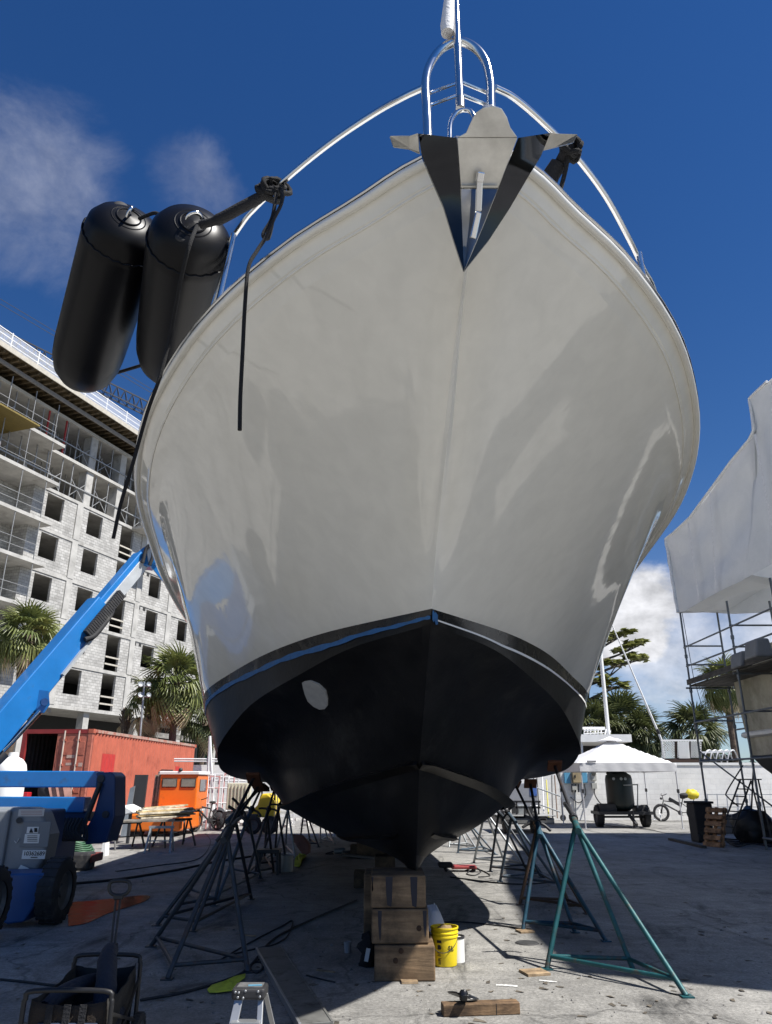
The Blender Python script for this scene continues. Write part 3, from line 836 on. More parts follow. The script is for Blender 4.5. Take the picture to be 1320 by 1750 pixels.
# jackstaff with its tube light
js = MB().tube([PY(787, 182, 3.06), PY(783, 90, 3.06), PY(776, -70, 3.06)], .0225, 14)
part(yacht, 'jackstaff', js, chrome, smooth=40)
part(yacht, 'staff_socket', MB().tube([PY(787, 186, 3.06), PY(786.4, 168, 3.06)], .026, 14), steel, smooth=40)
fl = MB().tube([PY(765, 57, 3.06), PY(764.5, 45, 3.06), PY(769, 0, 3.06), PY(776, -60, 3.08)], [.036, .040, .034, .02], 16)
part(yacht, 'rolled_pennant', fl, M('white_cloth_roll', (.75, .75, .76), .8, var=.08, vs=30, bump=.3, bs=60), smooth=50)

# ------------------------------------------------------------------ anchor
AL = 'polished steel plough anchor hanging point down on the bow of the white yacht'
an = thing('anchor', AL, 'anchor', PY(793, 300, 3.1))
A = lambda x, y, Y: PY(x, y, Y * .93)
face_m = M('brushed_anchor_steel', (.62, .61, .57), .33, 1.0, var=.22, vs=6, bump=.06, bs=25)
mirror = M('mirror_anchor_steel', (.34, .34, .33), .32, 1.0, var=.05, bump=.04, bs=6)
dark_refl = M('dark_reflection_steel', (.045, .046, .05), .10, 1.0, var=.1, vs=4)  # near-black base stands in for the dark reflection on the flukes
T = .02
def plate(name, pts, m, d=(0, .025, .01), sm=None):
    return part(an, name, MB().prism([A(*p) for p in pts], d), m, bevel=.004)
tipY = 3.06
plate('centre_plate', [(782, 235, 2.84), (885, 235, 2.84), (853, 318, 3.02), (788, 318, 3.02)], face_m)
# rounded shoulder rising over the shank
sh = [(782, 234.5, 2.835)] + [(x, y, 2.835 - .10 * (234.5 - y) / 54) for x, y in ((797, 226), (804, 210), (813, 192), (827, 183), (843, 180), (858, 185), (867, 200), (873, 218), (885, 234.5))]
plate('shoulder', sh, face_m, (0, .03, .02))
def strip2(name, inner, outer, m, d=(0, .022, .008)):
    a, b_ = [A(*p) for p in inner], [A(*p) for p in outer]; dv = Vector(d)
    mb = MB().grid([a, b_]); mb.grid([[p + dv for p in a], [p + dv for p in b_]])
    mb.grid([b_, [p + dv for p in b_]]); mb.grid([a, [p + dv for p in a]])
    return part(an, name, mb, m, smooth=35)
strip2('fluke', [(781, 235.5, 2.85), (784, 276, 2.94), (787, 318, 3.03), (790, 380, 3.09), (792, 430, 3.13), (793, 462, 3.15)],
       [(715, 228, 2.99), (722, 268, 3.03), (737, 304, 3.07), (758, 352, 3.11), (775, 408, 3.13), (792.5, 462, 3.15)], dark_refl)
strip2('fluke', [(886, 235.5, 2.85), (870, 276, 2.94), (853.5, 318, 3.03), (829, 380, 3.09), (808, 430, 3.13), (794, 462, 3.15)],
       [(941, 227, 2.99), (926, 264, 3.03), (903, 302, 3.07), (872, 355, 3.11), (836, 410, 3.13), (794.5, 462, 3.15)], dark_refl)
plate('fluke_wing', [(666, 232, 2.98), (700, 231, 2.97), (715, 227, 2.96), (718, 262, 3.05), (700, 254, 3.04), (672, 250, 3.04)], face_m, (0, .02, .012))
plate('fluke_wing', [(941, 226, 2.96), (955, 228, 2.97), (988, 229, 2.98), (981, 243, 3.04), (950, 251, 3.05), (929, 256, 3.05)], face_m, (0, .02, .012))
# hollow lower wedge and the slotted link in it
strip2('point', [(788.5, 320, 3.07), (790, 380, 3.10), (792, 430, 3.135), (793, 461, 3.155)], [(806, 322, 3.13), (803, 380, 3.14), (798, 430, 3.15), (793.5, 461, 3.155)], mirror)
strip2('point', [(852, 320, 3.07), (828, 380, 3.10), (807, 430, 3.135), (794, 461, 3.155)], [(806, 322, 3.13), (803, 380, 3.14), (798, 430, 3.15), (793.5, 461, 3.155)], mirror)
plate('lip', [(787, 317, 2.99), (853, 317, 2.99), (852, 321, 3.0), (788, 321, 3.0)], face_m, (0, .02, .01))
sk = MB().bar(A(822, 294, 2.92), A(819, 312, 2.95), .035, .03).bar(A(820, 310, 2.95), A(818, 362, 3.02), .03, .025).bar(A(818, 362, 3.02), A(808, 408, 3.08), .03, .02)
part(an, 'shank_link', sk, chrome, bevel=.006)
part(an, 'shank', MB().bar(A(842, 205, 2.83), A(834, 196, 3.35), .06, .10), steel, bevel=.01)

# ------------------------------------------------------------------ fenders
fend_m = M('black_fender_vinyl', (.004, .004, .005), .36, var=.12, vs=3, bump=.03, bs=6, spec=.20)
def fender(label, top, bottom, rad, twist, valve):
    ax = (top - bottom); L = ax.length; q = ax.to_track_quat('Z', 'Y').to_matrix()
    t = thing('inflatable_fender', label, 'fender', bottom, 0, 'black inflatable fenders lashed to the bow rail')
    mm = Matrix.Translation(bottom) @ (q @ Matrix.Rotation(twist, 3, 'Z')).to_4x4()
    def put(mb): mb.v = [mm @ v for v in mb.v]; return mb
    h = rad * .55
    prof = [(.001, 0.0), (rad * .35, .015), (rad * .66, .07), (rad * .86, .17), (rad * .97, .32), (rad, .48)]
    prof += [(rad, L * .5), (rad, L - .30), (rad * .995, L - .24), (rad * .97, L - .225), (rad * .92, L - .125), (rad * .77, L - .06), (rad * .5, L - .024), (rad * .25, L - .007), (.001, L)]
    b_ = MB().lathe(prof, 48)
    for v in b_.v:                                              # creases where the end cap is welded on
        a = math.atan2(v.y, v.x); k = math.exp(-((v.z - (L - .27)) / .06) ** 2)
        f = 1 + .010 * k * math.sin(a * 22) ; v.x *= f; v.y *= f
    part(t, 'body', put(b_), fend_m, smooth=50)
    sm = MB().tube([(rad * .992 * math.cos(a), rad * .992 * math.sin(a), L - .226 + .006 * math.sin(a * 24)) for a in [2 * math.pi * i / 96 for i in range(96)]], .008, 6, closed=True)
    part(t, 'seam', put(sm), fend_m, smooth=50)
    for rr_, zz in ((rad * .30, L - .008), (rad * .42, L - .022)):
        part(t, 'end_ring', put(MB().tube([(rr_ * math.cos(a), rr_ * math.sin(a), zz) for a in [2 * math.pi * i / 40 for i in range(40)]], .007, 6, closed=True)), fend_m, smooth=50)
    e = MB().tube([(.055 * math.cos(a), 0, L + .02 + .06 * math.sin(a)) for a in [math.pi * i / 10 for i in range(11)]], .012, 8)
    part(t, 'eye', put(e), chrome, smooth=50)
    vx, vy = valve
    part(t, 'valve', put(MB().lathe([(.001, .03), (.045, .028), (.06, .016), (.075, -.02)], 20, (vx * rad, vy * rad, L - .06))), rubber, smooth=40)
    return t
N1b, N1t = PY(288, 640, 5.9), PY(331, 378, 4.25)
F1 = fender('right black inflatable fender, nearest the hull, strapped by its eye to the bow rail', N1t, N1b, .308, .4, (-.35, -.3))
N2b, N2t = PY(137, 652, 6.2), PY(221, 369, 4.6)
F2 = fender('left black inflatable fender, hanging outboard against the open sky', N2t, N2b, .305, 1.2, (.4, .35))
# strap, knots and hanging lines
knot = PY(470, 322, 4.06); eye1 = PY(343, 384, 4.16)
solo('fender_strap', MB().tube(spline([eye1, PY(372, 376, 4.12), PY(410, 356, 4.08), PY(440, 340, 4.06), knot], 6), [.03] * 6 + [.04] * 13 + [.036] * 6, 10), black_cloth,
     'thick black padded strap from the right fender up to the bow rail', 'strap', smooth=60)
kn = MB()
for _ in range(7):
    p = knot + Vector((rnd.uniform(-.05, .05), rnd.uniform(-.03, .03), rnd.uniform(-.05, .05)))
    kn.tube([p + Vector((.07 * math.cos(a + _), .05 * math.sin(a * 1.3 + _), .07 * math.sin(a + _))) for a in [2 * math.pi * i / 12 for i in range(12)]], .018, 6, closed=True)
ln = thing('mooring_line', 'black line knotted to the left bow rail and hanging down over the white hull', 'rope', PY(412, 735, 4.02))
part(ln, 'knot', kn, black_rope, smooth=60)
part(ln, 'hanging_end', MB().tube(spline([knot + Vector((.02, -.04, -.03)), PY(466, 370, 3.93), PY(450, 400, 3.91), PY(458, 408, 3.91), PY(464, 390, 3.93), PY(470, 350, 3.93)], 6), .013, 8), black_rope, smooth=60)
part(ln, 'loop', MB().tube(spline([knot + Vector((.05, -.04, -.02)), PY(482, 345, 3.93), PY(468, 375, 3.90), PY(455, 405, 3.88), PY(440, 428, 3.86), PY(425, 457, 3.83), PY(419, 520, 3.83), PY(415, 600, 3.83), PY(411, 680, 3.83), PY(410, 735, 3.83)], 6), .0125, 8), black_rope, smooth=60)
solo('fender_line', MB().tube(spline([PY(337, 386, 4.14), PY(324, 420, 4.06), PY(309, 480, 4.2), PY(292, 570, 4.5), PY(275, 640, 4.55), PY(252, 705, 4.6), PY(228, 790, 4.65), PY(207, 860, 4.7), PY(194, 920, 4.7)], 6), .0135, 8), black_rope,
     'long black line falling from the right fender past the left edge of the hull', 'rope', smooth=60)
solo('fender_tie', MB().tube(spline([PY(280, 370, 4.4), PY(266, 364, 4.42), PY(252, 368, 4.46), PY(238, 374, 4.5)], 6), .014, 8), black_rope, 'short black tie between the tops of the two fenders', 'rope', smooth=60)
solo('lashing_line', MB().tube([PY(200, 637, 6.3), PY(250, 622, 6.0)], .016, 8), black_rope, 'short black lashing between the lower ends of the two fenders', 'rope', smooth=60)
sock = thing('rope_bundle', 'black bundled fender line tied to the right bow rail', 'rope', PY(960, 270, 3.601))
part(sock, 'bundle', MB().tube(spline([PY(975, 252, 3.554), PY(965, 262, 3.554), PY(955, 280, 3.601), PY(942, 300, 3.627), PY(934, 322, 3.646)], 5), [.035] * 5 + [.032] * 5 + [.055] * 11, 10), black_cloth, smooth=60)
part(sock, 'loose_end', MB().tube(spline([PY(972, 256, 3.536), PY(968, 285, 3.573), PY(962, 310, 3.601), PY(956, 332, 3.627)], 5), .014, 8), black_rope, smooth=60)
kk = MB()
for i in range(5):
    p = PY(976 + rnd.uniform(-4, 4), 256 + rnd.uniform(-3, 3), 3.554)
    kk.tube([p + Vector((.05 * math.cos(a + i), .05 * math.sin(a * 1.2), .05 * math.sin(a + i))) for a in [2 * math.pi * j / 12 for j in range(12)]], .016, 6, closed=True)
part(sock, 'knot', kk, black_rope, smooth=60)
# ------------------------------------------------------------------ jack stands
def paint(name, c): return M(name, c, .5, .2, var=.3, vs=7, bump=.1, bs=30, dirt=(.10, .055, .03), dth=.60, dscale=5)
teal, tealb, rusty, blug, dgrey = paint('teal_paint', (.012, .085, .095)), paint('blue_teal_paint', (.014, .06, .095)), paint('rust_brown_paint', (.09, .055, .035)), paint('blue_grey_paint', (.07, .10, .13)), paint('dark_grey_paint', (.035, .042, .05))
pad_m = M('brown_pad', (.10, .035, .015), .8, var=.3, vs=6)
ply = wood('plywood_offcut', (.20, .13, .07), (.42, .31, .19), 0, 1.5)
def hull_pt(Y, sg, t):
    """a point on the hull bottom between spray rail (0) and chine (1), world space"""
    c, r_ = Vector((chine.b(Y), Y - YY0, chine.z(Y))), Vector((rail.b(Y), Y - YY0, rail.z(Y)))
    p = lerp(r_, c, t); return YM @ Vector((p.x * sg, p.y, p.z - .015 + .08 * math.sin(math.pi * t)))
def stand(label, feet, apex, pad, m, group, r=.022, foot_board=False):
    feet = [Vector(f) for f in feet]; apex = Vector(apex); pad = Vector(pad)
    c = sum(feet, Vector()) / 3
    t = thing('jack_stand', label, 'jack stand', (c.x, c.y, 0), 0, group)
    rod_d = (pad - apex).normalized()
    col = apex + rod_d * .10
    for f in feet:
        k = lerp(col, f, .10); d = (f - col); 
        pts = [col + rod_d * .03, col, lerp(col, f, .06), lerp(col, f, .5), f + Vector((0, 0, .005))]
        part(t, 'leg', MB().tube(pts, r, 10), m, smooth=50)
    for i in range(3):
        a, b_ = lerp(feet[i], col, .085), lerp(feet[(i + 1) % 3], col, .085)
        part(t, 'brace', MB().tube([a, b_], r * .78, 8), m, smooth=50)
    for f in feet:
        part(t, 'foot_plate', MB().box(f + Vector((0, 0, .006)), (.09, .09, .010)), m)
    part(t, 'collar', MB().tube([apex - rod_d * .06, apex + rod_d * .20], r * 1.4, 12), m, smooth=50)
    part(t, 'screw_rod', MB().tube([apex + rod_d * .1, pad - rod_d * .03], r * .85, 10), dark_metal, smooth=50)
    hx = rod_d.cross(Vector((0, 1, .3))).normalized(); hp = apex + rod_d * .24
    h = MB().tube(spline([hp - hx * .17 - rod_d * .05, hp - hx * .10, hp, hp + hx * .10, hp + hx * .17 - rod_d * .02], 3), r * .8, 8)
    h.tube([hp - rod_d * .03, hp + rod_d * .03], r * 1.9, 10)
    part(t, 'crank_handle', h, dark_metal, smooth=50)
    q = Vector((0, 0, 1)).lerp(rod_d, .4).to_track_quat('Z', 'Y').to_matrix()
    part(t, 'pad', MB().box(pad, (.16, .22, .03), q), pad_m, bevel=.008)
    return t
RS = [  # foot Y, centre x of the first foot on the hull side, pad Y, pad t, material, label
    ((G(935, 1657), G(1084, 1662), G(1174, 1704)), PY(987, 1416, 7.42), (8.9, .66), teal, 'nearest teal jack stand on the right, standing out in the sunlight'),
    ((G(894, 1591), G(983, 1594), G(1036, 1609)), PY(922, 1424, 9.2), (10.1, .5), tealb, 'blue green jack stand just behind the nearest teal one'),
    ((G(889, 1546), G(975, 1549), G(1004, 1562)), PY(921, 1422, 10.6), (11.6, .60), rusty, 'rusty brown jack stand third along the right side of the hull'),
    ((G(855, 1507), G(925, 1500), G(960, 1520)), PY(879, 1402, 12.8), (13.6, .5), blug, 'blue grey jack stand fourth along the right side of the hull'),
    ((G(810, 1475), G(862, 1472), G(898, 1484)), PY(834, 1390, 15.4), (16.0, .45), galv, 'pale grey jack stand fifth along the right side of the hull'),
    ((G(783, 1458), G(828, 1452), G(848, 1461)), PY(794, 1398, 18.2), (18.8, .4), blug, 'blue grey jack stand next to last along the right side of the hull'),
    ((G(838, 1490), G(900, 1486), G(930, 1500)), PY(858, 1394, 14.2), (14.8, .45), dgrey, 'dark jack stand between the fourth and fifth stands on the right'),
    ((G(768, 1448), G(800, 1446), G(815, 1452)), PY(778, 1392, 20.2), (20.8, .35), galv, 'tiny pale jack stand farthest aft on the right under the hull'),
]
for i, (ft, ap, (pY, pt), m, lb) in enumerate(RS):
    stand(lb, ft, ap, hull_pt(pY, 1, pt), m, 'jack stands along the right side of the hull', r=.022)
LS = [
    ((G(286, 1674), G(424, 1662), G(258, 1618)), PY(384, 1432, 7.55), (9.3, .5), dgrey, 'nearest grey jack stand on the left, in front of the wagon handle'),
    ((G(330, 1592), G(430, 1537), G(268, 1582)), PY(398, 1410, 9.4), (10.4, .45), dgrey, 'dark jack stand just behind the nearest one on the left'),
    ((G(372, 1538), G(446, 1501), G(392, 1492)), PY(420, 1405, 11.6), (12.2, .55), blug, 'blue grey jack stand third along the left side of the hull'),
    ((G(420, 1502), G(468, 1492), G(452, 1470)), PY(455, 1398, 13.6), (14.4, .5), dgrey, 'dark jack stand fourth along the left side of the hull'),
    ((G(468, 1464), G(505, 1468), G(488, 1450)), PY(492, 1388, 17.0), (17.6, .4), galv, 'grey jack stand fifth along the left side of the hull'),
    ((G(512, 1447), G(545, 1448), G(530, 1437)), PY(522, 1384, 20.5), (21.0, .35), dgrey, 'small dark jack stand next to last on the left under the hull'),
]
LS += [
    ((G(300, 1560), G(366, 1548), G(318, 1530)), PY(392, 1400, 10.4), (11.0, .45), blug, 'blue grey jack stand between the second and third stands on the left'),
    ((G(440, 1484), G(490, 1478), G(470, 1462)), PY(474, 1392, 15.2), (15.8, .4), dgrey, 'dark jack stand between the fourth and fifth stands on the left'),
    ((G(548, 1440), G(572, 1442), G(560, 1433)), PY(552, 1388, 22.4), (22.8, .3), galv, 'tiny pale jack stand farthest aft on the left under the hull'),
]
for ft, ap, (pY, pt), m, lb in LS:
    stand(lb, ft, ap, hull_pt(pY, -1, pt), m, 'jack stands along the left side of the hull')
for (px, py), w, lb in (((908, 1664), .20, 'square plywood offcut by the foot of the nearest teal jack stand'), ((893, 1593), .16, 'small plywood offcut under the foot of the second right jack stand')):
    p = G(px, py)
    solo('plywood_pad', MB().box(p + Vector((.03, .0, .010)), (w, w * .95, .018), Matrix.Rotation(.25, 3, 'Z')), ply, lb, 'plywood pad', 'plywood pads under jack stand feet')

# ------------------------------------------------------------------ keel blocking
tim = wood('old_timber_shade', (.04, .026, .015), (.12, .08, .045), 1, 1.0)  # for the piles under the hull, darkened to carry the shade there
tim2 = wood('old_timber_face', (.06, .036, .018), (.25, .165, .09), 0, .7)
knot_m = M('dark_knot', (.035, .018, .009), .9, var=.3, vs=20)
blk_paint = M('dark_paint_drips', (.012, .012, .02), .7, var=.3)
kc = G(690, 1678)
def block(name, label, px0, px1, z0, z1, dy, depth=.62, knots=(), drips=()):
    a, b_ = PY(px0, 1640, kc.y + dy).x, PY(px1, 1640, kc.y + dy).x
    t = thing(name, label, 'timber block', ((a + b_) / 2, kc.y + dy + depth / 2, z0), 0, 'timber blocks stacked under the keel')
    part(t, 'timber', MB().bb((a, kc.y + dy, z0), (b_, kc.y + dy + depth, z1)), tim2, bevel=.012)
    for kx, kz in knots:
        x = a + (b_ - a) * kx; z = z0 + (z1 - z0) * kz
        part(t, 'knot', MB().lathe([(.001, .004), (.018, .003), (.026, -.003)], 14, (x, kc.y + dy, z), Matrix.Rotation(R(90), 3, 'X')), knot_m, smooth=60)
    for d0, d1, dz0 in drips:
        x0, x1 = a + (b_ - a) * d0, a + (b_ - a) * d1
        pts = [(x0, z1 - .012), (x1, z1 - .012), (x1 - .006, z0 + (z1 - z0) * (dz0 + .2)), (x1 - .012, z0 + (z1 - z0) * dz0), (x0 + .014, z0 + (z1 - z0) * (dz0 + .05)), (x0 + .004, z0 + (z1 - z0) * .5)]
        part(t, 'paint_drip', MB().prism([(x, kc.y + dy - .003, z) for x, z in pts], (0, .006, 0)), blk_paint)
    return t
H = .258
block('timber_block', 'bottom knotty timber block of the front keel stack', 640, 744, .0, H - .004, 0, knots=((.35, .58), (.44, .85)))
block('timber_block', 'middle timber block of the front keel stack with one dark edge', 635, 734, H, 2 * H - .004, .03, knots=((.83, .45),), drips=((.11, .18, .08), (.90, .97, .2)))
block('timber_block', 'top timber block directly under the forefoot with black paint drips', 633, 730, 2 * H, 3 * H - .012, .05, knots=(), drips=((.27, .40, .04), (.72, .85, .02), (.02, .05, .5)))
block('timber_block', 'rough timber block standing behind the front keel stack', 621, 680, .0, .70, .72, .5)
for i, Y in enumerate((12.5, 17.5, 22.5)):
    x = (YM @ Vector((0, Y - YY0, 0))).x
    t = thing('timber_block', ('second', 'third', 'last')[i] + ' pile of timbers under the middle of the dark keel', 'timber block', (x, Y, 0), 0, 'timber blocks stacked under the keel')
    for k in range(3):
        part(t, 'timber', MB().box((x + .02 * k, Y, .115 + .232 * k), ((.9, .3)[k % 2], (.3, .9)[k % 2], .228)), tim, bevel=.01)
solo('shim_offcut', MB().box(G(700, 1681) + Vector((.0, .02, .01)), (.13, .08, .016), Matrix.Rotation(.1, 3, 'Z')), ply, 'pale wooden shim poking out under the bottom keel block', 'wood shim')
# ------------------------------------------------------------------ boom lift
blue = M('lift_blue_paint', (.012, .155, .44), .32, var=.10, vs=3, coat=.3, dirt=(.05, .09, .15), dth=.66)
blue2 = M('lift_shade_blue', (.010, .045, .15), .4, var=.15, vs=3)  # lift blue darkened, the shade put into the colour
grey_c = M('lift_grey_cover', (.20, .215, .23), .45, var=.06, vs=3, dirt=(.13, .13, .13), dth=.64)
silver = M('lift_fly_boom', (.44, .46, .47), .45, .25, var=.1, vs=4)
lab_w = M('label_white', (.70, .70, .68), .6, var=.05)
ink = M('black_ink', (.015, .015, .015), .7, var=.0)
lift = thing('boom_lift', 'blue articulated boom lift with grey engine cover at the left edge', 'boom lift', (-4.6, 9.6, 0))
B0, B1 = PY(-95, 1352, 11.4), PY(244, 952, 13.9)
bd = (B1 - B0).normalized()
def al(p): return B0 + (B1 - B0) * p
part(lift, 'boom', MB().bar(al(-.15), al(.735), .34, .45), blue, bevel=.02)
part(lift, 'boom_stripe', MB().bar(al(-.15) + Vector((.174, -.03, .10)), al(.70) + Vector((.174, -.03, .10)), .004, .012), M('pale_stripe', (.5, .6, .7), .5))
part(lift, 'inner_boom', MB().bar(al(.70), al(.995), .24, .30), blue, bevel=.015)
part(lift, 'fly_boom', MB().bar(al(.735) + Vector((.13, -.05, -.05)), al(.985) + Vector((.13, -.05, -.05)), .03, .21), silver, bevel=.006)
bu = Vector((0, 0, 1)) - bd * bd.z; bu.normalize()
cb = MB()
q0, q1 = al(.60) + Vector((.22, -.10, -.02)), al(.80) + Vector((.22, -.10, -.02)); K = 22
for i in range(K):
    a = q0 + (q1 - q0) * (i / K); b_ = q0 + (q1 - q0) * ((i + .75) / K)
    cb.bar(a, b_, .09, .17)
part(lift, 'cable_carrier', cb, rubber, kind='stuff')
part(lift, 'carrier_tray', MB().bar(al(.50) + Vector((.15, -.10, -.33)), al(.745) + Vector((.15, -.10, -.30)), .1, .05), silver)
part(lift, 'hose_bundle', MB().tube(spline([al(.60) + Vector((.2, -.12, -.12)), al(.66) + Vector((.22, -.14, -.26)), al(.75) + Vector((.2, -.12, -.24)), al(.76) + Vector((.2, -.12, -.12))], 5), .05, 8), rubber, smooth=50)
# lift cylinder and its bracket
br = PY(73, 1205, 12.4)
part(lift, 'pivot_bracket', MB().prism([PY(x, y, 12.25) for x, y in ((60, 1177), (84, 1180), (86, 1205), (76, 1219), (66, 1217), (58, 1200))], (-.32, .05, 0)), blue, bevel=.01)
part(lift, 'pivot_pin', MB().cyl(PY(75, 1200, 12.22), PY(75, 1200, 12.22) + Vector((.03, -.03, 0)), .06, 16), blue2, smooth=40)
part(lift, 'cylinder', MB().tube([PY(72, 1212, 12.3), PY(20, 1268, 12.1), PY(-60, 1345, 11.8)], [.045, .045, .08], 12), chrome, smooth=40)
part(lift, 'cylinder_sleeve', MB().tube([PY(8, 1287, 12.05), PY(-80, 1370, 11.7)], .085, 12), dark_metal, smooth=40)
# knuckle and jib
part(lift, 'knuckle', MB().prism([PY(x, y, 13.75) for x, y in ((228, 958), (234, 944), (246, 934), (262, 934), (274, 944), (270, 962), (256, 968), (240, 966))], (-.05, .34, .0)), blue, bevel=.03)
part(lift, 'knuckle_plate', MB().prism([PY(x, y, 13.7) for x, y in ((252, 916), (258, 918), (262, 940), (262, 958), (254, 960), (250, 940))], (-.02, .05, .0)), silver, bevel=.01)
part(lift, 'knuckle_hose', MB().tube(spline([PY(*q, 13.68) for q in ((244, 962), (250, 938), (258, 932), (262, 948), (256, 966))], 5), .035, 8), rubber, smooth=50)
part(lift, 'jib', MB().bar(PY(262, 940, 13.9), PY(318, 1010, 14.0), .14, .22), blue, bevel=.01)
part(lift, 'jib_link', MB().bar(PY(258, 962, 13.85), PY(312, 1030, 14.0), .07, .09), blue, bevel=.006)
part(lift, 'jib_cylinder', MB().tube([PY(270, 962, 13.9), PY(312, 1008, 14.0)], .035, 10), chrome, smooth=40)
# folded lower arms
Ya = 12.0
def arm(name, x0, x1, y, t, w, m, Y=Ya, z=0):
    return part(lift, name, MB().bar(PY(x0, y, Y), PY(x1, y + (1 if x1 > x0 else 0), Y), w, t), m, bevel=.015)
arm('lower_arm', -120, 172, 1331, .235, .26, blue)
arm('lower_arm', -120, 150, 1374, .215, .26, blue, 11.95)
arm('lower_arm', -120, 160, 1394, .13, .26, blue2, 12.05)
part(lift, 'arm_end', MB().prism([PY(x, y, 11.75) for x, y in ((163, 1321), (190, 1319), (197, 1326), (196, 1395), (182, 1440), (146, 1444), (142, 1425), (160, 1392), (172, 1345))], (0, .5, 0)), blue2, bevel=.02)
part(lift, 'arm_pin', MB().cyl(PY(172, 1331, 11.72), PY(172, 1331, 11.72) + Vector((0, .06, 0)), .055, 14), dark_metal, smooth=40)
part(lift, 'arm_cylinder', MB().tube([PY(172, 1338, 11.7), PY(138, 1425, 11.7)], .04, 10), dark_metal, smooth=40)
part(lift, 'arm_pin', MB().cyl(PY(180, 1392, 11.72), PY(180, 1392, 11.72) + Vector((0, .06, 0)), .05, 14), dark_metal, smooth=40)
# hoses hanging between the arms
hz = MB()
for i in range(7):
    hz.tube(spline([PY(105 + i * 6, 1398, 11.6), PY(100 + i * 5, 1420, 11.5), PY(112 + i * 6, 1436, 11.5), PY(128 + i * 3, 1402, 11.6)], 4), .02, 6)
part(lift, 'hose_bundle', hz, rubber, smooth=50)
part(lift, 'riser_base', MB().bb((-6.2, 11.6, .4), (-4.75, 12.4, 1.0)), blue2, bevel=.03)
# engine cover
cx1 = PY(84, 1430, 9.7).x; zt_, zb_ = PY(50, 1380, 9.7).z, PY(50, 1491, 9.7).z
cov = MB()
x0 = cx1 - 1.75
prof = [(x0, zb_), (cx1 - .10, zb_), (cx1 - .02, zb_ + .14), (cx1, zt_ - .30), (cx1 - .14, zt_ - .03), (cx1 - .30, zt_), (x0, zt_)]
cov.prism([(x, 9.7, z) for x, z in prof], (0, .34, 0))
part(lift, 'engine_cover', cov, grey_c, bevel=.05, seg=4)
def coverbox(name, a, b_, m, d=.012, Y=9.7, bv=0):
    p, q = PY(*a, Y), PY(*b_, Y)
    return part(lift, name, MB().bb((p.x, Y - d, q.z), (q.x, Y + .003, p.z)), m, bevel=bv)
coverbox('cover_panel', (40, 1404), (82, 1448), M('lift_grey_recess', (.17, .185, .20), .5, var=.05), .010, bv=.006)
coverbox('cover_rib', (-30, 1384), (6, 1482), grey_c, .05, bv=.03)
coverbox('warning_label', (33, 1383), (75, 1395), M('pale_label', (.55, .54, .52), .6, var=.05), .006)
coverbox('warning_label', (48, 1413), (66, 1424), lab_w, .016)
coverbox('warning_label', (44, 1425), (67, 1441), lab_w, .015)
part(lift, 'pictogram', MB().prism([PY(x, y, 9.68) for x, y in ((50, 1423), (57, 1423), (53.5, 1415))], (0, -.003, 0)), ink)
part(lift, 'pictogram', MB().prism([PY(x, y, 9.68) for x, y in ((59, 1422), (64, 1422), (64, 1415), (59, 1415))], (0, -.003, 0)), ink)
for yy in (1428, 1431, 1434, 1437):
    p, q = PY(47, yy, 9.683), PY(64, yy + 1, 9.683); part(lift, 'label_line', MB().bb((p.x, 9.681, q.z), (q.x, 9.686, p.z)), ink)
for yy in (1386, 1389, 1392):
    p, q = PY(36, yy, 9.692), PY(72, yy + .6, 9.692); part(lift, 'label_line', MB().bb((p.x, 9.690, q.z), (q.x, 9.694, p.z)), M('red_ink', (.35, .12, .1), .7))
plate_ = coverbox('number_plate', (40, 1453), (77, 1468), lab_w, .012)
pc_ = PY(58.5, 1459, 9.686)
text(plate_, 'lettering', '10362689', .064, ink, (pc_.x, 9.686, pc_.z), Matrix.Rotation(R(90), 3, 'X'))
p, q = PY(53, 1464.5, 9.683), PY(64, 1466, 9.683); part(plate_, 'label_line', MB().bb((p.x, 9.681, q.z), (q.x, 9.686, p.z)), ink)
part(lift, 'check_mark', MB().bar(PY(25, 1437, 9.68), PY(28, 1441, 9.68), .004, .014, (0, 1, 0)).bar(PY(28, 1441, 9.68), PY(33, 1433, 9.68), .004, .014, (0, 1, 0)), lab_w)
part(lift, 'loose_tag', MB().prism([PY(x, y, 9.66) for x, y in ((36, 1478), (50, 1484), (45, 1493), (29, 1488))], (0, .002, 0)), lab_w)
part(lift, 'engine_housing', MB().bb((cx1 - 1.7, 10.05, zb_), (cx1 - .35, 11.0, zt_ - .05)), blue2, bevel=.03)
part(lift, 'filler_cap', MB().cyl(PY(33, 1402, 9.70), PY(33, 1402, 9.66), .035, 16), dark_metal, smooth=40)
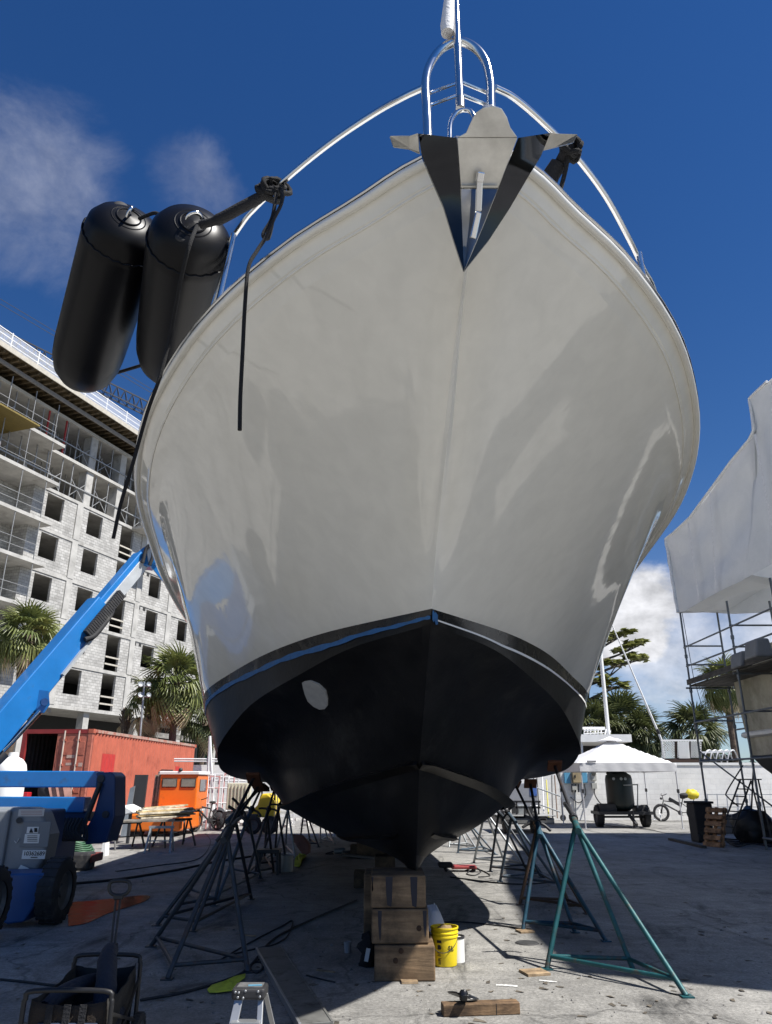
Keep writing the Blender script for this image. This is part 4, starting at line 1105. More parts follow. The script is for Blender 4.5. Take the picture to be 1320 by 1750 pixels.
# chassis and wheels
ch_ = MB().prism([PY(x, y, 9.1) for x, y in ((-30, 1494), (76, 1492), (70, 1530), (40, 1576), (12, 1580), (-30, 1560))], (0, .5, 0))
part(lift, 'chassis', ch_, M('chassis_blue', (.012, .07, .22), .4, var=.15, vs=3), bevel=.02)
def wheel(parent, c, r, w, axis='X', rim=None, tyre_m=None):
    m = Matrix.Rotation(R(90), 3, 'Y') if axis == 'X' else Matrix.Rotation(R(90), 3, 'X')
    prof = [(r * .60, -w / 2), (r * .86, -w / 2), (r * .97, -w * .40), (r, -w * .25), (r, w * .25), (r * .97, w * .40), (r * .86, w / 2), (r * .60, w / 2)]
    t = part(parent, 'tyre', MB().lathe(prof, 40, c, m), tyre_m or rubber, smooth=40)
    part(t, 'rim', MB().lathe([(.001, w * .30), (r * .2, w * .34), (r * .22, w * .24), (r * .52, w * .28), (r * .60, w * .44), (r * .61, -w * .44), (r * .5, -w * .28), (.001, -w * .3)], 32, c, m), rim or M('grey_rim', (.10, .105, .11), .5, .3), smooth=40)
    tr_ = MB()
    n = 22
    for i in range(n):
        a = 2 * math.pi * i / n
        for sgn in (-1, 1):
            d = Vector((0, math.cos(a), math.sin(a))) if axis == 'X' else Vector((math.cos(a), 0, math.sin(a)))
            ax_ = Vector((1, 0, 0)) if axis == 'X' else Vector((0, 1, 0))
            p = Vector(c) + d * r * .995 + ax_ * sgn * w * .22
            tr_.bar(p - ax_ * w * .2, p + ax_ * w * .2, r * .11, r * .05, d)
    part(t, 'tread', tr_, tyre_m or rubber, kind='stuff')
    return t
wheel(lift, (PY(88, 1538, 9.3).x, 9.40, .34), .34, .22)
wheel(lift, (-4.07, 8.45, .34), .34, .22)
wheel(lift, (-5.75, 9.40, .34), .34, .22)
part(lift, 'axle', MB().bb((-5.7, 9.3, .28), (-4.0, 9.6, .42)), dark_metal)

# ------------------------------------------------------------------ orange shipping container with one door open
orange = M('container_orange', (.42, .105, .06), .62, var=.14, vs=2, dirt=(.26, .06, .035), dth=.60, dscale=1.2)
orange_d = M('container_door_orange', (.42, .13, .085), .65, var=.2, vs=2, dirt=(.20, .05, .035), dth=.58)
red_d = M('container_red', (.22, .022, .022), .6, var=.2, vs=2)
tip0, tip1 = PY(160, 1246, 26.2), PY(335, 1272, 37.6)
yawc = math.atan2(-(tip1.x - tip0.x), tip1.y - tip0.y)
con = thing('shipping_container', 'long orange corrugated shipping container with one end door open', 'container', (tip0.x, tip0.y, 0), yawc)
Lc = (Vector((tip1.x, tip1.y)) - Vector((tip0.x, tip0.y))).length; Hc = tip0.z; Wc = 2.44
zb = .15
def corr(x, y0, y1, z0, z1, pitch=.278, dep=.045, sg=1):
    mb = MB(); pts = []; y = y0
    while y < y1 - 1e-3:
        for d, o in ((0, 0), (.072, 0), (.140, 1), (.212, 1)):
            if y + d <= y1: pts.append((y + d, o))
        y += pitch
    pts.append((y1, 0))
    mb.grid([[(x - sg * dep * o, yy, z) for yy, o in pts] for z in (z0, z1)])
    return mb
part(con, 'side_panel', corr(0, .12, Lc - .12, zb + .16, Hc - .10), orange, world=False)
part(con, 'side_panel', corr(-Wc, .12, Lc - .12, zb + .16, Hc - .10, sg=-1), void_shade, world=False)  # panel coloured near black for the shade inside the doorway
part(con, 'top_rail', MB().bb((-.06, .10, Hc - .10), (.02, Lc, Hc)), M('worn_pale_edge', (.45, .33, .27), .8, var=.4, vs=3, dirt=(.3, .08, .05), dth=.5), world=False)
part(con, 'top_rail', MB().bb((-Wc - .02, .10, Hc - .10), (-Wc + .06, Lc, Hc)), red_d, world=False)
part(con, 'bottom_rail', MB().bb((-.06, .10, zb), (.02, Lc, zb + .16)), orange, world=False)
part(con, 'roof', MB().bb((-Wc, .1, Hc - .06), (-.06, Lc - .01, Hc - .03)), red_d, world=False)
part(con, 'container_floor', MB().bb((-Wc, .1, zb), (-.06, Lc, zb + .15)), void_shade, world=False)
part(con, 'end_wall', MB().bb((-Wc, Lc - .1, zb), (0, Lc - .04, Hc - .1)), void_shade, world=False)
for x in (-Wc, -.14): part(con, 'corner_post', MB().bb((x, -.02, zb), (x + .14, .10, Hc)), orange_d if x > -1 else red_d, world=False)
part(con, 'header', MB().bb((-Wc + .14, -.02, Hc - .14), (-.14, .10, Hc)), red_d, world=False)
part(con, 'sill', MB().bb((-Wc + .14, -.02, zb), (-.14, .10, zb + .14)), red_d, world=False)
for x, y in ((-.15, -.03), (-.15, Lc - .16)): part(con, 'corner_casting', MB().bb((x, y, Hc - .13), (x + .18, y + .19, Hc + .005)), orange, world=False)
door = part(con, 'door', MB().bb((-.14 - 1.08, .0, zb + .15), (-.15, .05, Hc - .15)), orange_d, world=False)
for z in (.55, 1.15, 1.75, 2.35): part(door, 'door_panel', MB().bb((-.14 - 1.02, -.012, z), (-.22, .001, z + .44)), orange_d, world=False, bevel=.01)
for x in (-.45, -.95):
    part(door, 'locking_bar', MB().tube([(x, -.05, zb + .1), (x, -.05, Hc - .05)], .028, 8), M('pale_bar', (.5, .42, .36), .6, var=.2), smooth=40, world=False)
    for z in (.5, 1.2, 2.0, 2.8): part(door, 'bracket', MB().bb((x - .06, -.07, z), (x + .06, -.01, z + .06)), orange_d, world=False)
for x, z, w, h in ((-.80, 2.25, .28, .10), (-.80, 2.02, .22, .08), (-.36, 1.98, .14, .12), (-.36, 1.5, .12, .16)): part(door, 'decal', MB().bb((x, -.016, z), (x + w, -.011, z + h)), M('faded_decal', (.5, .36, .3), .8, var=.4, vs=40), world=False)
od = part(con, 'open_door', MB().bb((-Wc - .10, .15, zb + .15), (-Wc - .05, 1.25, Hc - .15)), red_d, world=False)
for y0_, z0_, w_, h_ in ((.954, 1.45, 1.112, .98), (8.738, 1.2, .556, .95)):
    pm_ = corr(.006, y0_, y0_ + w_, z0_, z0_ + h_); part(con, 'red_patch', pm_, M('patch_red', (.42, .03, .025), .6, var=.1), world=False, label='square of brighter red paint on the corrugated side')
for x, y, z, c in ((-1.9, 2.2, zb + .15, (.10, .10, .10)), (-1.5, 3.0, zb + .15, (.3, .3, .28))): pass
CM = MW[con.name]
# what is seen in the doorway
bag_m = M('dark_bag', (.03, .03, .035), .8, var=.3, vs=5, bump=.4, bs=10)
red_pl = M('red_plastic', (.45, .02, .03), .4)
solo('tool_bag', MB().ball(PY(82, 1350, 25.6), .32, 14, 8, (1, .7, 1.25)), bag_m, 'black bulging bag standing in the open container door', 'bag', smooth=60)
solo('red_crate', MB().bb(PY(33, 1366, 25.8), PY(48, 1354, 25.5)), red_pl, 'small red crate low in the dark container doorway', 'crate', bevel=.02)
sh_ = MB()
for i in range(3):
    a = PY(88 + i * 12, 1338 - 3 * i, 25.4); sh_.bar(a, PY(96 + i * 12, 1378, 25.5), .05, .22)
solo('striped_boards', sh_, M('pinkish_boards', (.40, .22, .18), .7, var=.3, vs=5), 'three pinkish boards leaning inside the container door', 'boards')
# white tank at the far left
tk = thing('white_tank', 'tall white plastic tank with rounded shoulders left of the container', 'tank', PY(12, 1372, 22))
c0 = PY(10, 1372, 22.4)
part(tk, 'body', MB().lathe([(.001, .0), (.40, .0), (.42, .1), (.42, 1.45), (.38, 1.62), (.27, 1.76), (.14, 1.82), (.13, 1.94), (.001, 1.95)], 32, (c0.x, c0.y, .35)), white_paint, smooth=45)
part(tk, 'stand', MB().bb((c0.x - .5, c0.y - .5, 0), (c0.x + .5, c0.y + .5, .35)), dark_metal)

# ------------------------------------------------------------------ things in front of the container
foam_b = M('black_foam_slab', (.02, .022, .026), .8, var=.2)
a, b_ = PY(222, 1384, 23.5), PY(244, 1384, 23.5); tz = PY(233, 1324, 23.5).z
solo('black_slab', MB().prism([(a.x, a.y, 0), (b_.x, a.y, 0), (b_.x - .02, a.y + .2, tz), (a.x - .02, a.y + .2, tz)], (0, .10, 0)), foam_b, 'tall black slab leaning upright before the orange container', 'slab')
a, b_ = PY(211, 1384, 23.3), PY(222, 1384, 23.3)
solo('grey_board', MB().prism([(a.x, a.y, 0), (b_.x, a.y, 0), (b_.x - .02, a.y + .3, PY(216, 1343, 23.5).z), (a.x + .03, a.y + .3, PY(214, 1347, 23.5).z)], (0, .05, 0)), M('grey_sheet', (.16, .18, .20), .7, var=.2), 'narrow grey board standing beside the black slab', 'board')
vb = thing('timber_bundle', 'bundle of weathered upright boards beside the orange truck cab', 'boards', PY(264, 1390, 25))
wgrey = wood('weathered_board', (.20, .17, .13), (.42, .37, .30), 2, .8)
for i in range(5):
    p = PY(258 + i * 3, 1395, 25.0 - .05 * i); part(vb, 'board', MB().bar((p.x, p.y, 0), (p.x + rnd.uniform(-.03, .05), p.y + .2, PY(262, 1320 + rnd.uniform(-2, 6), 25).z), .05, .16), wgrey)
# lumber on trestles
lum = [wood('lumber_yellow', (.42, .30, .13), (.62, .49, .27), 0, .8), wood('lumber_pale', (.52, .45, .33), (.70, .64, .52), 0, .8), wood('lumber_grey', (.17, .15, .125), (.33, .30, .26), 0, .8)]
stack = thing('lumber_stack', 'untidy stack of pale and yellow boards on trestles before the orange truck', 'lumber', (-5.6, 19.8, 0))
zl = PY(270, 1398, 19.8).z
for k in range(3):
    for i in range(6):
        a = PY(236 + rnd.uniform(-8, 14) + k * 5, 1392 - k * 6 - rnd.uniform(0, 2), 19.4 + i * .17); b_ = PY(318 + rnd.uniform(-6, 16), 1389 - k * 8 - rnd.uniform(0, 3), 20.2 + i * .17)
        a.z = zl + .055 * k + rnd.uniform(0, .012) + .02 * i; b_.z = zl + .06 * k + rnd.uniform(.02, .06) + .02 * i
        part(stack, 'board', MB().bar(a, b_, .14, .035), lum[rnd.choice((0, 0, 1, 1, 0))])
for i in range(6):
    a = PY(203 + i * 3, 1400 + rnd.uniform(0, 3), 18.9 + .12 * i); b_ = PY(292 + rnd.uniform(-3, 8), 1396 + rnd.uniform(0, 3), 19.2 + .12 * i)
    a.z = zl - .04; b_.z = zl - .03 + .01 * (i % 2)
    part(stack, 'board', MB().bar(a, b_, .15, .04), lum[2])
def trestle(label, cx_, cy_, w, h, m=dark_metal, yaw=0.0):
    t = thing('trestle', label, 'trestle', (cx_, cy_, 0), yaw, 'metal trestles carrying the lumber')
    part(t, 'top_bar', MB().bb((-w / 2, -.05, h - .05), (w / 2, .05, h)), m, world=False)
    for sx in (-1, 1):
        for sy in (-1, 1):
            part(t, 'leg', MB().bar((sx * w * .42, sy * .03, h - .03), (sx * w * .5, sy * .26, 0), .035, .035), m, world=False)
        part(t, 'brace', MB().bar((sx * w * .46, -.16, h * .45), (sx * w * .46, .16, h * .45), .025, .025), m, world=False)
    part(t, 'brace', MB().bar((-w * .46, -.15, h * .45), (w * .46, -.15, h * .45), .025, .025), m, world=False)
p = PY(215, 1400, 19.3); trestle('dark trestle under the left end of the grey boards', p.x, 19.4, .8, zl - .065, yaw=.9)
p = PY(300, 1400, 19.9); trestle('dark trestle under the right end of the lumber stack', p.x, 20.0, .9, zl - .02, yaw=.9)
p = G(268, 1458); trestle('low grey metal trestle standing in front of the lumber', p.x, p.y + .2, .55, .55, galv, .1)
p = G(299, 1440); trestle('small dark trestle right of the low grey one', p.x, p.y + .2, .35, .55, dark_metal, .2)
pn = MB().prism([PY(x, y, 20.6) for x, y in ((196, 1379), (212, 1377), (226, 1384), (229, 1389), (215, 1393), (196, 1394))], (0, .8, .02))
pn2 = thing('moulded_shell', 'white moulded fibreglass panel lying on trestles left of the lumber', 'panel', PY(210, 1400, 20.8))
part(pn2, 'shell', pn, white_paint, bevel=.03)
part(pn2, 'leg', MB().bb((PY(200, 1395, 20.8).x, 20.8, 0), (PY(205, 1395, 20.8).x, 20.9, PY(200, 1391, 20.8).z)), dark_metal)
part(pn2, 'leg', MB().bb((PY(220, 1395, 20.8).x, 20.8, 0), (PY(224, 1395, 20.8).x, 20.9, PY(200, 1391, 20.8).z)), dark_metal)
st = thing('step_stool', 'white plastic step stool on the ground behind the boom lift', 'stool', G(158, 1462))
p = G(158, 1463)
part(st, 'tread', MB().bb((p.x - .22, p.y, .27), (p.x + .26, p.y + .25, .31)), white_paint, bevel=.01)
for sx in (-.2, .22): part(st, 'side', MB().prism([(p.x + sx - .05, p.y, 0), (p.x + sx + .05, p.y, 0), (p.x + sx + .03, p.y, .27), (p.x + sx - .03, p.y, .27)], (0, .25, 0)), white_paint)
hb = thing('hose_cart', 'dark low cart with a heap of green hose and a red frame', 'cart', G(118, 1486))
p = G(118, 1488)
part(hb, 'bed', MB().bb((p.x - .38, p.y, .12), (p.x + .38, p.y + .6, .26)), M('dark_red_frame', (.16, .03, .025), .6), bevel=.02)
part(hb, 'drum', MB().bb((p.x - .05, p.y - .05, .0), (p.x + .36, p.y + .3, .30)), rubber, bevel=.05)
gh = MB()
for i in range(5): gh.tube([(p.x - .02 + (.30 - .03 * i) * math.cos(a), p.y + .3 + .2 * math.sin(a), .30 + .035 * i + .02 * math.sin(3 * a)) for a in [2 * math.pi * j / 20 for j in range(20)]], .022, 6, closed=True)
part(hb, 'hose', gh, M('green_hose', (.05, .13, .07), .6, var=.3), smooth=60)

# ------------------------------------------------------------------ orange yard truck
tr_o = M('truck_orange', (.75, .165, .012), .42, var=.07, vs=3, dirt=(.35, .10, .03), dth=.66)
trk = thing('orange_truck', 'small orange yard truck with a white roof and two rear cab windows', 'truck', PY(302, 1425, 25))
YT = 24.8
def tx(px): return PY(px, 1350, YT).x
def tz_(py): return PY(300, py, YT).z
part(trk, 'cab', MB().bb((tx(272), YT, tz_(1384)), (tx(337), YT + 1.5, tz_(1324))), tr_o, bevel=.04)
part(trk, 'roof', MB().bb((tx(270), YT - .04, tz_(1324)), (tx(339), YT + 1.55, tz_(1318))), white_paint, bevel=.02)
for x0_, x1_ in ((276, 302), (308, 334)):
    w = part(trk, 'window_gasket', MB().bb((tx(x0_), YT - .025, tz_(1346)), (tx(x1_), YT + .01, tz_(1330.5))), rubber, bevel=.03)
    part(w, 'pane', MB().bb((tx(x0_ + 1.5), YT - .03, tz_(1344.5)), (tx(x1_ - 1.5), YT - .02, tz_(1332))), M('dusty_glass', (.20, .20, .17), .15, var=.3, vs=4, coat=.5), bevel=.02)
part(trk, 'side_window', MB().bb((tx(337) - .01, YT + .3, tz_(1352)), (tx(337) + .02, YT + 1.2, tz_(1332))), black_gloss)
part(trk, 'lower_body', MB().bb((tx(252), YT - 1.4, tz_(1416)), (tx(334), YT + 1.4, tz_(1388))), tr_o, bevel=.05)
part(trk, 'fender', MB().lathe([(.30, -.15), (.42, -.15), (.42, .15), (.30, .15)], 16, (tx(318), YT - 1.45, .42), Matrix.Rotation(R(90), 3, 'X'), math.pi), tr_o, smooth=40)
part(trk, 'roof_lamp', MB().ball((tx(306), YT, tz_(1316)), .07, 10, 6), dark_metal, smooth=60)
part(trk, 'roof_rail', MB().tube([(tx(268), YT + .05, tz_(1321)), (tx(272), YT + .05, tz_(1316)), (tx(292), YT + .05, tz_(1316.5))], .02, 6), dark_metal, smooth=50)
for x_ in (262, 324): wheel(trk, (tx(x_), YT - .9, .30), .30, .2, 'X')
for x_ in (262, 324): wheel(trk, (tx(x_), YT + 1.0, .30), .30, .2, 'X')

# ------------------------------------------------------------------ pale clutter between the truck and the hull
wf = M('white_tube', (.72, .72, .72), .45, var=.08)
pk = M('pink_primer_tube', (.55, .28, .27), .6, var=.2)
sf = thing('scaffold_pile', 'stack of white and pink scaffold frames behind the orange truck', 'scaffold frames', PY(372, 1408, 27.5))
for i in range(6):
    x0_ = 342 + i * 9 + rnd.uniform(-2, 2); Yq = 27 + i * .25; m = (wf, pk, wf, wf, pk, wf)[i]
    mb = MB(); a, b_ = PY(x0_, 1405, Yq), PY(x0_ + 17, 1405, Yq); t0 = PY(x0_, 1318 + rnd.uniform(-6, 10), Yq).z
    mb.tube([(a.x, Yq, 0), (a.x, Yq + .1, t0)], .025, 6).tube([(b_.x, Yq, 0), (b_.x, Yq + .1, t0)], .025, 6)
    for z in (.3, .8, 1.3, t0 - .03): mb.tube([(a.x, Yq + .02, z), (b_.x, Yq + .02, z)], .02, 6)
    part(sf, 'frame', mb, m, smooth=50)
lr = thing('pipe_rack', 'white pipe rack with long horizontal tubes in front of the container end', 'rack', PY(350, 1410, 29))
for i, y in enumerate((1297, 1301, 1329, 1334)):
    part(lr, 'pipe', MB().tube([PY(298 if i < 2 else 330, y, 29), PY(420, y + .5, 29)], .025, 8), wf, smooth=50)
for x_ in (352, 366): part(lr, 'upright', MB().tube([PY(x_, 1404, 29), PY(359, 1258, 29)], .05, 8), wf, smooth=50)
part(lr, 'shelf', MB().bb(PY(330, 1324, 29.2), PY(430, 1308, 30.0)), white_paint)
cp = thing('cream_trailer', 'cream ribbed trailer body with a dark chassis behind the left stands', 'trailer', PY(408, 1405, 26))
Yq = 26.0
part(cp, 'panel', MB().bb(PY(386, 1384, Yq), PY(431, 1338, Yq + .8)), M('cream_panel', (.55, .53, .42), .7, var=.12, vs=2), bevel=.02)
for i in range(7): part(cp, 'rib', MB().bb(PY(389 + i * 6, 1382, Yq - .04), PY(390.5 + i * 6, 1341, Yq + .02)), M('cream_panel', (.55, .53, .42)))
part(cp, 'chassis', MB().bb(PY(380, 1398, Yq - .1), PY(436, 1386, Yq + .8)), dark_metal)
for x_ in (392, 424): wheel(cp, (PY(x_, 1395, Yq).x, Yq + .1, .30), .30, .18, 'X')
ye = M('forklift_yellow', (.72, .50, .02), .45, var=.08, vs=3, dirt=(.3, .2, .05), dth=.66)
fk = thing('forklift', 'yellow forklift seen between the left jack stands', 'forklift', PY(452, 1405, 24.5))
Yq = 24.5
part(fk, 'body', MB().prism([PY(x, y, Yq) for x, y in ((430, 1396), (468, 1398), (470, 1370), (458, 1356), (446, 1357), (440, 1376), (430, 1386))], (0, 1.4, 0)), ye, bevel=.04)
part(fk, 'counterweight', MB().bb(PY(426, 1402, Yq - .15), PY(446, 1390, Yq + .5)), dark_metal, bevel=.03)
for x_ in (434, 462): wheel(fk, (PY(x_, 1400, Yq).x, Yq - .05, .26), .26, .2, 'Y')
part(fk, 'mast', MB().bb(PY(472, 1402, Yq + .1), PY(477, 1330, Yq + .3)), dark_metal)
part(fk, 'guard', MB().tube([PY(448, 1357, Yq), PY(448, 1326, Yq), PY(470, 1326, Yq), PY(470, 1368, Yq)], .03, 6), dark_metal, smooth=50)
def bicycle(name, label, c, L, r, m, yaw=0, bag=None, fat=.03, group=None):
    t = thing(name, label, 'bicycle', c, yaw, group)
    for sx in (-1, 1):
        x = sx * L / 2
        w_ = part(t, 'wheel', MB().tube([(x + r * .86 * math.cos(a), 0, r + r * .86 * math.sin(a)) for a in [2 * math.pi * i / 28 for i in range(28)]], fat, 8, closed=True), rubber, smooth=60, world=False)
        part(w_, 'hub', MB().cyl((x, -.06, r), (x, .06, r), .03, 10), dark_metal, smooth=40, world=False)
        sp = MB()
        for i in range(10):
            a = 2 * math.pi * i / 10; sp.bar((x, 0, r), (x + r * .8 * math.cos(a), 0, r + r * .8 * math.sin(a)), .006, .006, (0, 1, 0))
        part(w_, 'spokes', sp, galv, world=False, kind='stuff')
    hd = (-L / 2 + .14, 0, r * 2 + .12)
    f = MB().tube([(-L / 2, .05, r), hd], .018, 6).tube([(-L / 2, -.05, r), hd], .018, 6)
    f.tube([(hd[0] + .01, 0, hd[2] - .12), (.06, 0, r + .02)], .03, 8).tube([hd, (L * .16, 0, r * 2 + .03)], .024, 8)
    f.tube([(.06, 0, r), (L * .20, 0, r * 2 + .20)], .02, 8).tube([(.06, .05, r), (L / 2, .05, r)], .014, 6).tube([(L * .17, 0, r * 2), (L / 2, .05, r)], .014, 6)
    part(t, 'frame', f, m, smooth=50, world=False)
    part(t, 'handlebar', MB().tube([(hd[0], 0, hd[2]), (hd[0] - .02, 0, hd[2] + .2)], .016, 6).tube(spline([(hd[0] + .06, -.3, hd[2] + .26), (hd[0] - .03, -.12, hd[2] + .2), (hd[0] - .03, .12, hd[2] + .2), (hd[0] + .06, .3, hd[2] + .26)], 4), .014, 6), dark_metal, smooth=50, world=False)
    part(t, 'saddle', MB().ball((L * .20, 0, r * 2 + .23), .13, 12, 6, (1, .55, .35)), rubber, smooth=60, world=False)
    part(t, 'crank', MB().cyl((.06, -.08, r), (.06, -.05, r), .09, 14).bar((.06, -.09, r), (.16, -.09, r - .12), .02, .015), dark_metal, smooth=40, world=False)
    part(t, 'headlamp', MB().ball((hd[0] - .08, 0, hd[2] + .08), .05, 10, 6), dark_metal, smooth=60, world=False)
    return t
p = G(352, 1421); bicycle('bicycle', 'dark bicycle parked end on between the orange truck and the frames', p, .95, .32, dark_metal, .9)
bk = thing('black_bag', 'black sack on the ground beside the parked bicycle', 'bag', G(372, 1416))
p = G(372, 1416); part(bk, 'sack', MB().ball((p.x, p.y, .34), .30, 14, 8, (.9, .8, 1.15)), bag_m, smooth=60)
# low white rubble and offcuts along the lit edge
rub = MB()
for _ in range(90):
    p = G(rnd.uniform(300, 620), rnd.uniform(1402, 1414)); s_ = rnd.uniform(.05, .22)
    rub.box(p + Vector((0, 0, s_ * .25)), (s_ * rnd.uniform(.8, 2), s_, s_ * rnd.uniform(.4, .8)), Matrix.Rotation(rnd.uniform(0, 3), 3, 'Z'))
struct('rubble', rub, M('white_rubble', (.62, .61, .58), .9, var=.3), kind='stuff')
rk = thing('white_bench', 'long low white rail fence in the sunlight beyond the keel', 'rail', G(540, 1408))
for i in range(6):
    a = G(470 + i * 32, 1409); part(rk, 'post', MB().bar(a, a + Vector((0, 0, .55)), .06, .06), wf)
for z in (.3, .52): part(rk, 'rail', MB().bar(G(466, 1409) + Vector((0, 0, z)), G(640, 1409) + Vector((0, 0, z)), .05, .08), wf)
# timber rail fence and green screen behind the container
fw = thing('timber_fence', 'weathered pale timber rail fence seen above the orange container', 'fence', PY(300, 1275, 42))
for x_ in (241, 266, 291, 318, 340, 358): part(fw, 'post', MB().bb(PY(x_ - 1.5, 1300, 42), PY(x_ + 1.5, 1240 + (x_ - 241) * .13, 42.15)), wgrey)
for o, h in ((0, 5), (13, 4)): part(fw, 'rail', MB().bar(PY(238, 1252 + o, 41.95), PY(362, 1268 + o, 41.95), .06, .26 if o == 0 else .12), M('bleached_timber', (.50, .48, .44), .8, var=.35, vs=5))
gs = thing('green_screen', 'dark green mesh screen at the far end of the orange container', 'screen', PY(350, 1285, 41))
part(gs, 'mesh', MB().bb(PY(336, 1300, 41), PY(366, 1262, 41.05)), M('green_mesh', (.015, .07, .045), .8, var=.3))
part(gs, 'post', MB().bb(PY(336, 1300, 40.98), PY(338, 1255, 41.1)), galv)
# ------------------------------------------------------------------ shrink-wrapped boat and its scaffold on the right
XW = 8.9
film = bpy.data.materials.new('shrink_wrap_film'); film.use_nodes = True
t_ = film.node_tree; p_ = t_.nodes['Principled BSDF']
c_ = N('ShaderNodeTexCoord', t_); n_ = N('ShaderNodeTexNoise', t_); n_.inputs['Scale'].default_value = 1.1; n_.inputs['Detail'].default_value = 9; n_.inputs['Roughness'].default_value = .7; n_.inputs['Distortion'].default_value = .8
t_.links.new(c_.outputs['Object'], n_.inputs['Vector'])
cr = N('ShaderNodeValToRGB', t_); cr.color_ramp.elements[0].position = .35; cr.color_ramp.elements[1].position = .68
cr.color_ramp.elements[0].color = (.62, .64, .66, 1); cr.color_ramp.elements[1].color = (.74, .75, .765, 1)
t_.links.new(n_.outputs[0], cr.inputs[0]); t_.links.new(cr.outputs[0], p_.inputs['Base Color'])
p_.inputs['Roughness'].default_value = .32; p_.inputs['Specular IOR Level'].default_value = .4
tr_ = N('ShaderNodeBsdfTranslucent', t_); tr_.inputs[0].default_value = (.85, .87, .88, 1)
ms = N('ShaderNodeMixShader', t_); ms.inputs[0].default_value = .24
n2_ = N('ShaderNodeTexNoise', t_); n2_.inputs['Scale'].default_value = 3.5; n2_.inputs['Detail'].default_value = 8; n2_.inputs['Roughness'].default_value = .65; n2_.inputs['Distortion'].default_value = 1.5
t_.links.new(c_.outputs['Object'], n2_.inputs['Vector'])
bp_ = N('ShaderNodeBump', t_); bp_.inputs['Strength'].default_value = .16; bp_.inputs['Distance'].default_value = .06
t_.links.new(n2_.outputs[0], bp_.inputs['Height']); t_.links.new(bp_.outputs[0], p_.inputs['Normal'])
t_.links.new(p_.outputs[0], ms.inputs[1]); t_.links.new(tr_.outputs[0], ms.inputs[2])
t_.links.new(ms.outputs[0], t_.nodes['Material Output'].inputs[0])
wrap = thing('shrink_wrap', 'translucent white shrink wrap tent stretched high over the scaffolded boat on the right', 'cover', (XW + 3, 16, 0))
TOPW = [(12.5, 11.1), (9.0, 11.8), (6.0, 12.2), (3.9, 12.2)]; BOTW = [(12.5, 6.45), (9.0, 6.45), (6.0, 6.45), (3.9, 6.45)]
top_px = [(1139, 921), (1152, 911), (1180, 885), (1215, 838), (1250, 790), (1282, 752), (1290, 735), (1286, 705), (1282, 682), (1292, 672), (1320, 646)]
bot_px = [(1160, 1047), (1172, 1044), (1195, 1030), (1220, 1016), (1240, 1006), (1265, 994), (1275, 988), (1275, 988), (1278, 987), (1285, 983), (1320, 963)]
def wob(a, b_): return .04 * math.sin(a * 3.1 + b_ * 1.7) + .03 * math.sin(a * 7.3 - b_ * 4.1)
def lean(px): return XW
tp_, bt_ = [PX(x, y, XW) for x, y in top_px], [PX(x, y, XW) for x, y in bot_px]
tp_ += [Vector((XW, y, z)) for y, z in TOPW]; bt_ += [Vector((XW, y, z)) for y, z in BOTW]
KV = 12
def fine(pts, k=4):
    r = []
    for i in range(len(pts) - 1):
        for j in range(k): r.append(lerp(pts[i], pts[i + 1], j / k))
    return r + [pts[-1]]
tf, bf = fine(tp_), fine(bt_)
rows = []
for j in range(KV + 1):
    v = j / KV
    rows.append([lerp(b_, t, v) + Vector(((wob(b_.y * .5, v * 5) * .6 + .10 * math.sin(math.pi * v) * (1 if i > 2 else .3)) * min(1, v * 4), 0, 0)) for i, (t, b_) in enumerate(zip(tf, bf))])
sd_ = MB().grid(rows)
o = part(wrap, 'side_film', sd_, film, smooth=60)
# far end, roof and off side
ce, ct = bf[0], tf[0]
rows = []
for j in range(9):
    v = j / 8; a = lerp(ce, ct, v)
    rows.append([a + Vector((8.5 * i / 10, .15 * math.sin(i * 1.3 + v * 4), -.02 * (i == 0) + .04 * math.sin(i * 1.9) * (1 - v) + (.9 * v * math.sin(math.pi * i / 10)))) for i in range(11)])
part(wrap, 'end_film', MB().grid(rows), film, smooth=60)
fe = [lerp(bf[-1], tf[-1], v / 4) for v in range(5)]
part(wrap, 'near_end_film', MB().grid([[p + Vector((8.5 * i / 6, -1.2 * i / 6, .8 * (v / 4) * math.sin(math.pi * i / 6))) for i in range(7)] for v, p in enumerate(fe)]), film, smooth=60)
rows = [[t for t in tf], [t + Vector((2.2, .1, .8)) for t in tf], [t + Vector((4.4, .1, 1.0)) for t in tf], [t + Vector((8.5, .1, .0)) for t in tf]]
part(wrap, 'roof_film', MB().grid(rows), film, smooth=60)
part(wrap, 'off_side_film', MB().grid([[b_ + Vector((8.5, 0, 0)) for b_ in bf], [t + Vector((8.5, .1, 0)) for t in tf]]), film, smooth=60)
# gathered lower hem, sagging inside skirt
sk = MB()
sk.grid([[b_ + Vector((.05, .02, .10)) for b_ in bf[:30]], [b_ + Vector((.7 + .25 * math.sin(b_.y * 1.1), .3, .05 + .05 * math.sin(b_.y * 2.3))) for b_ in bf[:30]], [b_ + Vector((1.7 + .2 * math.sin(b_.y * 1.7), .4, .35 + .2 * math.sin(b_.y * 1.9 + 1))) for b_ in bf[:30]], [b_ + Vector((3.2, .5, 1.1)) for b_ in bf[:30]]])
part(wrap, 'inner_skirt', sk, film, smooth=60)
wt = M('weld_tape', (.72, .73, .74), .35, var=.15, vs=14, bump=.5, bs=25)
def seam(a, b_, w):
    k = 14; L_ = []
    for i in range(k + 1):
        q = lerp(Vector((*a, 0)), Vector((*b_, 0)), i / k); L_.append((q.x, q.y))
    return MB().grid([[PX(x + sx * w, y, XW - .13 + .0 * sx) for x, y in L_] for sx in (-1, 1)])
part(wrap, 'weld_seam', seam((1291, 742), (1330, 962), 2.2), wt, smooth=60)
part(wrap, 'weld_seam', seam((1176, 892), (1195, 1028), 1.3), wt, smooth=60)
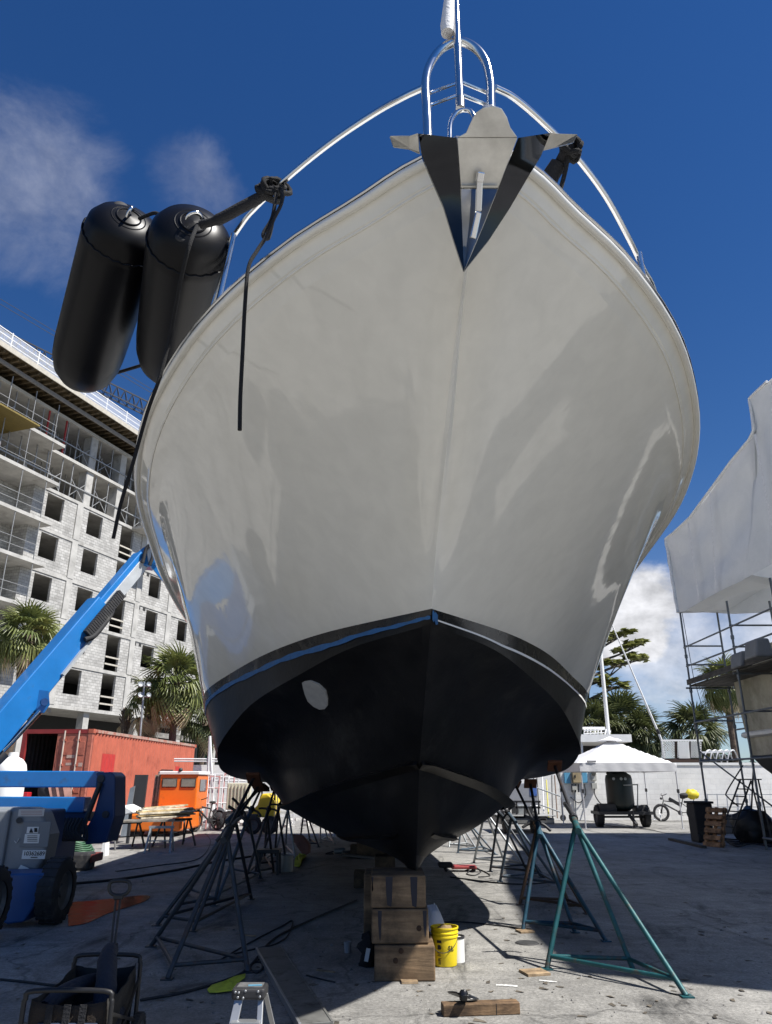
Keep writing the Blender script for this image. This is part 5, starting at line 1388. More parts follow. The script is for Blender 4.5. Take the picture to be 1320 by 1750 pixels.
part(wrap, 'weld_seam', seam((1214, 842), (1224, 1012), 1.3), wt, smooth=60)
part(wrap, 'edge_hem', MB().tube([lerp(bf[0], tf[0], i / 12) + Vector((-.02 + .012 * math.sin(i * 2.1), 0, 0)) for i in range(13)], .05, 8), wt, smooth=60)
part(wrap, 'edge_hem', MB().tube([p + Vector((-.02, 0, .01)) for p in tf[:40]], .035, 8), wt, smooth=60)

# scaffold
sc = thing('scaffold', 'dark tube scaffold with plank deck under the shrink wrapped boat', 'scaffold', (9.5, 18, 0))
Ya_, Yc_, Yd_ = PX(1161, 1047, XW).y, PX(1237, 1008, XW).y, PX(1310, 966, XW).y
YY = [Ya_, Yc_, Yd_, Yd_ - (Yc_ - Yd_), Yd_ - 2 * (Yc_ - Yd_)]
XI = XW + 1.15
zA = lambda y: PX(1171, y, XW).z if False else PY(1171, y, Ya_).z
def st_(a, b_, r=.026, name='tube'): part(sc, name, MB().tube([a, b_], r, 8), scaf_m, smooth=50)
for Y in YY:
    zt2 = PX(1237, 1008, XW).z - .30 if Y < Ya_ - .1 else PX(1161, 1047, XW).z
    for x in (XW + .03, XI):
        st_((x, Y, 0), (x, Y, zt2), .030, 'standard')
        part(sc, 'base_plate', MB().box((x, Y, .008), (.16, .16, .012)), scaf_m)
        for z in (1.0, 2.0, 3.0, 4.0, 5.0):
            part(sc, 'coupler', MB().cyl((x, Y, z - .05), (x, Y, z + .05), .045, 10), scaf_m, smooth=40)
levels = [PY(1173, 1107, Ya_).z, PY(1176, 1139, Ya_).z, PY(1190, 1235, Ya_).z, PY(1202, 1302, Ya_).z]
zdk = PY(1182, 1173, Ya_).z
for z in levels:
    for i in range(len(YY) - 1): st_((XW, YY[i], z), (XW, YY[i + 1], z), .024, 'ledger')
    for Y in YY[:3]: st_((XW, Y, z + .05), (XI, Y, z + .05), .024, 'transom')
for i in range(len(YY) - 1): st_((XI, YY[i], levels[2] - .2), (XI, YY[i + 1], levels[2] - .2), .024, 'ledger')
for Y in YY: st_((XW - .1, Y, zdk - .05), (XI + .4, Y, zdk - .05), .026, 'transom')
st_((XW, YY[1], .25), (XW, YY[2] - 3, .25), .03, 'ledger')
st_((XI, YY[0], .3), (XW + .05, YY[1], 1.9), .022, 'diagonal'); st_((XI, YY[1], .3), (XW + .05, YY[0], 2.3), .022, 'diagonal')
deckm = wood('scaffold_plank', (.035, .032, .028), (.10, .09, .075), 1, .6)
for k in range(5):
    part(sc, 'plank', MB().bb((XW + .05 + k * .27, YY[-1], zdk), (XW + .30 + k * .27, Ya_ + .12, zdk + .045)), deckm, bevel=.004)
part(sc, 'toe_board', MB().bb((XW - .02, YY[-1], zdk + .05), (XW + .02, Ya_ + .1, zdk + .2)), deckm)
solo('hanging_cable', MB().tube([PX(1166, 1047, XW + .1), PX(1186, 1160, XW + .1), PX(1207, 1230, XW + .1)], .010, 6), rubber, 'thin dark cable hanging down beside the corner scaffold pole', 'cable', smooth=60)
# boat being repaired inside the scaffold
hb_m = M('stained_hull', (.38, .36, .28), .5, var=.25, vs=1.2, dirt=(.20, .19, .13), dth=.52, dscale=.9)
bt = thing('boat_hull', 'stained beige boat hull standing behind the scaffold on the right', 'boat', (14, 17, 0))
YS = 21.2; XB = PY(1254, 1165, YS).x
prof = [(0, PY(1254, 1160, YS).z + .6), (.02, PY(1254, 1200, YS).z), (.12, PY(1262, 1258, YS).z), (.16, PY(1262, 1292, YS).z)]
prof2 = [(.4, PY(1262, 1310, YS).z), (1.4, 1.1), (2.6, .75)]
def hs_(pr, m, nm): return part(bt, nm, MB().grid([[(XB + x, Y, z) for x, z in pr] for Y in (YS, 16, 10, 4)]), m, smooth=30)
hs_(prof, hb_m, 'topside')
hs_([prof[-1]] + prof2, M('dark_bottom_paint', (.02, .02, .022), .6, var=.3), 'bottom')
part(bt, 'transom', MB().sheet([(XB + x, YS, z) for x, z in prof + prof2] + [(XB + 5, YS, .75), (XB + 5, YS, prof[0][1])]), hb_m)
part(bt, 'rub_rail', MB().grid([[(XB + .06, Y, prof[2][1] + .10), (XB + .0, Y, prof[2][1] + .06), (XB + .0, Y, prof[2][1] - .02), (XB + .1, Y, prof[2][1] - .06)] for Y in (YS + .05, 16, 10, 4)]), white_paint)
part(bt, 'deck', MB().bb((XB + .05, 4, prof[0][1] - .05), (XB + 5, YS - .05, prof[0][1])), hb_m)
for i, (x_, w_) in enumerate(((1279, 22), (1314, 34))):
    Yq = 18.5 - i * 1.5; a, b_ = PY(x_ - w_ / 2, 1150, Yq), PY(x_ + w_ / 2, 1150, Yq); zb2 = zdk + .06; zt2 = PY(x_, 1112 - i * 22, Yq).z
    gb = solo('equipment_case', MB().prism([(a.x + .08, Yq, zt2), (b_.x - .08, Yq, zt2), (b_.x, Yq, zb2), (a.x, Yq, zb2)], (0, .6, 0)), M('grey_case', (.17, .175, .18), .6, var=.12), ('tapered grey case standing on the scaffold planks', 'larger stepped grey case at the right end of the scaffold planks')[i], 'case', 'grey cases on the scaffold deck', bevel=.04)
# boat stands holding it, timbers
for i, Y in enumerate((19.5, 15.0, 10.0)):
    x = XB + 1.6
    t = thing('boat_stand', ('far', 'middle', 'near')[i] + ' dark steel prop under the beige boat behind the scaffold', 'boat stand', (x, Y, 0), 0, 'steel props under the beige boat')
    part(t, 'post', MB().cyl((0, 0, .1), (0, 0, 1.0), .05, 10), dark_metal, smooth=40, world=False)
    for a in (0, 2.1, 4.2): part(t, 'leg', MB().bar((0, 0, .6), (.5 * math.cos(a), .5 * math.sin(a), 0), .05, .05), dark_metal, world=False)
# rolling step ladder and clutter below
sl2 = thing('step_ladder', 'dark rolling step ladder folded out below the scaffold', 'ladder', G(1275, 1440))
Yl = 20.5
for (a, b_) in (((1234, 1418), (1266, 1332)), ((1252, 1424), (1284, 1334)), ((1318, 1432), (1296, 1332)), ((1306, 1424), (1284, 1334))):
    part(sl2, 'stile', MB().tube([PY(*a, Yl), PY(*b_, Yl + .3)], .022, 8), dark_metal, smooth=50)
for i in range(6):
    f = i / 6; a = lerp(PY(1236, 1412, Yl), PY(1266, 1336, Yl + .3), f); b_ = lerp(PY(1254, 1414, Yl), PY(1284, 1336, Yl + .3), f)
    part(sl2, 'tread', MB().bar(a, b_ , .18, .03), dark_metal)
part(sl2, 'handrail', MB().tube(spline([PY(1270, 1308, Yl), PY(1243, 1352, Yl), PY(1244, 1362, Yl), PY(1262, 1378, Yl)], 5), .018, 8), dark_metal, smooth=50)
part(sl2, 'top_platform', MB().bar(PY(1266, 1332, Yl + .2), PY(1296, 1332, Yl + .2), .4, .03), dark_metal)
tire = thing('tarp_heap', 'black tarpaulin heap below the scaffold at the right edge', 'tarpaulin', G(1295, 1440))
p = G(1292, 1440); th = MB().ball((p.x, p.y, .35), .55, 24, 12, (1.0, .8, .95))
for v in th.v: v += Vector((wob(v.x * 5, v.z * 6), wob(v.y * 6, v.x * 5), wob(v.z * 7, v.y * 4))) * 1.2
part(tire, 'tarpaulin', th, M('black_tarp', (.012, .012, .014), .5, var=.2, bump=.5, bs=8), smooth=70)
gx = thing('grey_bin', 'grey plastic bin on the ground under the scaffold', 'bin', G(1252, 1425))
p = G(1252, 1425); part(gx, 'body', MB().bb((p.x - .3, p.y, 0), (p.x + .45, p.y + .5, .5)), M('grey_bin_plastic', (.10, .10, .11), .6), bevel=.03)
part(gx, 'lid', MB().bb((p.x - .33, p.y - .03, .5), (p.x + .48, p.y + .53, .55)), M('grey_bin_plastic', (.10, .10, .11), .6), bevel=.015)

# pallet, trash bin, plank on the ground
pw = wood('pallet_wood', (.20, .10, .045), (.40, .235, .125), 0, 1.0)
pt_ = thing('pallet', 'brown wooden pallet leaning upright against a black bin', 'pallet', G(1216, 1447))
p0, p1 = G(1203, 1446), G(1232, 1449); dx = (p1 - p0); L0 = dx.length; dx.normalize(); dn = Vector((-dx.y, dx.x, 0))
zt3 = PY(1218, 1379, p0.y + .25).z; upv = (dn * .26 + Vector((0, 0, zt3))); 
for i in range(6): part(pt_, 'slat', MB().bar(p0 + upv * (.06 + i * .175) - dn * .02, p1 + upv * (.06 + i * .175) - dn * .02, .022, .105, upv), pw)
for f in (.03, .5, .97):
    q = lerp(p0, p1, f) + dn * .06; part(pt_, 'bearer', MB().bar(q, q + upv * 1.0, .04, .09, dx), pw)
for i in range(4): part(pt_, 'slat', MB().bar(p0 + upv * (.08 + i * .28) + dn * .13, p1 + upv * (.08 + i * .28) + dn * .13, .022, .10, upv), pw)
bn = thing('rubbish_bin', 'black wheeled rubbish bin standing behind the leaning pallet', 'bin', PY(1200, 1440, 20.6))
p = G(1205, 1440)
part(bn, 'body', MB().prism([(p.x - .15, p.y, .0), (p.x + .25, p.y, .0), (p.x + .32, p.y - .04, .95), (p.x - .18, p.y - .04, .95)], (0, .55, 0)), rubber, bevel=.03)
part(bn, 'lid', MB().bb((p.x - .21, p.y - .08, .95), (p.x + .35, p.y + .58, 1.01)), rubber, bevel=.02)
for sx in (-.16, .28): part(bn, 'wheel', MB().cyl((p.x + sx - .03, p.y - .02, .1), (p.x + sx + .03, p.y - .02, .1), .1, 14), rubber, smooth=40)
solo('ground_plank', MB().bar(G(1146, 1436) + Vector((0, 0, .03)), G(1204, 1450) + Vector((0, 0, .03)), .12, .06), deckm, 'dark plank lying on the ground left of the pallet', 'plank')
fl_ = MB()
for i in range(4): fl_.tube(spline([G(1235 + i * 4, 1434 + i * 3) + Vector((0, 0, .02)), G(1262, 1436 + i * 4) + Vector((0, 0, .02)), G(1285, 1428 + i * 5) + Vector((0, 0, .02)), G(1325, 1440 + i * 3) + Vector((0, 0, .02))], 5), .02, 6)
solo('hose_coil', fl_, rubber, 'tangle of dark hoses on the ground under the scaffold', 'hose', smooth=60)

# ------------------------------------------------------------------ white canopy tent
cloth_w = M('canopy_cloth', (.66, .66, .67), .75, var=.04, vs=3, bump=.25, bs=6)
pole_w = M('canopy_pole', (.6, .6, .62), .4, .4, var=.05)
tent = thing('canopy_tent', 'white pop-up canopy tent standing before the white block wall', 'tent', (8.4, 28.5, 0))
XA, XB_, Y0_, Y1_ = PY(992, 1320, 27).x, PY(1158, 1320, 27).x, 27.0, 30.4
ze, zp = PY(1000, 1309, 27).z + .10, PY(1055, 1263, 28.7).z
cxx, cyy = (XA + XB_) / 2 - .05, (Y0_ + Y1_) / 2
def roofpt(x, y):
    m = max(abs(x), abs(y)); s_ = (1 - m) ** 1.0 * .86 + .14 * (1 - m) ** .5
    return Vector((cxx + x * (XB_ - XA) / 2, cyy + y * (Y1_ - Y0_) / 2, ze + (zp - ze) * s_ - .05 * math.sin(math.pi * m) + .012 * math.sin(9 * x + 4 * y)))
part(tent, 'roof', MB().grid([[roofpt(-1 + i / 10, -1 + j / 10) for i in range(21)] for j in range(21)]), cloth_w, smooth=25)
vl = MB()
for (a, b_) in (((XA, Y0_), (XB_, Y0_)), ((XB_, Y0_), (XB_, Y1_)), ((XB_, Y1_), (XA, Y1_)), ((XA, Y1_), (XA, Y0_))):
    vl.grid([[lerp(Vector((*a, ze)), Vector((*b_, ze)), i / 24) + Vector((.012 * math.sin(i * 2.2) * (h > 0), -.012 * math.sin(i * 1.7) * (h > 0), -h)) for i in range(25)] for h in (0, .14, .28)])
part(tent, 'valance', vl, cloth_w, smooth=50)
part(tent, 'cap', MB().grid([[Vector((cxx + x * .42, cyy + y * .42, zp + .10 - .17 * max(abs(x), abs(y)))) for x in (-1, -.5, 0, .5, 1)] for y in (-1, -.5, 0, .5, 1)]), cloth_w, smooth=40)
part(tent, 'label_patch', MB().bb((PY(1003, 1301, Y0_).x, Y0_ - .02, PY(1003, 1303, Y0_).z), (PY(1019, 1301, Y0_).x, Y0_ - .014, PY(1003, 1299.5, Y0_).z)), M('label_grey', (.25, .25, .26), .7))
for x in (XA + .04, XB_ - .04):
    for y in (Y0_ + .04, Y1_ - .04):
        part(tent, 'leg', MB().tube([(x, y, 0), (x, y, ze)], .022, 8), pole_w, smooth=40)
        part(tent, 'leg_clip', MB().box((x, y, 1.2), (.07, .07, .12)), dark_metal)
        part(tent, 'foot', MB().box((x, y, .008), (.12, .12, .012)), pole_w)
# electrical boxes on the wall
def wbox(name, label, a, b_, d, m, group='electrical boxes on the white wall'):
    p, q = PY(*a, WY), PY(*b_, WY)
    t = thing(name, label, 'electrical box', ((p.x + q.x) / 2, WY - d / 2, q.z), 0, group)
    part(t, 'case', MB().bb((p.x, WY - d, q.z), (q.x, WY - .002, p.z)), m, bevel=.02)
    return t, p, q
lb_ = M('pale_blue_panel', (.10, .32, .50), .5, var=.1); bg_ = M('beige_panel', (.33, .26, .15), .6, var=.2); gy_ = M('grey_box', (.42, .42, .38), .5, var=.1)
t, p, q = wbox('electrical_box', 'left pale blue electrical box on the white wall', (963, 1319), (975, 1339), .10, lb_)
t, p, q = wbox('electrical_box', 'beige electrical cabinet between the two pale blue boxes', (976, 1316), (992, 1338), .22, bg_)
part(t, 'lock', MB().box((p.x + .1, WY - .23, (p.z + q.z) / 2), (.06, .02, .1)), ink)
for x_ in (978, 984, 989):
    a = PY(x_, 1340, WY - .1); b_ = PY(x_, 1354, WY - .1); part(t, 'conduit', MB().tube([a, b_], .03, 8), dark_metal, smooth=40)
part(t, 'switch', MB().bb(PY(979, 1350, WY - .18), PY(985, 1343, WY)), gy_)
part(t, 'conduit', MB().tube([PY(983, 1352, WY - .05), PY(985, 1400, WY - .05)], .03, 8), galv, smooth=40)
t, p, q = wbox('electrical_box', 'right pale blue electrical box on the white wall', (993, 1317), (1004, 1338), .10, lb_)
t, p, q = wbox('electrical_box', 'grey meter box with a round dial right of the blue boxes', (1008, 1313), (1019, 1334), .16, gy_)
part(t, 'dial', MB().lathe([(.001, .05), (.08, .05), (.1, 0)], 16, ((p.x + q.x) / 2, WY - .16, p.z - .2), Matrix.Rotation(R(90), 3, 'X')), M('meter_glass', (.08, .08, .07), .1), smooth=40)
part(t, 'socket', MB().bb(PY(1013, 1348, WY - .2), PY(1018, 1338, WY)), gy_)
solo('power_lead', MB().tube(spline([PY(1016, 1348, WY - .2), PY(1017, 1358, WY - .3), PY(1024, 1370, WY - .6), PY(1036, 1381, WY - 2), PY(1042, 1386, 30)], 6), .025, 8), rubber, 'black power lead sagging from the grey meter box to the compressor', 'cable', smooth=60)
solo('wall_cable', MB().tube(spline([PY(999, 1340, WY - .06), PY(1001, 1358, WY - .06), PY(990, 1372, WY - .08), PY(975, 1362, WY - .06)], 6), .02, 6), rubber, 'thin cable looping below the pale blue boxes', 'cable', smooth=60)
# compressor on a trailer
tg = M('tank_dark_green', (.006, .014, .014), .45, var=.2, vs=3)
cm = thing('compressor_trailer', 'dark green upright compressor tank on a two wheeled trailer', 'compressor', G(1063, 1412))
YT2 = 28.4
tk0 = PY(1063, 1390, YT2); zt4 = PY(1063, 1319, YT2).z; rr_ = (PY(1085, 1350, YT2).x - PY(1040, 1350, YT2).x) / 2
zb4 = PY(1063, 1387, YT2).z
part(cm, 'tank', MB().lathe([(.001, zb4), (rr_ * .6, zb4 + .03), (rr_ * .93, zb4 + .14), (rr_, zb4 + .26), (rr_, zt4 - .26), (rr_ * .93, zt4 - .12), (rr_ * .6, zt4 - .02), (.001, zt4)], 36, (tk0.x, YT2, 0)), tg, smooth=45)
part(cm, 'top_plate', MB().bb((PY(1040, 1312, YT2).x, YT2 - .3, PY(1040, 1317, YT2).z), (PY(1075, 1312, YT2).x, YT2 + .3, PY(1040, 1312, YT2).z)), dark_metal)
part(cm, 'manifold', MB().box((tk0.x - .05, YT2, zt4 + .03), (.5, .3, .12)), dark_metal)
part(cm, 'side_pipe', MB().tube(spline([PY(1066, 1342, YT2 - .5), PY(1088, 1341, YT2 - .45), PY(1090, 1344, YT2 - .45), PY(1090, 1380, YT2 - .45)], 3), .022, 8), galv, smooth=50)
part(cm, 'valve', MB().tube([PY(1037, 1320, YT2), PY(1046, 1326, YT2)], .05, 8), dark_metal, smooth=50)
for x_, y_ in ((1049, 1331), (1062, 1331), (1069, 1331)): part(cm, 'gauge', MB().cyl(PY(x_, y_, YT2 - rr_ - .03), PY(x_, y_, YT2 - rr_ + .2), .05, 12), galv, smooth=40)
part(cm, 'bed', MB().bb((tk0.x - .95, YT2 - .55, .42), (tk0.x + .95, YT2 + .6, .52)), dark_metal)
part(cm, 'engine', MB().box((tk0.x - .55, YT2 - .1, .62), (.6, .5, .3)), dark_metal, bevel=.03)
part(cm, 'battery_box', MB().box((tk0.x + .65, YT2, .60), (.4, .5, .22)), dark_metal, bevel=.03)
part(cm, 'drawbar', MB().bar((tk0.x + .1, YT2 - .5, .42), (tk0.x + .15, YT2 - 1.1, .12), .08, .08), dark_metal)
part(cm, 'jockey_leg', MB().tube([(tk0.x + .15, YT2 - .8, .02), (tk0.x + .15, YT2 - .8, .55)], .04, 8), dark_metal)
part(cm, 'axle', MB().bar((tk0.x - .8, YT2, .33), (tk0.x + .8, YT2, .33), .07, .07), dark_metal)
for sx in (-1, 1): wheel(cm, (tk0.x + sx * .82, YT2, .36), .36, .24, 'X')
solo('ground_lead', MB().tube(spline([G(935, 1356 + 45), G(975, 1402), G(1010, 1404), G(1045, 1412), G(1110, 1418), G(1140, 1424), G(1200, 1421)], 5), .015, 6), rubber, 'thin black lead snaking over the ground past the trailer', 'cable', smooth=60)
# electric bike with yellow bag
p = G(1161, 1404)
eb = bicycle('electric_bike', 'black fat tyred electric bike parked along the white wall', p, 1.35, .33, M('black_frame', (.012, .012, .013), .35), 0, fat=.055)
part(eb, 'battery', MB().bar((-.30, 0, .86), (.12, 0, .62), .08, .13), M('black_frame', (.012, .012, .013), .35), world=False, bevel=.02)
part(eb, 'rack', MB().tube([(.30, 0, .92), (.80, 0, .90)], .02, 6).tube([(.68, .06, .4), (.72, .06, .9)], .012, 6), dark_metal, world=False)
part(eb, 'seat_cushion', MB().ball((.36, 0, .98), .2, 14, 8, (1.3, .6, .5)), rubber, smooth=60, world=False)
ybag = MB().ball(p + Vector((.66, 0, 1.02)), .24, 16, 10, (1.2, .7, .75))
for v in ybag.v: v += Vector((0, 0, wob(v.x * 9, v.y * 8) * .8))
solo('yellow_bag', ybag, M('yellow_bag', (.62, .50, .02), .6, var=.15), 'bright yellow bag strapped behind the saddle of the electric bike', 'bag', smooth=60)
# silver ladders and frames lying along the wall foot
alu = M('aluminium', (.38, .39, .40), .4, .7, var=.1)
for k, (xa, xb, lab) in enumerate(((1098, 1130, 'small white frame lying at the wall foot left of the electric bike'), (1212, 1262, 'silver folding frame leaning on the white wall behind the pallet'), (1264, 1325, 'silver folding frame leaning on the wall behind the step ladder'))):
    t = thing('folding_rack', lab, 'frame', G((xa + xb) / 2, 1400), 0, 'metal frames along the white wall')
    n_ = 4; y0q = 1402; y1q = 1384 if k == 0 else 1357
    for i in range(n_):
        f = i / (n_ - 1); part(t, 'upright', MB().bar(PY(xa + (xb - xa) * f, y0q, WY - .9), PY(xa + (xb - xa) * f - 3, y1q, WY - .3), .035, .035), alu if k else wf)
    for f in (.1, .5, .98): part(t, 'rung', MB().bar(lerp(PY(xa, y0q, WY - .9), PY(xa - 3, y1q, WY - .3), f), lerp(PY(xb, y0q, WY - .9), PY(xb - 3, y1q, WY - .3), f), .03, .03), alu if k else wf)
# poles and hand truck by the wall, left of the boxes
hp_ = thing('pole_rack', 'rack of thin upright poles against the white wall behind the jack stands', 'rack', PY(940, 1400, 31.5))
for x_, m in ((923, dark_metal), (930, wf), (938, M('yellow_pole', (.5, .45, .05), .5)), (945, dark_metal), (953, rusty), (917, dark_metal)):
    part(hp_, 'pole', MB().tube([PY(x_, 1398, 31.5), PY(x_ - 3 + rnd.uniform(-3, 3), 1326 + rnd.uniform(-6, 10), 32.4)], .03, 6), m, smooth=50)
for y in (1345, 1372): part(hp_, 'bar', MB().tube([PY(914, y, 31.6), PY(958, y + 16, 31.4)], .025, 6), galv, smooth=50)
cs = thing('caster_stand', 'small stand on a black caster wheel at the foot of the wall', 'stand', G(963, 1402))
p = G(963, 1403); wheel(cs, (p.x, p.y, .12), .12, .08, 'Y'); part(cs, 'stem', MB().tube([(p.x, p.y + .05, .15), (p.x, p.y + .05, .9)], .03, 8), dark_metal, smooth=40)
# grey utility truck with a cage, and a grey van with a blue poster
ut = thing('utility_trailer', 'grey flat trailer with a dark cage behind the right jack stands', 'trailer', G(895, 1414))
Yq = 24.8
part(ut, 'bed', MB().bb(PY(856, 1409, Yq), PY(924, 1393, Yq + 2.2)), M('bed_grey', (.17, .17, .165), .6, var=.2), bevel=.03)
part(ut, 'top_rail', MB().bb(PY(854, 1394, Yq - .03), PY(926, 1390.5, Yq + 2.2)), M('bed_grey2', (.30, .30, .29), .5, var=.2), bevel=.01)
for x_ in (858, 870, 883, 897, 910, 921): part(ut, 'cage_post', MB().bar(PY(x_, 1392, Yq), PY(x_, 1370, Yq), .05, .05), dark_metal)
for y in (1370, 1380): part(ut, 'cage_rail', MB().bar(PY(855, y, Yq), PY(924, y, Yq), .05, .06), dark_metal)
for i in range(5): part(ut, 'load', MB().bb(PY(862 + i * 12, 1391, Yq + .6), PY(871 + i * 12, 1374 + (i * 5) % 9, Yq + 1.0)), (wf, dark_metal, galv, dark_metal, wf)[i], bevel=.02)
for x_ in (866, 914): wheel(ut, (PY(x_, 1404, Yq).x, Yq + .1, .32), .32, .2, 'X')
vn = thing('grey_cabin', 'grey site cabin wall with a blue poster behind the caged trailer', 'cabin', PY(890, 1400, 31))
part(vn, 'wall', MB().bb((PY(862, 1340, 31).x, 31, 0), (PY(918, 1340, 31).x, 32.6, PY(890, 1338, 31).z)), M('cabin_grey', (.28, .29, .32), .6, var=.08), bevel=.03)
part(vn, 'poster', MB().bb((PY(905, 1340, 31).x, 30.985, PY(905, 1360, 31).z), (PY(917, 1340, 31).x, 30.998, PY(905, 1338, 31).z)), M('poster_blue', (.06, .14, .42), .5, var=.5, vs=4))
# shed roof, lattice panels and rails beyond the wall
shd = thing('open_shed', 'flat white roofed shed beyond the wall left of the tent', 'shed', PY(1005, 1300, 37))
part(shd, 'roof', MB().bb(PY(978, 1268, 36), PY(1038, 1263, 40)), white_paint)
part(shd, 'back', MB().bb((PY(978, 1280, 40).x, 40, 0), (PY(1040, 1280, 40).x, 40.2, PY(1000, 1268, 40).z)), void_shade)
for x_ in (994, 1030): part(shd, 'post', MB().bar((PY(x_, 1290, 36.2).x, 36.2, 0), PY(x_, 1268, 36.2), .08, .08), wf)
mr = thing('roof_frames', 'white lattice frames stacked on the roof of the open shed', 'frames', PY(1012, 1264, 37))
part(mr, 'board', MB().bar(PY(996, 1244.5, 37), PY(1034, 1244.5, 37), .1, .12), white_paint)
for i in range(7): part(mr, 'strut', MB().bar(PY(997 + i * 6, 1263, 37), PY(1000 + i * 6 - (i % 3), 1246, 37.2), .05, .05), wf)
for y in (1249, 1254, 1259): part(mr, 'strut', MB().bar(PY(998, y, 37), PY(1033, y - 2, 37), .04, .04), wf)
lt = thing('lattice_panel', 'white diamond lattice panels on a brown beam above the far wall', 'lattice fence', PY(1165, 1297, 36))
def lattice(x0_, x1_, y0q, y1q, Y):
    mb = MB(); n_ = int((x1_ - x0_) / 4.2)
    h = y1q - y0q
    for i in range(-int(h / 4.2), n_ + 1):
        for sg in (-1, 1):
            a0, a1 = (x0_ + i * 4.2, y1q), (x0_ + i * 4.2 + h, y0q)
            if sg < 0: a0, a1 = (a0[0], y0q), (a1[0], y1q)
            t0 = max(0, (x0_ - a0[0]) / h); t1 = min(1, (x1_ - a0[0]) / h)
            if t1 <= t0: continue
            f = lambda t: PY(a0[0] + (a1[0] - a0[0]) * t, a0[1] + (a1[1] - a0[1]) * t, Y + .02 * sg)
            mb.bar(f(t0), f(t1), .03, .012, (0, 1, 0))
    return mb
for k, (x0_, x1_) in enumerate(((1131, 1153), (1158, 1178), (1181, 1199))):
    part(lt, 'panel', lattice(x0_, x1_, 1266, 1295, 36), white_paint, kind='stuff')
part(lt, 'frame', MB().bar(PY(1130, 1265.5, 36), PY(1201, 1265.5, 36), .05, .08), white_paint)
for x_ in (1155, 1180): part(lt, 'post', MB().bar((PY(x_, 1300, 36.1).x, 36.1, 0), PY(x_, 1266, 36.1), .12, .12), M('brown_post', (.06, .035, .025), .8))
part(lt, 'beam', MB().bb(PY(1128, 1303, 36), PY(1202, 1296.5, 36.3)), M('brown_post', (.06, .035, .025), .8))
bb_ = thing('white_board', 'plain white board behind the lattice panels', 'board', PY(1165, 1295, 36.8)); part(bb_, 'sheet', MB().bb(PY(1158, 1296, 36.8), PY(1176, 1268, 36.9)), white_paint)
for x_ in (1159, 1175): part(bb_, 'leg', MB().bar((PY(x_, 1296, 36.85).x, 36.9, 0), (PY(x_, 1296, 36.85).x, 36.9, PY(x_, 1295, 36.85).z), .06, .06), wf)
tr2 = thing('boat_trailer', 'white boat trailer rails showing over the wall beside the scaffold', 'trailer', PY(1228, 1300, 36))
for i in range(5):
    x_ = 1203 + i * 10; part(tr2, 'hoop', MB().tube(spline([PY(x_, 1303, 36), PY(x_ + 4, 1286, 36), PY(x_ + 12, 1283, 36.2), PY(x_ + 20, 1300, 36.6)], 4), .035, 6), wf, smooth=50)
part(tr2, 'rail', MB().bar(PY(1199, 1286, 36), PY(1250, 1284, 36), .06, .08), wf)
part(tr2, 'base', MB().bb((PY(1200, 1302, 36).x, 36, 0), (PY(1255, 1302, 36).x, 37, 2.2)), void_shade)
mast = thing('white_mast', 'tall white mast pole rising behind the tent against the trees', 'mast', (PY(1041, 1262, 39).x, 39, 0))
part(mast, 'pole', MB().tube([(PY(1041, 1262, 39).x + .1, 39, 0), PY(1041, 1262, 39), PY(1027, 1120, 39), PY(1018, 1040, 39)], .10, 10), white_paint, smooth=40)
part(mast, 'spreader', MB().bar(PY(1036, 1250, 39), PY(1044, 1250, 39), .08, .1), white_paint)
og = thing('outrigger_pole', 'thin white slanting pole right of the mast against the blue sky', 'pole', (PY(1133, 1280, 38).x, 38, 0))
part(og, 'pole', MB().tube([(PY(1136, 1290, 38).x, 38, 0), PY(1131, 1265, 38), PY(1044, 1062, 38)], [.06, .06, .03], 8), white_paint, smooth=40)
part(og, 'clamp', MB().tube([PY(1123, 1246, 38), PY(1127, 1254, 38)], .09, 8), dark_metal)
ant = thing('tv_antenna', 'small television aerial on a thin pole right of the far palm', 'aerial', (PY(1244, 1215, 44).x, 44, 0))
part(ant, 'pole', MB().tube([(PY(1250, 1290, 44).x, 44, 0), PY(1243, 1205, 44)], .05, 6), galv)
part(ant, 'boom', MB().bar(PY(1213, 1212, 44), PY(1244, 1213, 44), .05, .05), galv)
for x_ in (1214, 1222, 1231, 1240): part(ant, 'element', MB().bar(PY(x_, 1207, 44), PY(x_, 1217, 44), .03, .03), galv)
for i, (y0q, y1q) in enumerate(((1211, 1216), (1221, 1225))):
    a, b_ = PY(960, y0q, 50), PY(1420, y1q, 56)
    mb = MB().tube([lerp(a, b_, k / 12) - Vector((0, 0, .5 * math.sin(math.pi * k / 12))) for k in range(13)], .03, 5)
    solo('overhead_wire', mb, rubber, ('upper', 'lower')[i] + ' of two thin overhead wires crossing the far sky', 'wire')

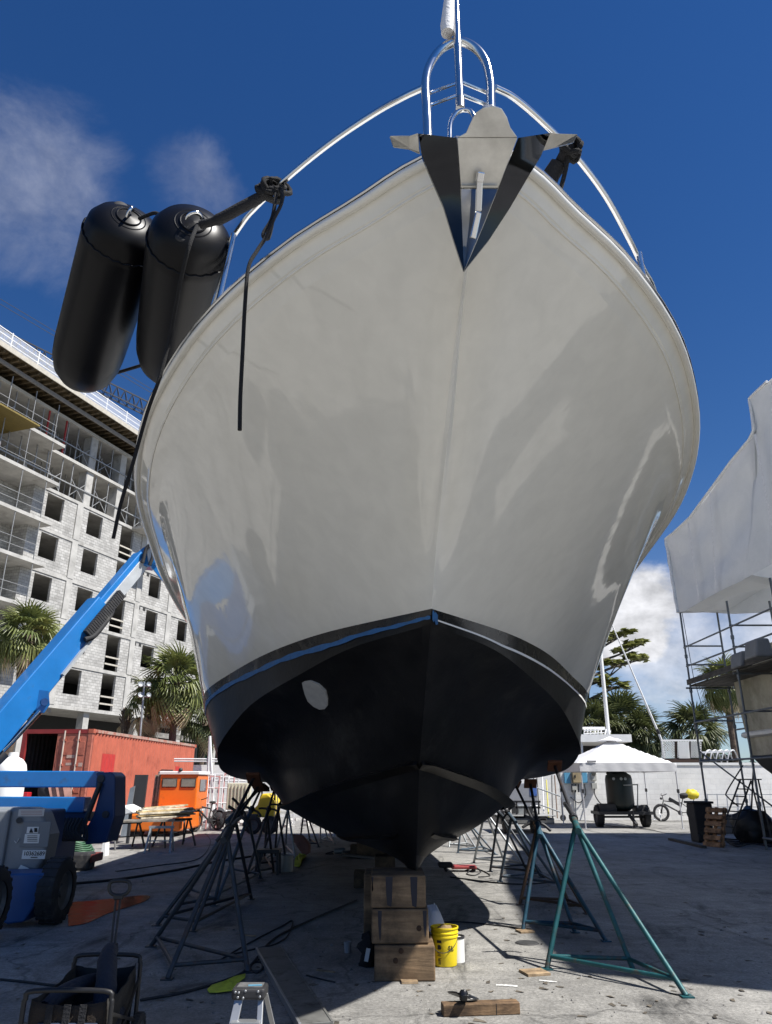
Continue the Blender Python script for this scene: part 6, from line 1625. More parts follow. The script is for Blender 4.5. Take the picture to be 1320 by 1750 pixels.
# ------------------------------------------------------------------ trees
def leafmat(name, c1, c2, rough=.45):
    m = bpy.data.materials.new(name); m.use_nodes = True
    t = m.node_tree; b = t.nodes['Principled BSDF']; b.inputs['Roughness'].default_value = rough
    oi = N('ShaderNodeObjectInfo', t); c = N('ShaderNodeTexCoord', t); n = N('ShaderNodeTexNoise', t); n.inputs['Scale'].default_value = 3
    n.inputs['Detail'].default_value = 5
    t.links.new(c.outputs['Object'], n.inputs['Vector'])
    a = N('ShaderNodeMath', t, operation='ADD'); a.use_clamp = True
    mm = N('ShaderNodeMath', t, operation='MULTIPLY'); mm.inputs[1].default_value = .55
    m3 = N('ShaderNodeMath', t, operation='MULTIPLY'); m3.inputs[1].default_value = .55
    t.links.new(oi.outputs['Random'], mm.inputs[0]); t.links.new(n.outputs[0], m3.inputs[0]); t.links.new(mm.outputs[0], a.inputs[0]); t.links.new(m3.outputs[0], a.inputs[1])
    cr = N('ShaderNodeValToRGB', t); cr.color_ramp.elements[0].color = (*c1, 1); cr.color_ramp.elements[1].color = (*c2, 1)
    t.links.new(a.outputs[0], cr.inputs[0]); t.links.new(cr.outputs[0], b.inputs['Base Color'])
    tr = N('ShaderNodeBsdfTranslucent', t); ms = N('ShaderNodeMixShader', t); ms.inputs[0].default_value = .22
    t.links.new(cr.outputs[0], tr.inputs[0]); t.links.new(b.outputs[0], ms.inputs[1]); t.links.new(tr.outputs[0], ms.inputs[2]); t.links.new(ms.outputs[0], t.nodes['Material Output'].inputs[0])
    return m
palm_g = leafmat('palm_leaf', (.06, .095, .025), (.25, .265, .08))
palm_d = leafmat('palm_leaf_dark', (.035, .055, .02), (.13, .145, .05))
palm_b = leafmat('dead_palm_leaf', (.48, .37, .21), (.78, .66, .43), .8)
bark = M('palm_bark', (.12, .09, .065), .95, var=.45, vs=9, bump=1.0, bs=12)
def frond_mesh(name, mat, droop, nl=17, span=R(230)):
    mb = MB()
    mb.tube([(0, 0, 0), (.25, 0, .03), (.5, 0, .02)], [.014, .010, .007], 5)
    for i in range(nl):
        a = -span / 2 + span * i / (nl - 1); L_ = .50 * (1 - .22 * abs(a) / (span / 2)) * rnd.uniform(.9, 1.08)
        d = Vector((math.cos(a), math.sin(a), 0)); s_ = Vector((-d.y, d.x, 0))
        p0 = Vector((.5, 0, .02)); w = .020
        pts = []
        for k, t in enumerate((0, .45, .8, 1.0)):
            dz = -droop * (t ** 2.2) * rnd.uniform(.8, 1.25) + .05 * math.sin(t * 3) * math.cos(a)
            c = p0 + d * (L_ * t) * (1 - .25 * droop * t) + Vector((0, 0, dz * L_ * 1.3))
            ww = w * (.5, 1.15, .7, .06)[k]
            pts.append((c - s_ * ww, c + Vector((0, 0, -.010)), c + s_ * ww))
        o = len(mb.v)
        for q in pts: mb.v += [Vector(x) for x in q]
        for k in range(3):
            for j in range(2): mb.f.append([o + k * 3 + j, o + k * 3 + j + 1, o + k * 3 + 4 + j, o + k * 3 + 3 + j])
    return mb.mesh(name, mat)
FG = [frond_mesh('frond', palm_g, d) for d in (.25, .5, .8)]
FDK = [frond_mesh('frond', palm_d, d) for d in (.3, .55, .85)]
FB = [frond_mesh('frond', palm_b, d, 11, R(120)) for d in (1.0, 1.3)]
def palm(label, base, zc, rad, n=46, dead=6, dark=False, lean_=(0, 0), group='fan palms around the yard', tr=.16, lo=-.75):
    t = thing('palm_tree', label, 'palm tree', base, 0, group)
    top = Vector((lean_[0], lean_[1], zc))
    trunk = MB(); k = 22
    pts = [Vector((lean_[0] * (i / k) ** 1.5, lean_[1] * (i / k) ** 1.5, zc * i / k)) for i in range(k + 1)]
    trunk.tube(pts, [tr * (1.0 + .12 * (i % 2) + (.35 if i > k - 5 else 0)) for i in range(k + 1)], 12)
    part(t, 'trunk', trunk, bark, world=False)
    boots = MB()
    for i in range(26):
        a = i * 2.4; z = zc - .1 - rad * .55 * i / 26; c = Vector((top.x + tr * 1.2 * math.cos(a), top.y + tr * 1.2 * math.sin(a), z))
        boots.bar(c, c + Vector((.16 * math.cos(a), .16 * math.sin(a), .22)), .07, .03)
    part(t, 'leaf_bases', boots, bark, world=False, kind='stuff')
    F_ = FDK if dark else FG
    for i in range(n + dead):
        isd = i >= n
        az = i * 2.39996 + rnd.uniform(-.2, .2)
        f = i / max(n - 1, 1)
        el = (1.35 - (1.35 - lo) * f ** .9) + rnd.uniform(-.15, .15) if not isd else rnd.uniform(-1.15, -.45)
        me = rnd.choice(FB) if isd else F_[min(2, int(f * 3))]
        o = link('dead_frond' if isd else 'frond', me, t)
        s_ = rad * rnd.uniform(.88, 1.1) * (1 if not isd else .85)
        o.matrix_basis = Matrix.Translation(top + Vector((0, 0, -.25 * rad * (.2 if not isd else 1) * f))) @ Matrix.Rotation(az, 4, 'Z') @ Matrix.Rotation(-el, 4, 'Y') @ Matrix.Rotation(rnd.uniform(-.6, .6), 4, 'X') @ Matrix.Scale(s_, 4)
    return t
def palm_px(label, cx_, cy_, Y, rpx, **kw):
    c = PY(cx_, cy_, Y); D = (c - O).dot(Vector((0, math.cos(PITCH), math.sin(PITCH))))
    return palm(label, (c.x + kw.pop('bx', 0), Y, 0), c.z, rpx * D / 1264, **kw)
palm_px('tall fan palm at the left edge behind the blue boom', 48, 1086, 30, 70, n=52, dead=4)
palm_px('broad fan palm just left of the hull above the orange container', 304, 1166, 36, 74, n=56, dead=8, lo=-1.0)
palm_px('half dead fan palm with hanging straw fronds left of the broad palm', 258, 1192, 37, 52, n=14, dead=20, lo=-.3)
palm_px('straw coloured palm stump with dry fronds above the container', 218, 1212, 37.5, 50, n=0, dead=34)
palm_px('round dark fan palm right of the tent beyond the lattice', 1188, 1252, 44, 62, n=50, dead=4, dark=True, lo=-.9)
palm_px('fan palm peeping out behind the scaffold deck', 1238, 1166, 40, 54, n=50, dead=8, lo=-1.0)
palm_px('left palm of the bushy clump behind the white mast', 1020, 1246, 47, 62, n=52, dead=6, dark=True, lo=-.9)
palm_px('middle palm of the bushy clump behind the white mast', 1062, 1238, 48, 66, n=60, dead=10, dark=True, lo=-.9)
palm_px('right palm of the bushy clump behind the white mast', 1100, 1258, 47, 54, n=50, dead=6, dark=True, lo=-.9)
palm_px('dark fan palm half hidden by the hull left of the jack stands', 350, 1222, 40, 56, n=36, dead=4, dark=True, lo=-.9)
# broadleaf tree with flat tiers of leaves
al_leaf = leafmat('broad_leaf', (.06, .09, .03), (.34, .35, .11))
bark2 = M('tree_bark', (.09, .075, .06), .9, var=.4, vs=6, bump=.8, bs=8)
at = thing('almond_tree', 'open broadleaf tree with flat leaf tiers right of the hull', 'tree', (PY(1000, 1250, 50).x, 50, 0))
tb = (PY(996, 1330, 50)); tp2 = PY(1008, 1060, 50)
part(at, 'trunk', MB().tube(spline([(tb.x, 50, 0), PY(1000, 1240, 50), PY(1004, 1160, 50), tp2], 6), [.34 - .25 * i / 18 for i in range(19)], 10), bark2, smooth=60)
lm = MB(); lv = MB()
def leaves(c, rx, ry, rz, n):
    for _ in range(n):
        while True:
            q = Vector((rnd.uniform(-1, 1), rnd.uniform(-1, 1), rnd.uniform(-1, 1)))
            if q.length < 1: break
        p = c + Vector((q.x * rx, q.y * ry, q.z * rz)); s_ = rnd.uniform(.20, .42)
        a = rnd.uniform(0, 6.3); ti = rnd.uniform(-.7, .7); d = Vector((math.cos(a), math.sin(a), ti * .5)); w = Vector((-math.sin(a), math.cos(a), rnd.uniform(-.5, .5)))
        o = len(lv.v); lv.v += [p - d * s_, p + w * s_ * .5, p + d * s_, p - w * s_ * .5]; lv.f.append([o, o + 1, o + 2, o + 3])
for (a, mid, e), tiers in (
    (((1003, 1120), (1040, 1100), (1072, 1082)), [(1050, 1086, 16), (1072, 1080, 14), (1030, 1092, 14)]),
    (((1002, 1135), (1050, 1122), (1104, 1098)), [(1060, 1108, 14), (1082, 1100, 18), (1098, 1097, 11)]),
    (((1003, 1160), (1050, 1140), (1110, 1124)), [(1045, 1132, 17), (1075, 1122, 18), (1100, 1122, 16)]),
    (((1002, 1172), (1035, 1160), (1062, 1140)), [(1030, 1138, 16), (1058, 1134, 12)]),
    (((1000, 1200), (1040, 1180), (1070, 1172)), [(1040, 1168, 18), (1064, 1172, 15), (1022, 1160, 15)]),
    (((1000, 1215), (1030, 1200), (1056, 1196)), [(1030, 1196, 18), (1050, 1196, 12), (1015, 1206, 16)]),
    (((1000, 1150), (960, 1120), (930, 1100)), [(965, 1110, 22), (940, 1100, 20)]),
    (((1000, 1180), (950, 1160), (915, 1150)), [(955, 1150, 24), (925, 1148, 20)]),
    (((1005, 1100), (1012, 1060), (1020, 1030)), [(1000, 1062, 16), (985, 1050, 18), (1018, 1085, 12)])):
    dy = rnd.uniform(-1.5, 1.5)
    pts = [PY(*a, 50), PY(*mid, 50 + dy * .5), PY(*e, 50 + dy)]
    lm.tube(spline(pts, 5), [.12 - .009 * i for i in range(11)], 7)
    for x, y, r_ in tiers:
        c = PY(x, y, 50 + dy * .8); k = r_ * 47 / 1264
        lm.tube([lerp(pts[1], pts[2], .3), lerp(pts[1], c, .6), c], [.05, .035, .015], 5)
        for _ in range(7):
            cc = c + Vector((rnd.uniform(-.8, .8) * k, rnd.uniform(-1.2, 1.2) * k, rnd.uniform(-.28, .28) * k))
            leaves(cc, k * .42, k * .5, k * .24, int(6 + 12 * k))
part(at, 'limbs', lm, bark2, smooth=60)
part(at, 'crown', lv, al_leaf, kind='stuff')
# dark hedge far behind, low
for i, (x0_, x1_, yt, Y, lab) in enumerate(((-40, 20, 1262, 60, 'dark hedge far behind on the right beyond the shed'), (960, 1330, 1288, 55, 'low dark hedge on the far right skyline behind the lattice'))):
    if i == 0: continue
    hm = MB(); a, b_ = PY(x0_, yt, Y), PY(x1_, yt, Y); lv = MB()
    for _ in range(2600):
        f = rnd.random(); z = a.z * (rnd.random() ** .5) * (.8 + .25 * math.sin(f * 23) * math.sin(f * 7)); leaves(Vector((a.x + (b_.x - a.x) * f, Y + rnd.uniform(-1, 1), z)), .2, .2, .2, 2)
    t = thing('hedge', lab, 'hedge', (a.x, Y, 0)); part(t, 'foliage', lv, palm_d, kind='stuff')

# flood lamps on a pole beside the left palms
fl_t = thing('flood_lamp_post', 'thin post with two pairs of white flood lamps before the broad left palm', 'lamp post', (PY(247, 1230, 33).x, 33, 0))
part(fl_t, 'post', MB().tube([(PY(247, 1230, 33).x, 33, 0), PY(247, 1165, 33)], .045, 8), galv, smooth=50)
for y_ in (1170, 1188):
    part(fl_t, 'crossbar', MB().tube([PY(238, y_ + 2, 33), PY(258, y_ + 3, 33)], .03, 6), galv)
    for x_, r_ in ((240, .12), (254, .10)):
        c = PY(x_, y_, 32.9); q = Vector((.55, -.75, .35)).to_track_quat('Z', 'Y').to_matrix()
        part(fl_t, 'lamp_head', MB().lathe([(.001, -.16), (r_ * .5, -.14), (r_, .02), (r_ * 1.02, .06), (r_ * .92, .05), (.001, .03)], 18, c, q), galv, smooth=40)
# ------------------------------------------------------------------ foreground: bucket, beam, wagon, ladder, plank, lines
yel = M('bucket_yellow', (.78, .60, .015), .38, var=.05, vs=4, dirt=(.55, .42, .05), dth=.66)
bc = G(762, 1652); bc.y += .06
bk2 = thing('bucket', 'yellow plastic bucket with black print beside the timber blocks', 'bucket', (bc.x, bc.y, 0))
rb_, hb_ = .118, .30
part(bk2, 'body', MB().lathe([(.001, .004), (rb_ * .86, .004), (rb_ * .88, .012), (rb_ * .97, hb_ * .72), (rb_ * 1.02, hb_ * .74), (rb_ * 1.02, hb_ * .78), (rb_ * .98, hb_ * .79), (rb_ * .985, hb_ * .83), (rb_ * 1.035, hb_ * .84), (rb_ * 1.035, hb_ * .87), (rb_ * .99, hb_ * .88), (rb_ * 1.0, hb_ * .955), (rb_ * 1.05, hb_ * .96), (rb_ * 1.05, hb_), (rb_ * .98, hb_), (rb_ * .96, hb_ * .6), (rb_ * .84, .02), (.001, .02)], 40), yel, smooth=35, world=False)
part(bk2, 'handle', MB().tube(spline([(-rb_ * 1.04 * math.cos(a - .2), -rb_ * 1.06 * math.sin(a) - .004, hb_ * .80 - .125 * math.sin(a)) for a in [math.pi * i / 12 for i in range(13)]], 2), .003, 6), dark_metal, smooth=50, world=False)
def decal(par, ang, z, w, h, m, r=rb_):
    k = 4; mb = MB()
    rr = lambda zz: r * (.885 + (.085) * (zz / (hb_ * .72))) + .0018
    mb.grid([[(rr(zz) * math.cos(ang + (i / k - .5) * w / r), rr(zz) * math.sin(ang + (i / k - .5) * w / r), zz) for i in range(k + 1)] for zz in (z, z + h)])
    return part(par, 'printed_mark', mb, m, world=False)
A0 = R(-97)
for da, z, w, h in ((-.38, .185, .045, .022), (-.40, .135, .03, .035), (-.30, .14, .02, .02), (-.42, .085, .035, .006), (-.42, .098, .03, .006), (-.42, .110, .036, .006), (-.42, .05, .028, .005), (-.42, .058, .024, .005), (-.36, .066, .03, .004)):
    decal(bk2, A0 + da, z, w, h, ink)
decal(bk2, A0 - .40, .022, .026, .026, M('print_border', (.25, .2, .02), .6))
# the two large letters on the side of the bucket
rr_b = rb_ * .945 + .003
for k, (chv, da) in enumerate((('S', .42), ('L', .68))):
    a = A0 + da; n_ = Vector((math.cos(a), math.sin(a), 0)); tx_ = Vector((-math.sin(a), math.cos(a), 0))
    text(bk2, 'lettering', chv, .052, ink, Vector((bc.x, bc.y, .145)) + n_ * rr_b, Matrix((tx_, Vector((0, 0, 1)), n_)).transposed(), .001)
rag = MB().ball((bc.x, bc.y, hb_ * .88), .075, 14, 8, (1.1, 1, .5))
for v in rag.v: v += Vector((0, 0, .25 * wob(v.x * 60, v.y * 50)))
solo('rag', rag, M('brown_rag', (.20, .14, .07), .9, var=.4, vs=30), 'crumpled brown rag stuffed inside the yellow bucket', 'rag', smooth=60)
pc2 = G(790, 1648); pc2.y += .10
can = thing('paint_can', 'white and green paint can partly hidden behind the yellow bucket', 'paint can', (pc2.x - .04, pc2.y, 0))
part(can, 'body', MB().lathe([(.001, .002), (.075, .002), (.075, .19), (.001, .19)], 32), M('can_label_white', (.72, .72, .70), .4, var=.05), smooth=40, world=False)
part(can, 'rim', MB().lathe([(.070, .188), (.079, .188), (.079, .205), (.070, .205), (.068, .195)], 32), dark_metal, smooth=40, world=False)
part(can, 'green_label', MB().lathe([(.0762, .02), (.0762, .165)], 16, (0, 0, 0), Matrix.Rotation(R(200), 3, 'Z'), R(70)), M('can_green', (.01, .12, .05), .4), smooth=60, world=False)
wbg = MB().ball(G(742, 1615) + Vector((.0, .25, .14)), .17, 20, 12, (.75, .7, 1.05))
for v in wbg.v: v += Vector((wob(v.x * 20, v.z * 18), 0, wob(v.y * 16, v.x * 22))) * .35
solo('white_bag', wbg, M('white_plastic_bag', (.55, .55, .58), .5, var=.08, bump=.5, bs=20), 'white plastic bag behind the blocks above the yellow bucket', 'bag', smooth=60)
p = G(632, 1655)
rg = MB().ball((p.x - .02, p.y + .1, .09), .13, 16, 10, (.55, .7, 1.2))
for v in rg.v: v += Vector((wob(v.x * 30, v.z * 28), 0, wob(v.y * 26, v.x * 22))) * .5
solo('dark_jacket', rg, black_cloth, 'crumpled black cloth slumped against the left side of the keel blocks', 'cloth', smooth=70)
solo('paper_label', MB().box(PY(628, 1632, p.y - .03), (.035, .01, .10), Matrix.Rotation(.2, 3, 'Y')), lab_w, 'small white bottle label showing in the black cloth', 'label')
# timber offcut with a small propeller on it
beamw = wood('split_timber', (.055, .03, .015), (.25, .155, .08), 0, 1.6)
q0, q1 = G(757, 1739), G(889, 1735); q0.y += .05; q1.y += .06
ob = thing('timber_offcut', 'short split timber beam lying on the sunlit concrete in front', 'timber', lerp(q0, q1, .5))
part(ob, 'beam', MB().bar(q0 + Vector((0, .0, .036)), q1 + Vector((0, 0, .036)), .10, .072), beamw, bevel=.006)
part(ob, 'saw_cut', MB().bar(lerp(q0, q1, .70) + Vector((0, -.051, .005)), lerp(q0, q1, .70) + Vector((.0, -.051, .07)), .004, .002, (0, 1, 0)), ink)
pc3 = PY(793, 1712, q0.y + .02); pc3.z = .072
prop = thing('boat_propeller', 'small black three bladed boat propeller resting on the timber offcut', 'propeller', pc3)
bl_m = M('propeller_black', (.012, .012, .013), .3, var=.2, vs=8)
tilt = Matrix.Rotation(R(9), 3, 'Y') @ Matrix.Rotation(R(-12), 3, 'X')
hubc = Vector((0, 0, .042))
part(prop, 'hub', MB().lathe([(.001, -.034), (.024, -.034), (.03, -.015), (.03, .015), (.022, .03), (.001, .034)], 20, hubc, tilt), bl_m, smooth=45, world=False)
for k in range(3):
    a0 = 2 * math.pi * k / 3 + .5; rows = []
    for i in range(7):
        r_ = .024 + .092 * i / 6; w = .030 + .046 * math.sin(math.pi * min(1, (i + .6) / 7.2)); pit = .6 - .3 * i / 6
        row = []
        for j in range(5):
            s_ = (j / 4 - .5) * 2 * w; ang = a0 + s_ * math.cos(pit) / max(r_, .03) * .62
            row.append(hubc + tilt @ Vector((r_ * math.cos(ang), r_ * math.sin(ang), s_ * math.sin(pit) * .38)))
        rows.append(row)
    b_ = MB().grid(rows); o = part(prop, 'blade', b_, bl_m, smooth=60, world=False)
    sd2 = o.modifiers.new('thickness', 'SOLIDIFY'); sd2.thickness = .005
# folding wagon
wg_m = M('wagon_black_tube', (.008, .008, .009), .5, .0, var=.15)
wg_c = M('wagon_canvas', (.018, .017, .016), .9, var=.25, vs=12, bump=.4, bs=120)
wgb = M('wagon_brown_hem', (.035, .024, .016), .9, var=.25, vs=12, bump=.4, bs=120)
ZR = .50
nl, nr, fl2, fr = PY(44, 1694, 4.37), PY(194, 1692, 4.37), PY(128, 1634, 5.2), PY(242, 1632, 5.2)
for q in (nl, nr, fl2, fr): q.z = ZR
wag = thing('folding_wagon', 'black folding wagon with an upright pull handle at the bottom left', 'wagon', (lerp(nl, fr, .5).x, 4.8, 0))
def hoop(a, b_, z0=.06, m=wg_m):
    d = (b_ - a).normalized()
    return MB().tube(spline([a + Vector((-.0, 0, z0 - ZR)), a + Vector((0, 0, -.09)), a + Vector((0, 0, -.035)) + d * .006, a + d * .045, b_ - d * .045, b_ + Vector((0, 0, -.035)) - d * .006, b_ + Vector((0, 0, -.09)), b_ + Vector((0, 0, z0 - ZR))], 4), .0125, 10)
part(wag, 'end_frame', hoop(nl, nr), wg_m, smooth=50)
part(wag, 'end_frame', hoop(fl2, fr), wg_m, smooth=50)
def cloth_side(a, b_, inset, z0, z1, m, name, sag=.02, nx=12):
    rows = []
    for j in range(7):
        v = j / 6; rows.append([lerp(a, b_, i / nx) + Vector((inset * (1 - v) * .6 + .006 * math.sin(i * 1.9 + j), .006 * math.sin(i * 2.3), z0 + (z1 - z0) * v - ZR - sag * math.sin(math.pi * i / nx) * v)) for i in range(nx + 1)])
    o = part(wag, name, MB().grid(rows), m, smooth=60); s_ = o.modifiers.new('thickness', 'SOLIDIFY'); s_.thickness = .004
    return o
e1_, e2_, e3_, e4_ = nl + Vector((.03, .02, 0)), nr + Vector((-.03, .02, 0)), fl2 + Vector((.02, -.02, 0)), fr + Vector((-.02, -.02, 0))
cloth_side(e1_, e2_, 0, .14, .45, wgb, 'front_panel'); cloth_side(e3_, e4_, 0, .14, .45, wg_c, 'back_panel')
cloth_side(e1_, e3_, .03, .14, .46, wg_c, 'side_panel', .03); cloth_side(e2_, e4_, -.03, .14, .46, wg_c, 'side_panel', .04)
zf = Vector((0, 0, .16 - ZR)); part(wag, 'floor', MB().sheet([e1_ + zf, e2_ + zf, e4_ + zf, e3_ + zf]), wg_c)
for f in (.22, .42, .60): 
    a = lerp(nl, nr, f + .08); part(wag, 'strap', MB().bar(a + Vector((0, .002, -.06)), a + Vector((-.01, .002, -.34)), .035, .006, (0, 1, 0)), black_cloth)
part(wag, 'pocket', MB().bb(lerp(nl, nr, .18) + Vector((0, .0, -.30)), lerp(nl, nr, .86) + Vector((0, .012, -.14))), M('wagon_blue_pocket', (.02, .03, .06), .8, var=.2), bevel=.006)
hz0 = lerp(fl2, fr, .50) + Vector((.012, .03, 0)); 
part(wag, 'handle_socket', MB().bar(hz0 + Vector((0, 0, -.06)), hz0 + Vector((.003, .0, .06)), .05, .045, (0, 1, 0)), M('black_plastic', (.012, .012, .013), .5), bevel=.008)
ht = PY(203, 1530, 5.28)
for s_ in (-.5, .5): part(wag, 'handle_rod', MB().tube([hz0 + Vector((s_ * .022, 0, .05)), ht + Vector((s_ * .028, 0, -.01))], .0065, 8), wg_m, smooth=50)
hw, hh_ = .063, .078
part(wag, 'handle_grip', MB().tube(spline([ht + Vector((x, 0, z)) for x, z in ((-.02, .0), (-.05, .012), (-.066, .04), (-.056, .076), (0, .084), (.056, .076), (.066, .04), (.05, .012), (.02, .0))], 4) , .0115, 10, closed=True), M('black_plastic', (.012, .012, .013), .5), smooth=60)
part(wag, 'handle_yoke', MB().box(ht + Vector((0, 0, -.01)), (.06, .03, .03)), M('black_plastic', (.012, .012, .013), .5), bevel=.006)
for (a, sx) in ((nl, -1), (nr, 1), (fl2, -1), (fr, 1)):
    c = Vector((a.x, a.y, .10)); wheel(wag, (c.x + .02 * sx, c.y, .10), .10, .05, 'X')
part(wag, 'cross_brace', MB().tube([nr + Vector((.0, 0, -.10)), fr + Vector((0, 0, -.34))], .009, 8).tube([nr + Vector((0, 0, -.36)), fr + Vector((0, 0, -.12))], .009, 8), wg_m, smooth=50)
bl = thing('boot_pair', 'dark blue work boots and cloth lying inside the folding wagon', 'boots', lerp(nl, fr, .5) + Vector((0, 0, .17 - ZR)))
navy = M('navy_cloth', (.018, .022, .035), .9, var=.3, vs=10, bump=.4, bs=60)
c = lerp(lerp(nl, nr, .55), lerp(fl2, fr, .62), .62)
part(bl, 'boot', MB().tube(spline([c + Vector((.0, .12, .06)), c + Vector((.02, .02, .05)), c + Vector((.06, -.08, -.05)), c + Vector((.09, -.16, -.16))], 5), [.045] * 6 + [.055] * 5 + [.06] * 5, 12), navy, smooth=60)
part(bl, 'boot', MB().tube(spline([c + Vector((-.03, .08, -.08)), c + Vector((-.08, -.05, -.07)), c + Vector((-.13, -.22, -.08)), c + Vector((-.16, -.34, -.12))], 5), [.04] * 16, 12), navy, smooth=60)
part(bl, 'cloth', MB().ball(c + Vector((.02, -.05, -.25)), .17, 16, 8, (.9, 1.4, .55)), navy, smooth=60)
# step ladder
cap_m = M('ladder_cap_black', (.02, .02, .022), .6, var=.3, vs=20, dirt=(.30, .31, .32), dth=.66, dscale=14)
lad = thing('aluminium_ladder', 'small aluminium step ladder with a paint spattered black cap', 'ladder', (PY(424, 1690, 4.7).x, 4.7, 0))
Yl = 4.72; a, b_ = PY(396, 1690, Yl), PY(453, 1690, Yl); zt5 = PY(424, 1690, Yl).z + .0
part(lad, 'cap', MB().prism([(a.x, Yl, zt5 - .055), (b_.x, Yl, zt5 - .055), (b_.x, Yl, zt5), (b_.x - .012, Yl + .14, zt5 + .005), (a.x + .012, Yl + .14, zt5 + .005), (a.x, Yl, zt5)][:4] and [(a.x, Yl, zt5 - .055), (b_.x, Yl, zt5 - .055), (b_.x, Yl, zt5), (a.x, Yl, zt5)], (0, .15, 0)), cap_m, bevel=.014, seg=3)
part(lad, 'cap_tray', MB().bb((a.x + .025, Yl + .02, zt5 - .002), (b_.x - .02, Yl + .125, zt5 + .004)), M('tray_grey', (.10, .10, .10), .7, var=.4, vs=20))
part(lad, 'tape_scrap', MB().box((lerp(a, b_, .66).x, Yl + .05, zt5 + .006), (.075, .022, .003), Matrix.Rotation(.1, 3, 'Z')), M('tape_scrap', (.10, .28, .40), .7, var=.3))
for fx, fz in ((.12, .3), (.2, .75), (.36, .8), (.22, .35), (.80, .25), (.86, .7), (.42, .2)):
    part(lad, 'rivet', MB().lathe([(.001, .004), (.005, .003), (.007, 0)], 10, (lerp(a, b_, fx).x, Yl - .0005, zt5 - .055 * fz), Matrix.Rotation(R(90), 3, 'X')), alu, smooth=40)
for fx, w_, dx_, fy in ((.22, .045, -.05, .03), (.86, .030, .03, .04)):
    c = Vector((lerp(a, b_, fx).x, Yl + fy, zt5 - .05)); f = Vector((c.x + dx_, Yl - .16, .0))
    part(lad, 'front_rail', MB().bar(c, f, w_, .022, (0, 1, 0)), alu, bevel=.003)
    part(lad, 'rail_groove', MB().bar(c + Vector((0, -.0145, -.012)), f + Vector((0, -.0145, 0)), .006, .002, (0, 1, 0)), galv)
for fx, dx_ in ((.1, -.09), (.92, .06)):
    c = Vector((lerp(a, b_, fx).x, Yl + .13, zt5 - .05)); part(lad, 'rear_rail', MB().bar(c, Vector((c.x + dx_, Yl + .42, 0)), .026, .016, (0, 1, 0)), alu, bevel=.002)
for z in (.13, .28):
    f = 1 - z / zt5; part(lad, 'tread', MB().bar((lerp(a, b_, .18).x - .05 * f, Yl - .10 * f, z), (lerp(a, b_, .88).x + .03 * f, Yl - .10 * f, z), .07, .02), alu, bevel=.003)
# aluminium walk plank on the ground
wp_m = M('walk_plank_metal', (.17, .17, .16), .55, .45, var=.3, vs=7, dirt=(.06, .055, .05), dth=.58, dscale=6)
wpk = thing('scaffold_plank', 'long dusty metal walk plank lying flat beside the step ladder', 'plank', G(500, 1700))
P4 = [G(438, 1629), G(481, 1627), G(563, 1752), G(508, 1756)]
P4[2] += (P4[2] - P4[1]) * .04; P4[3] += (P4[3] - P4[0]) * .04
part(wpk, 'deck', MB().prism([p + Vector((0, 0, .022)) for p in P4], (0, 0, .022)), wp_m, bevel=.004)
part(wpk, 'side_rail', MB().bar(P4[0] + Vector((0, 0, .024)), P4[3] + Vector((0, 0, .024)), .018, .050), alu, bevel=.003)
part(wpk, 'side_rail', MB().bar(P4[1] + Vector((0, 0, .024)), P4[2] + Vector((0, 0, .024)), .018, .050), wp_m, bevel=.003)
part(wpk, 'end_cap', MB().bar(P4[0] + Vector((0, .0, .024)), P4[1] + Vector((0, .0, .024)), .02, .044), wp_m, bevel=.003)
# lime cloth
def cloth_flat(name, label, pxs, m, cat='cloth', h=.05, grp=None):
    pts = [G(*q) for q in pxs]; c = sum(pts, Vector()) / len(pts); mb = MB(); n = len(pts); rings = 5
    for r_ in range(rings + 1):
        for i in range(n): 
            p = lerp(c, pts[i], r_ / rings); mb.v.append(Vector((p.x, p.y, .006 + h * abs(math.sin(r_ * 1.7 + i * 2.3)) * (1 - .75 * r_ / rings))))
    for r_ in range(rings):
        for i in range(n):
            i2 = (i + 1) % n
            mb.f.append([r_ * n + i, r_ * n + i2, (r_ + 1) * n + i2, (r_ + 1) * n + i])
    o = solo(name, mb, m, label, cat, grp, smooth=70); s_ = o.modifiers.new('thickness', 'SOLIDIFY'); s_.thickness = .003
    return o
lime = M('lime_cloth', (.55, .60, .05), .85, var=.2, vs=12, bump=.4, bs=90)
cloth_flat('lime_cloth', 'lime green cloth on the ground behind the step ladder', [(354, 1695), (362, 1687), (388, 1678), (402, 1671), (420, 1667), (419, 1674), (405, 1684), (398, 1696), (372, 1700), (358, 1700)], lime, h=.03)
cloth_flat('lime_rag', 'small lime green rag in the dark shade under the hull', [(503, 1484), (504, 1470), (512, 1462), (524, 1464), (518, 1472), (512, 1486)], lime, h=.16)
# cables and hoses on the ground
def cable(label, pxs, r, m=rubber, name='cable', k=6):
    return solo(name, MB().tube(spline([G(*q) + Vector((0, 0, r)) for q in pxs], k), r, 6), m, label, 'cable', 'cables lying on the yard floor', smooth=60)
cable('black cable running from the boom lift wheel towards the left stands', [(115, 1513), (200, 1505), (300, 1489), (372, 1474), (430, 1465)], .018)
cable('thin grey cable crossing behind the left stands', [(200, 1490), (270, 1480), (340, 1468), (360, 1440), (352, 1425)], .008)
cable('black cable from the lime cloth to the keel blocks', [(240, 1712), (320, 1697), (400, 1672), (430, 1650), (470, 1605), (540, 1570), (610, 1540)], .010)
cable('thin wire on the left shaded concrete', [(0, 1676), (40, 1680), (90, 1686), (135, 1690)], .009)
cable('tangled dark lead left of the walk plank', [(372, 1645), (410, 1622), (450, 1600), (480, 1585), (500, 1575), (492, 1600), (470, 1615), (440, 1622), (400, 1632)], .007)
cable('coil of dark cable at the foot of the nearest left stand', [(430, 1650), (445, 1642), (452, 1652), (440, 1664), (428, 1658), (434, 1646), (448, 1648), (446, 1660), (432, 1662)], .009)
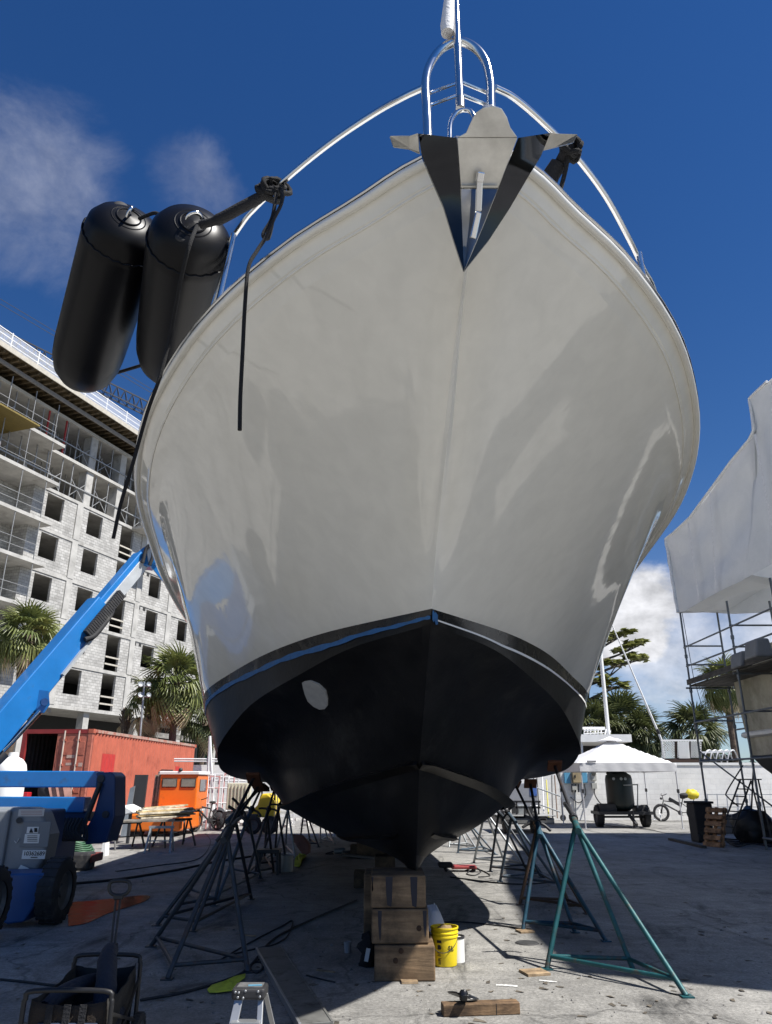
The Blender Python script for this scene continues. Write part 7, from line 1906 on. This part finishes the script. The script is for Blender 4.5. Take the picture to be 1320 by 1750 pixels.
cable('short rod like wire on the concrete right of the plank', [(524, 1668), (550, 1675), (573, 1680)], .006)
cable('dark cable looping beside the red creeper on the sunlit concrete', [(792, 1490), (812, 1484), (822, 1490), (812, 1497), (798, 1494), (815, 1486), (838, 1497), (818, 1500)], .010)
cable('black lead lying past the yellow bucket to the teal stand', [(745, 1578), (790, 1577), (860, 1584), (893, 1589)], .008)
cable('black lead on the ground beyond the right stands', [(770, 1500), (850, 1510), (905, 1512), (960, 1506)], .010)
# creeper, drain cover, paint stirrers
crp = thing('creeper', 'low red and black mechanic creeper in the sun behind the keel blocks', 'creeper', G(782, 1490))
p = G(782, 1490)
part(crp, 'board', MB().box(p + Vector((.12, .1, .07)), (.45, .28, .05)), M('creeper_red', (.30, .05, .05), .5, var=.2), bevel=.015)
part(crp, 'headrest', MB().box(p + Vector((-.2, .14, .10)), (.26, .3, .08)), rubber, bevel=.03)
for sx in (-.2, .3):
    for sy in (0, .22): part(crp, 'caster', MB().cyl(p + Vector((sx, sy - .02, .025)), p + Vector((sx, sy + .02, .025)), .025, 10), rubber, smooth=40)
dc = G(901, 1612)
solo('drain_cover', MB().lathe([(.001, .010), (.105, .010), (.115, .004), (.12, .001)], 28, (dc.x, dc.y, 0)), M('cast_iron', (.05, .05, .05), .7, .3, var=.3, vs=15), 'small round iron cover set in the concrete right of the bucket', 'cover', smooth=30)
for i, (a, b_, lab) in enumerate((((542, 1659), (572, 1663), 'pale wooden stir stick left of the keel blocks'), ((410, 1598), (436, 1601), 'wooden scrap by the left jack stand feet'))):
    solo('stir_stick', MB().bar(G(*a) + Vector((0, 0, .006)), G(*b_) + Vector((0, 0, .006)), .03, .008), ply, lab, 'wood scrap')
p = G(594, 1628); solo('paper_cup', MB().lathe([(.001, 0), (.028, 0), (.036, .09), (.032, .09), (.026, .01)], 20, (p.x, p.y, 0)), M('cup', (.3, .3, .3), .8, var=.3), 'small grey paper cup standing in the shade left of the blocks', 'cup', smooth=40)
# things in the deep shade under the hull
p = G(513, 1462); pbx = thing('rudder_blade', 'dull pink oval board leaning under the left side of the hull', 'board', p)
part(pbx, 'blade', MB().prism([(p.x - .25, p.y, .42), (p.x + .02, p.y, .40), (p.x + .2, p.y - .05, .22), (p.x + .2, p.y - .1, .05), (p.x + .08, p.y - .1, .0), (p.x - .08, p.y - .05, .18)], (.03, .12, 0)), M('dull_pink', (.24, .11, .085), .8, var=.25, vs=6), bevel=.02)
stl = thing('work_stool', 'low dark work stool in the shade between the left stands', 'stool', G(455, 1495))
p = G(457, 1495)
part(stl, 'seat', MB().bb((p.x - .2, p.y - .1, .34), (p.x + .2, p.y + .25, .40)), dark_metal, bevel=.01)
for sx in (-.17, .17):
    for sy in (-.07, .22): part(stl, 'leg', MB().bar((p.x + sx, p.y + sy, .34), (p.x + sx * 1.1, p.y + sy, 0), .04, .04), dark_metal)
cn = thing('tin_can', 'grey tin can standing beside the work stool under the hull', 'can', G(488, 1488)); p = G(489, 1489)
part(cn, 'body', MB().lathe([(.001, .0), (.12, .0), (.12, .26), (.11, .26), (.11, .02)], 24, (p.x, p.y, 0)), galv, smooth=40)
gp = thing('grinder', 'small grey power tool lying in the shade right of the pink board', 'power tool', G(582, 1462)); p = G(580, 1462)
part(gp, 'body', MB().tube([(p.x - .12, p.y, .08), (p.x + .12, p.y + .05, .09)], .06, 10), galv, smooth=50)
part(gp, 'guard', MB().lathe([(.001, .0), (.11, .0), (.11, .04), (.001, .04)], 20, (p.x + .18, p.y, .06)), dark_metal, smooth=40)
part(gp, 'cord', MB().tube(spline([(p.x - .12, p.y, .08), (p.x - .3, p.y + .1, .02), (p.x + .1, p.y + .3, .02), (p.x + .35, p.y + .1, .02)], 5), .012, 6), rubber)
solo('cardboard_sheet', MB().box(G(612, 1466) + Vector((0, 0, .03)), (.7, .4, .02), Matrix.Rotation(.1, 3, 'Y')), M('grey_card', (.20, .19, .17), .9, var=.2), 'flat grey sheet of card on the ground behind the keel stack', 'cardboard')
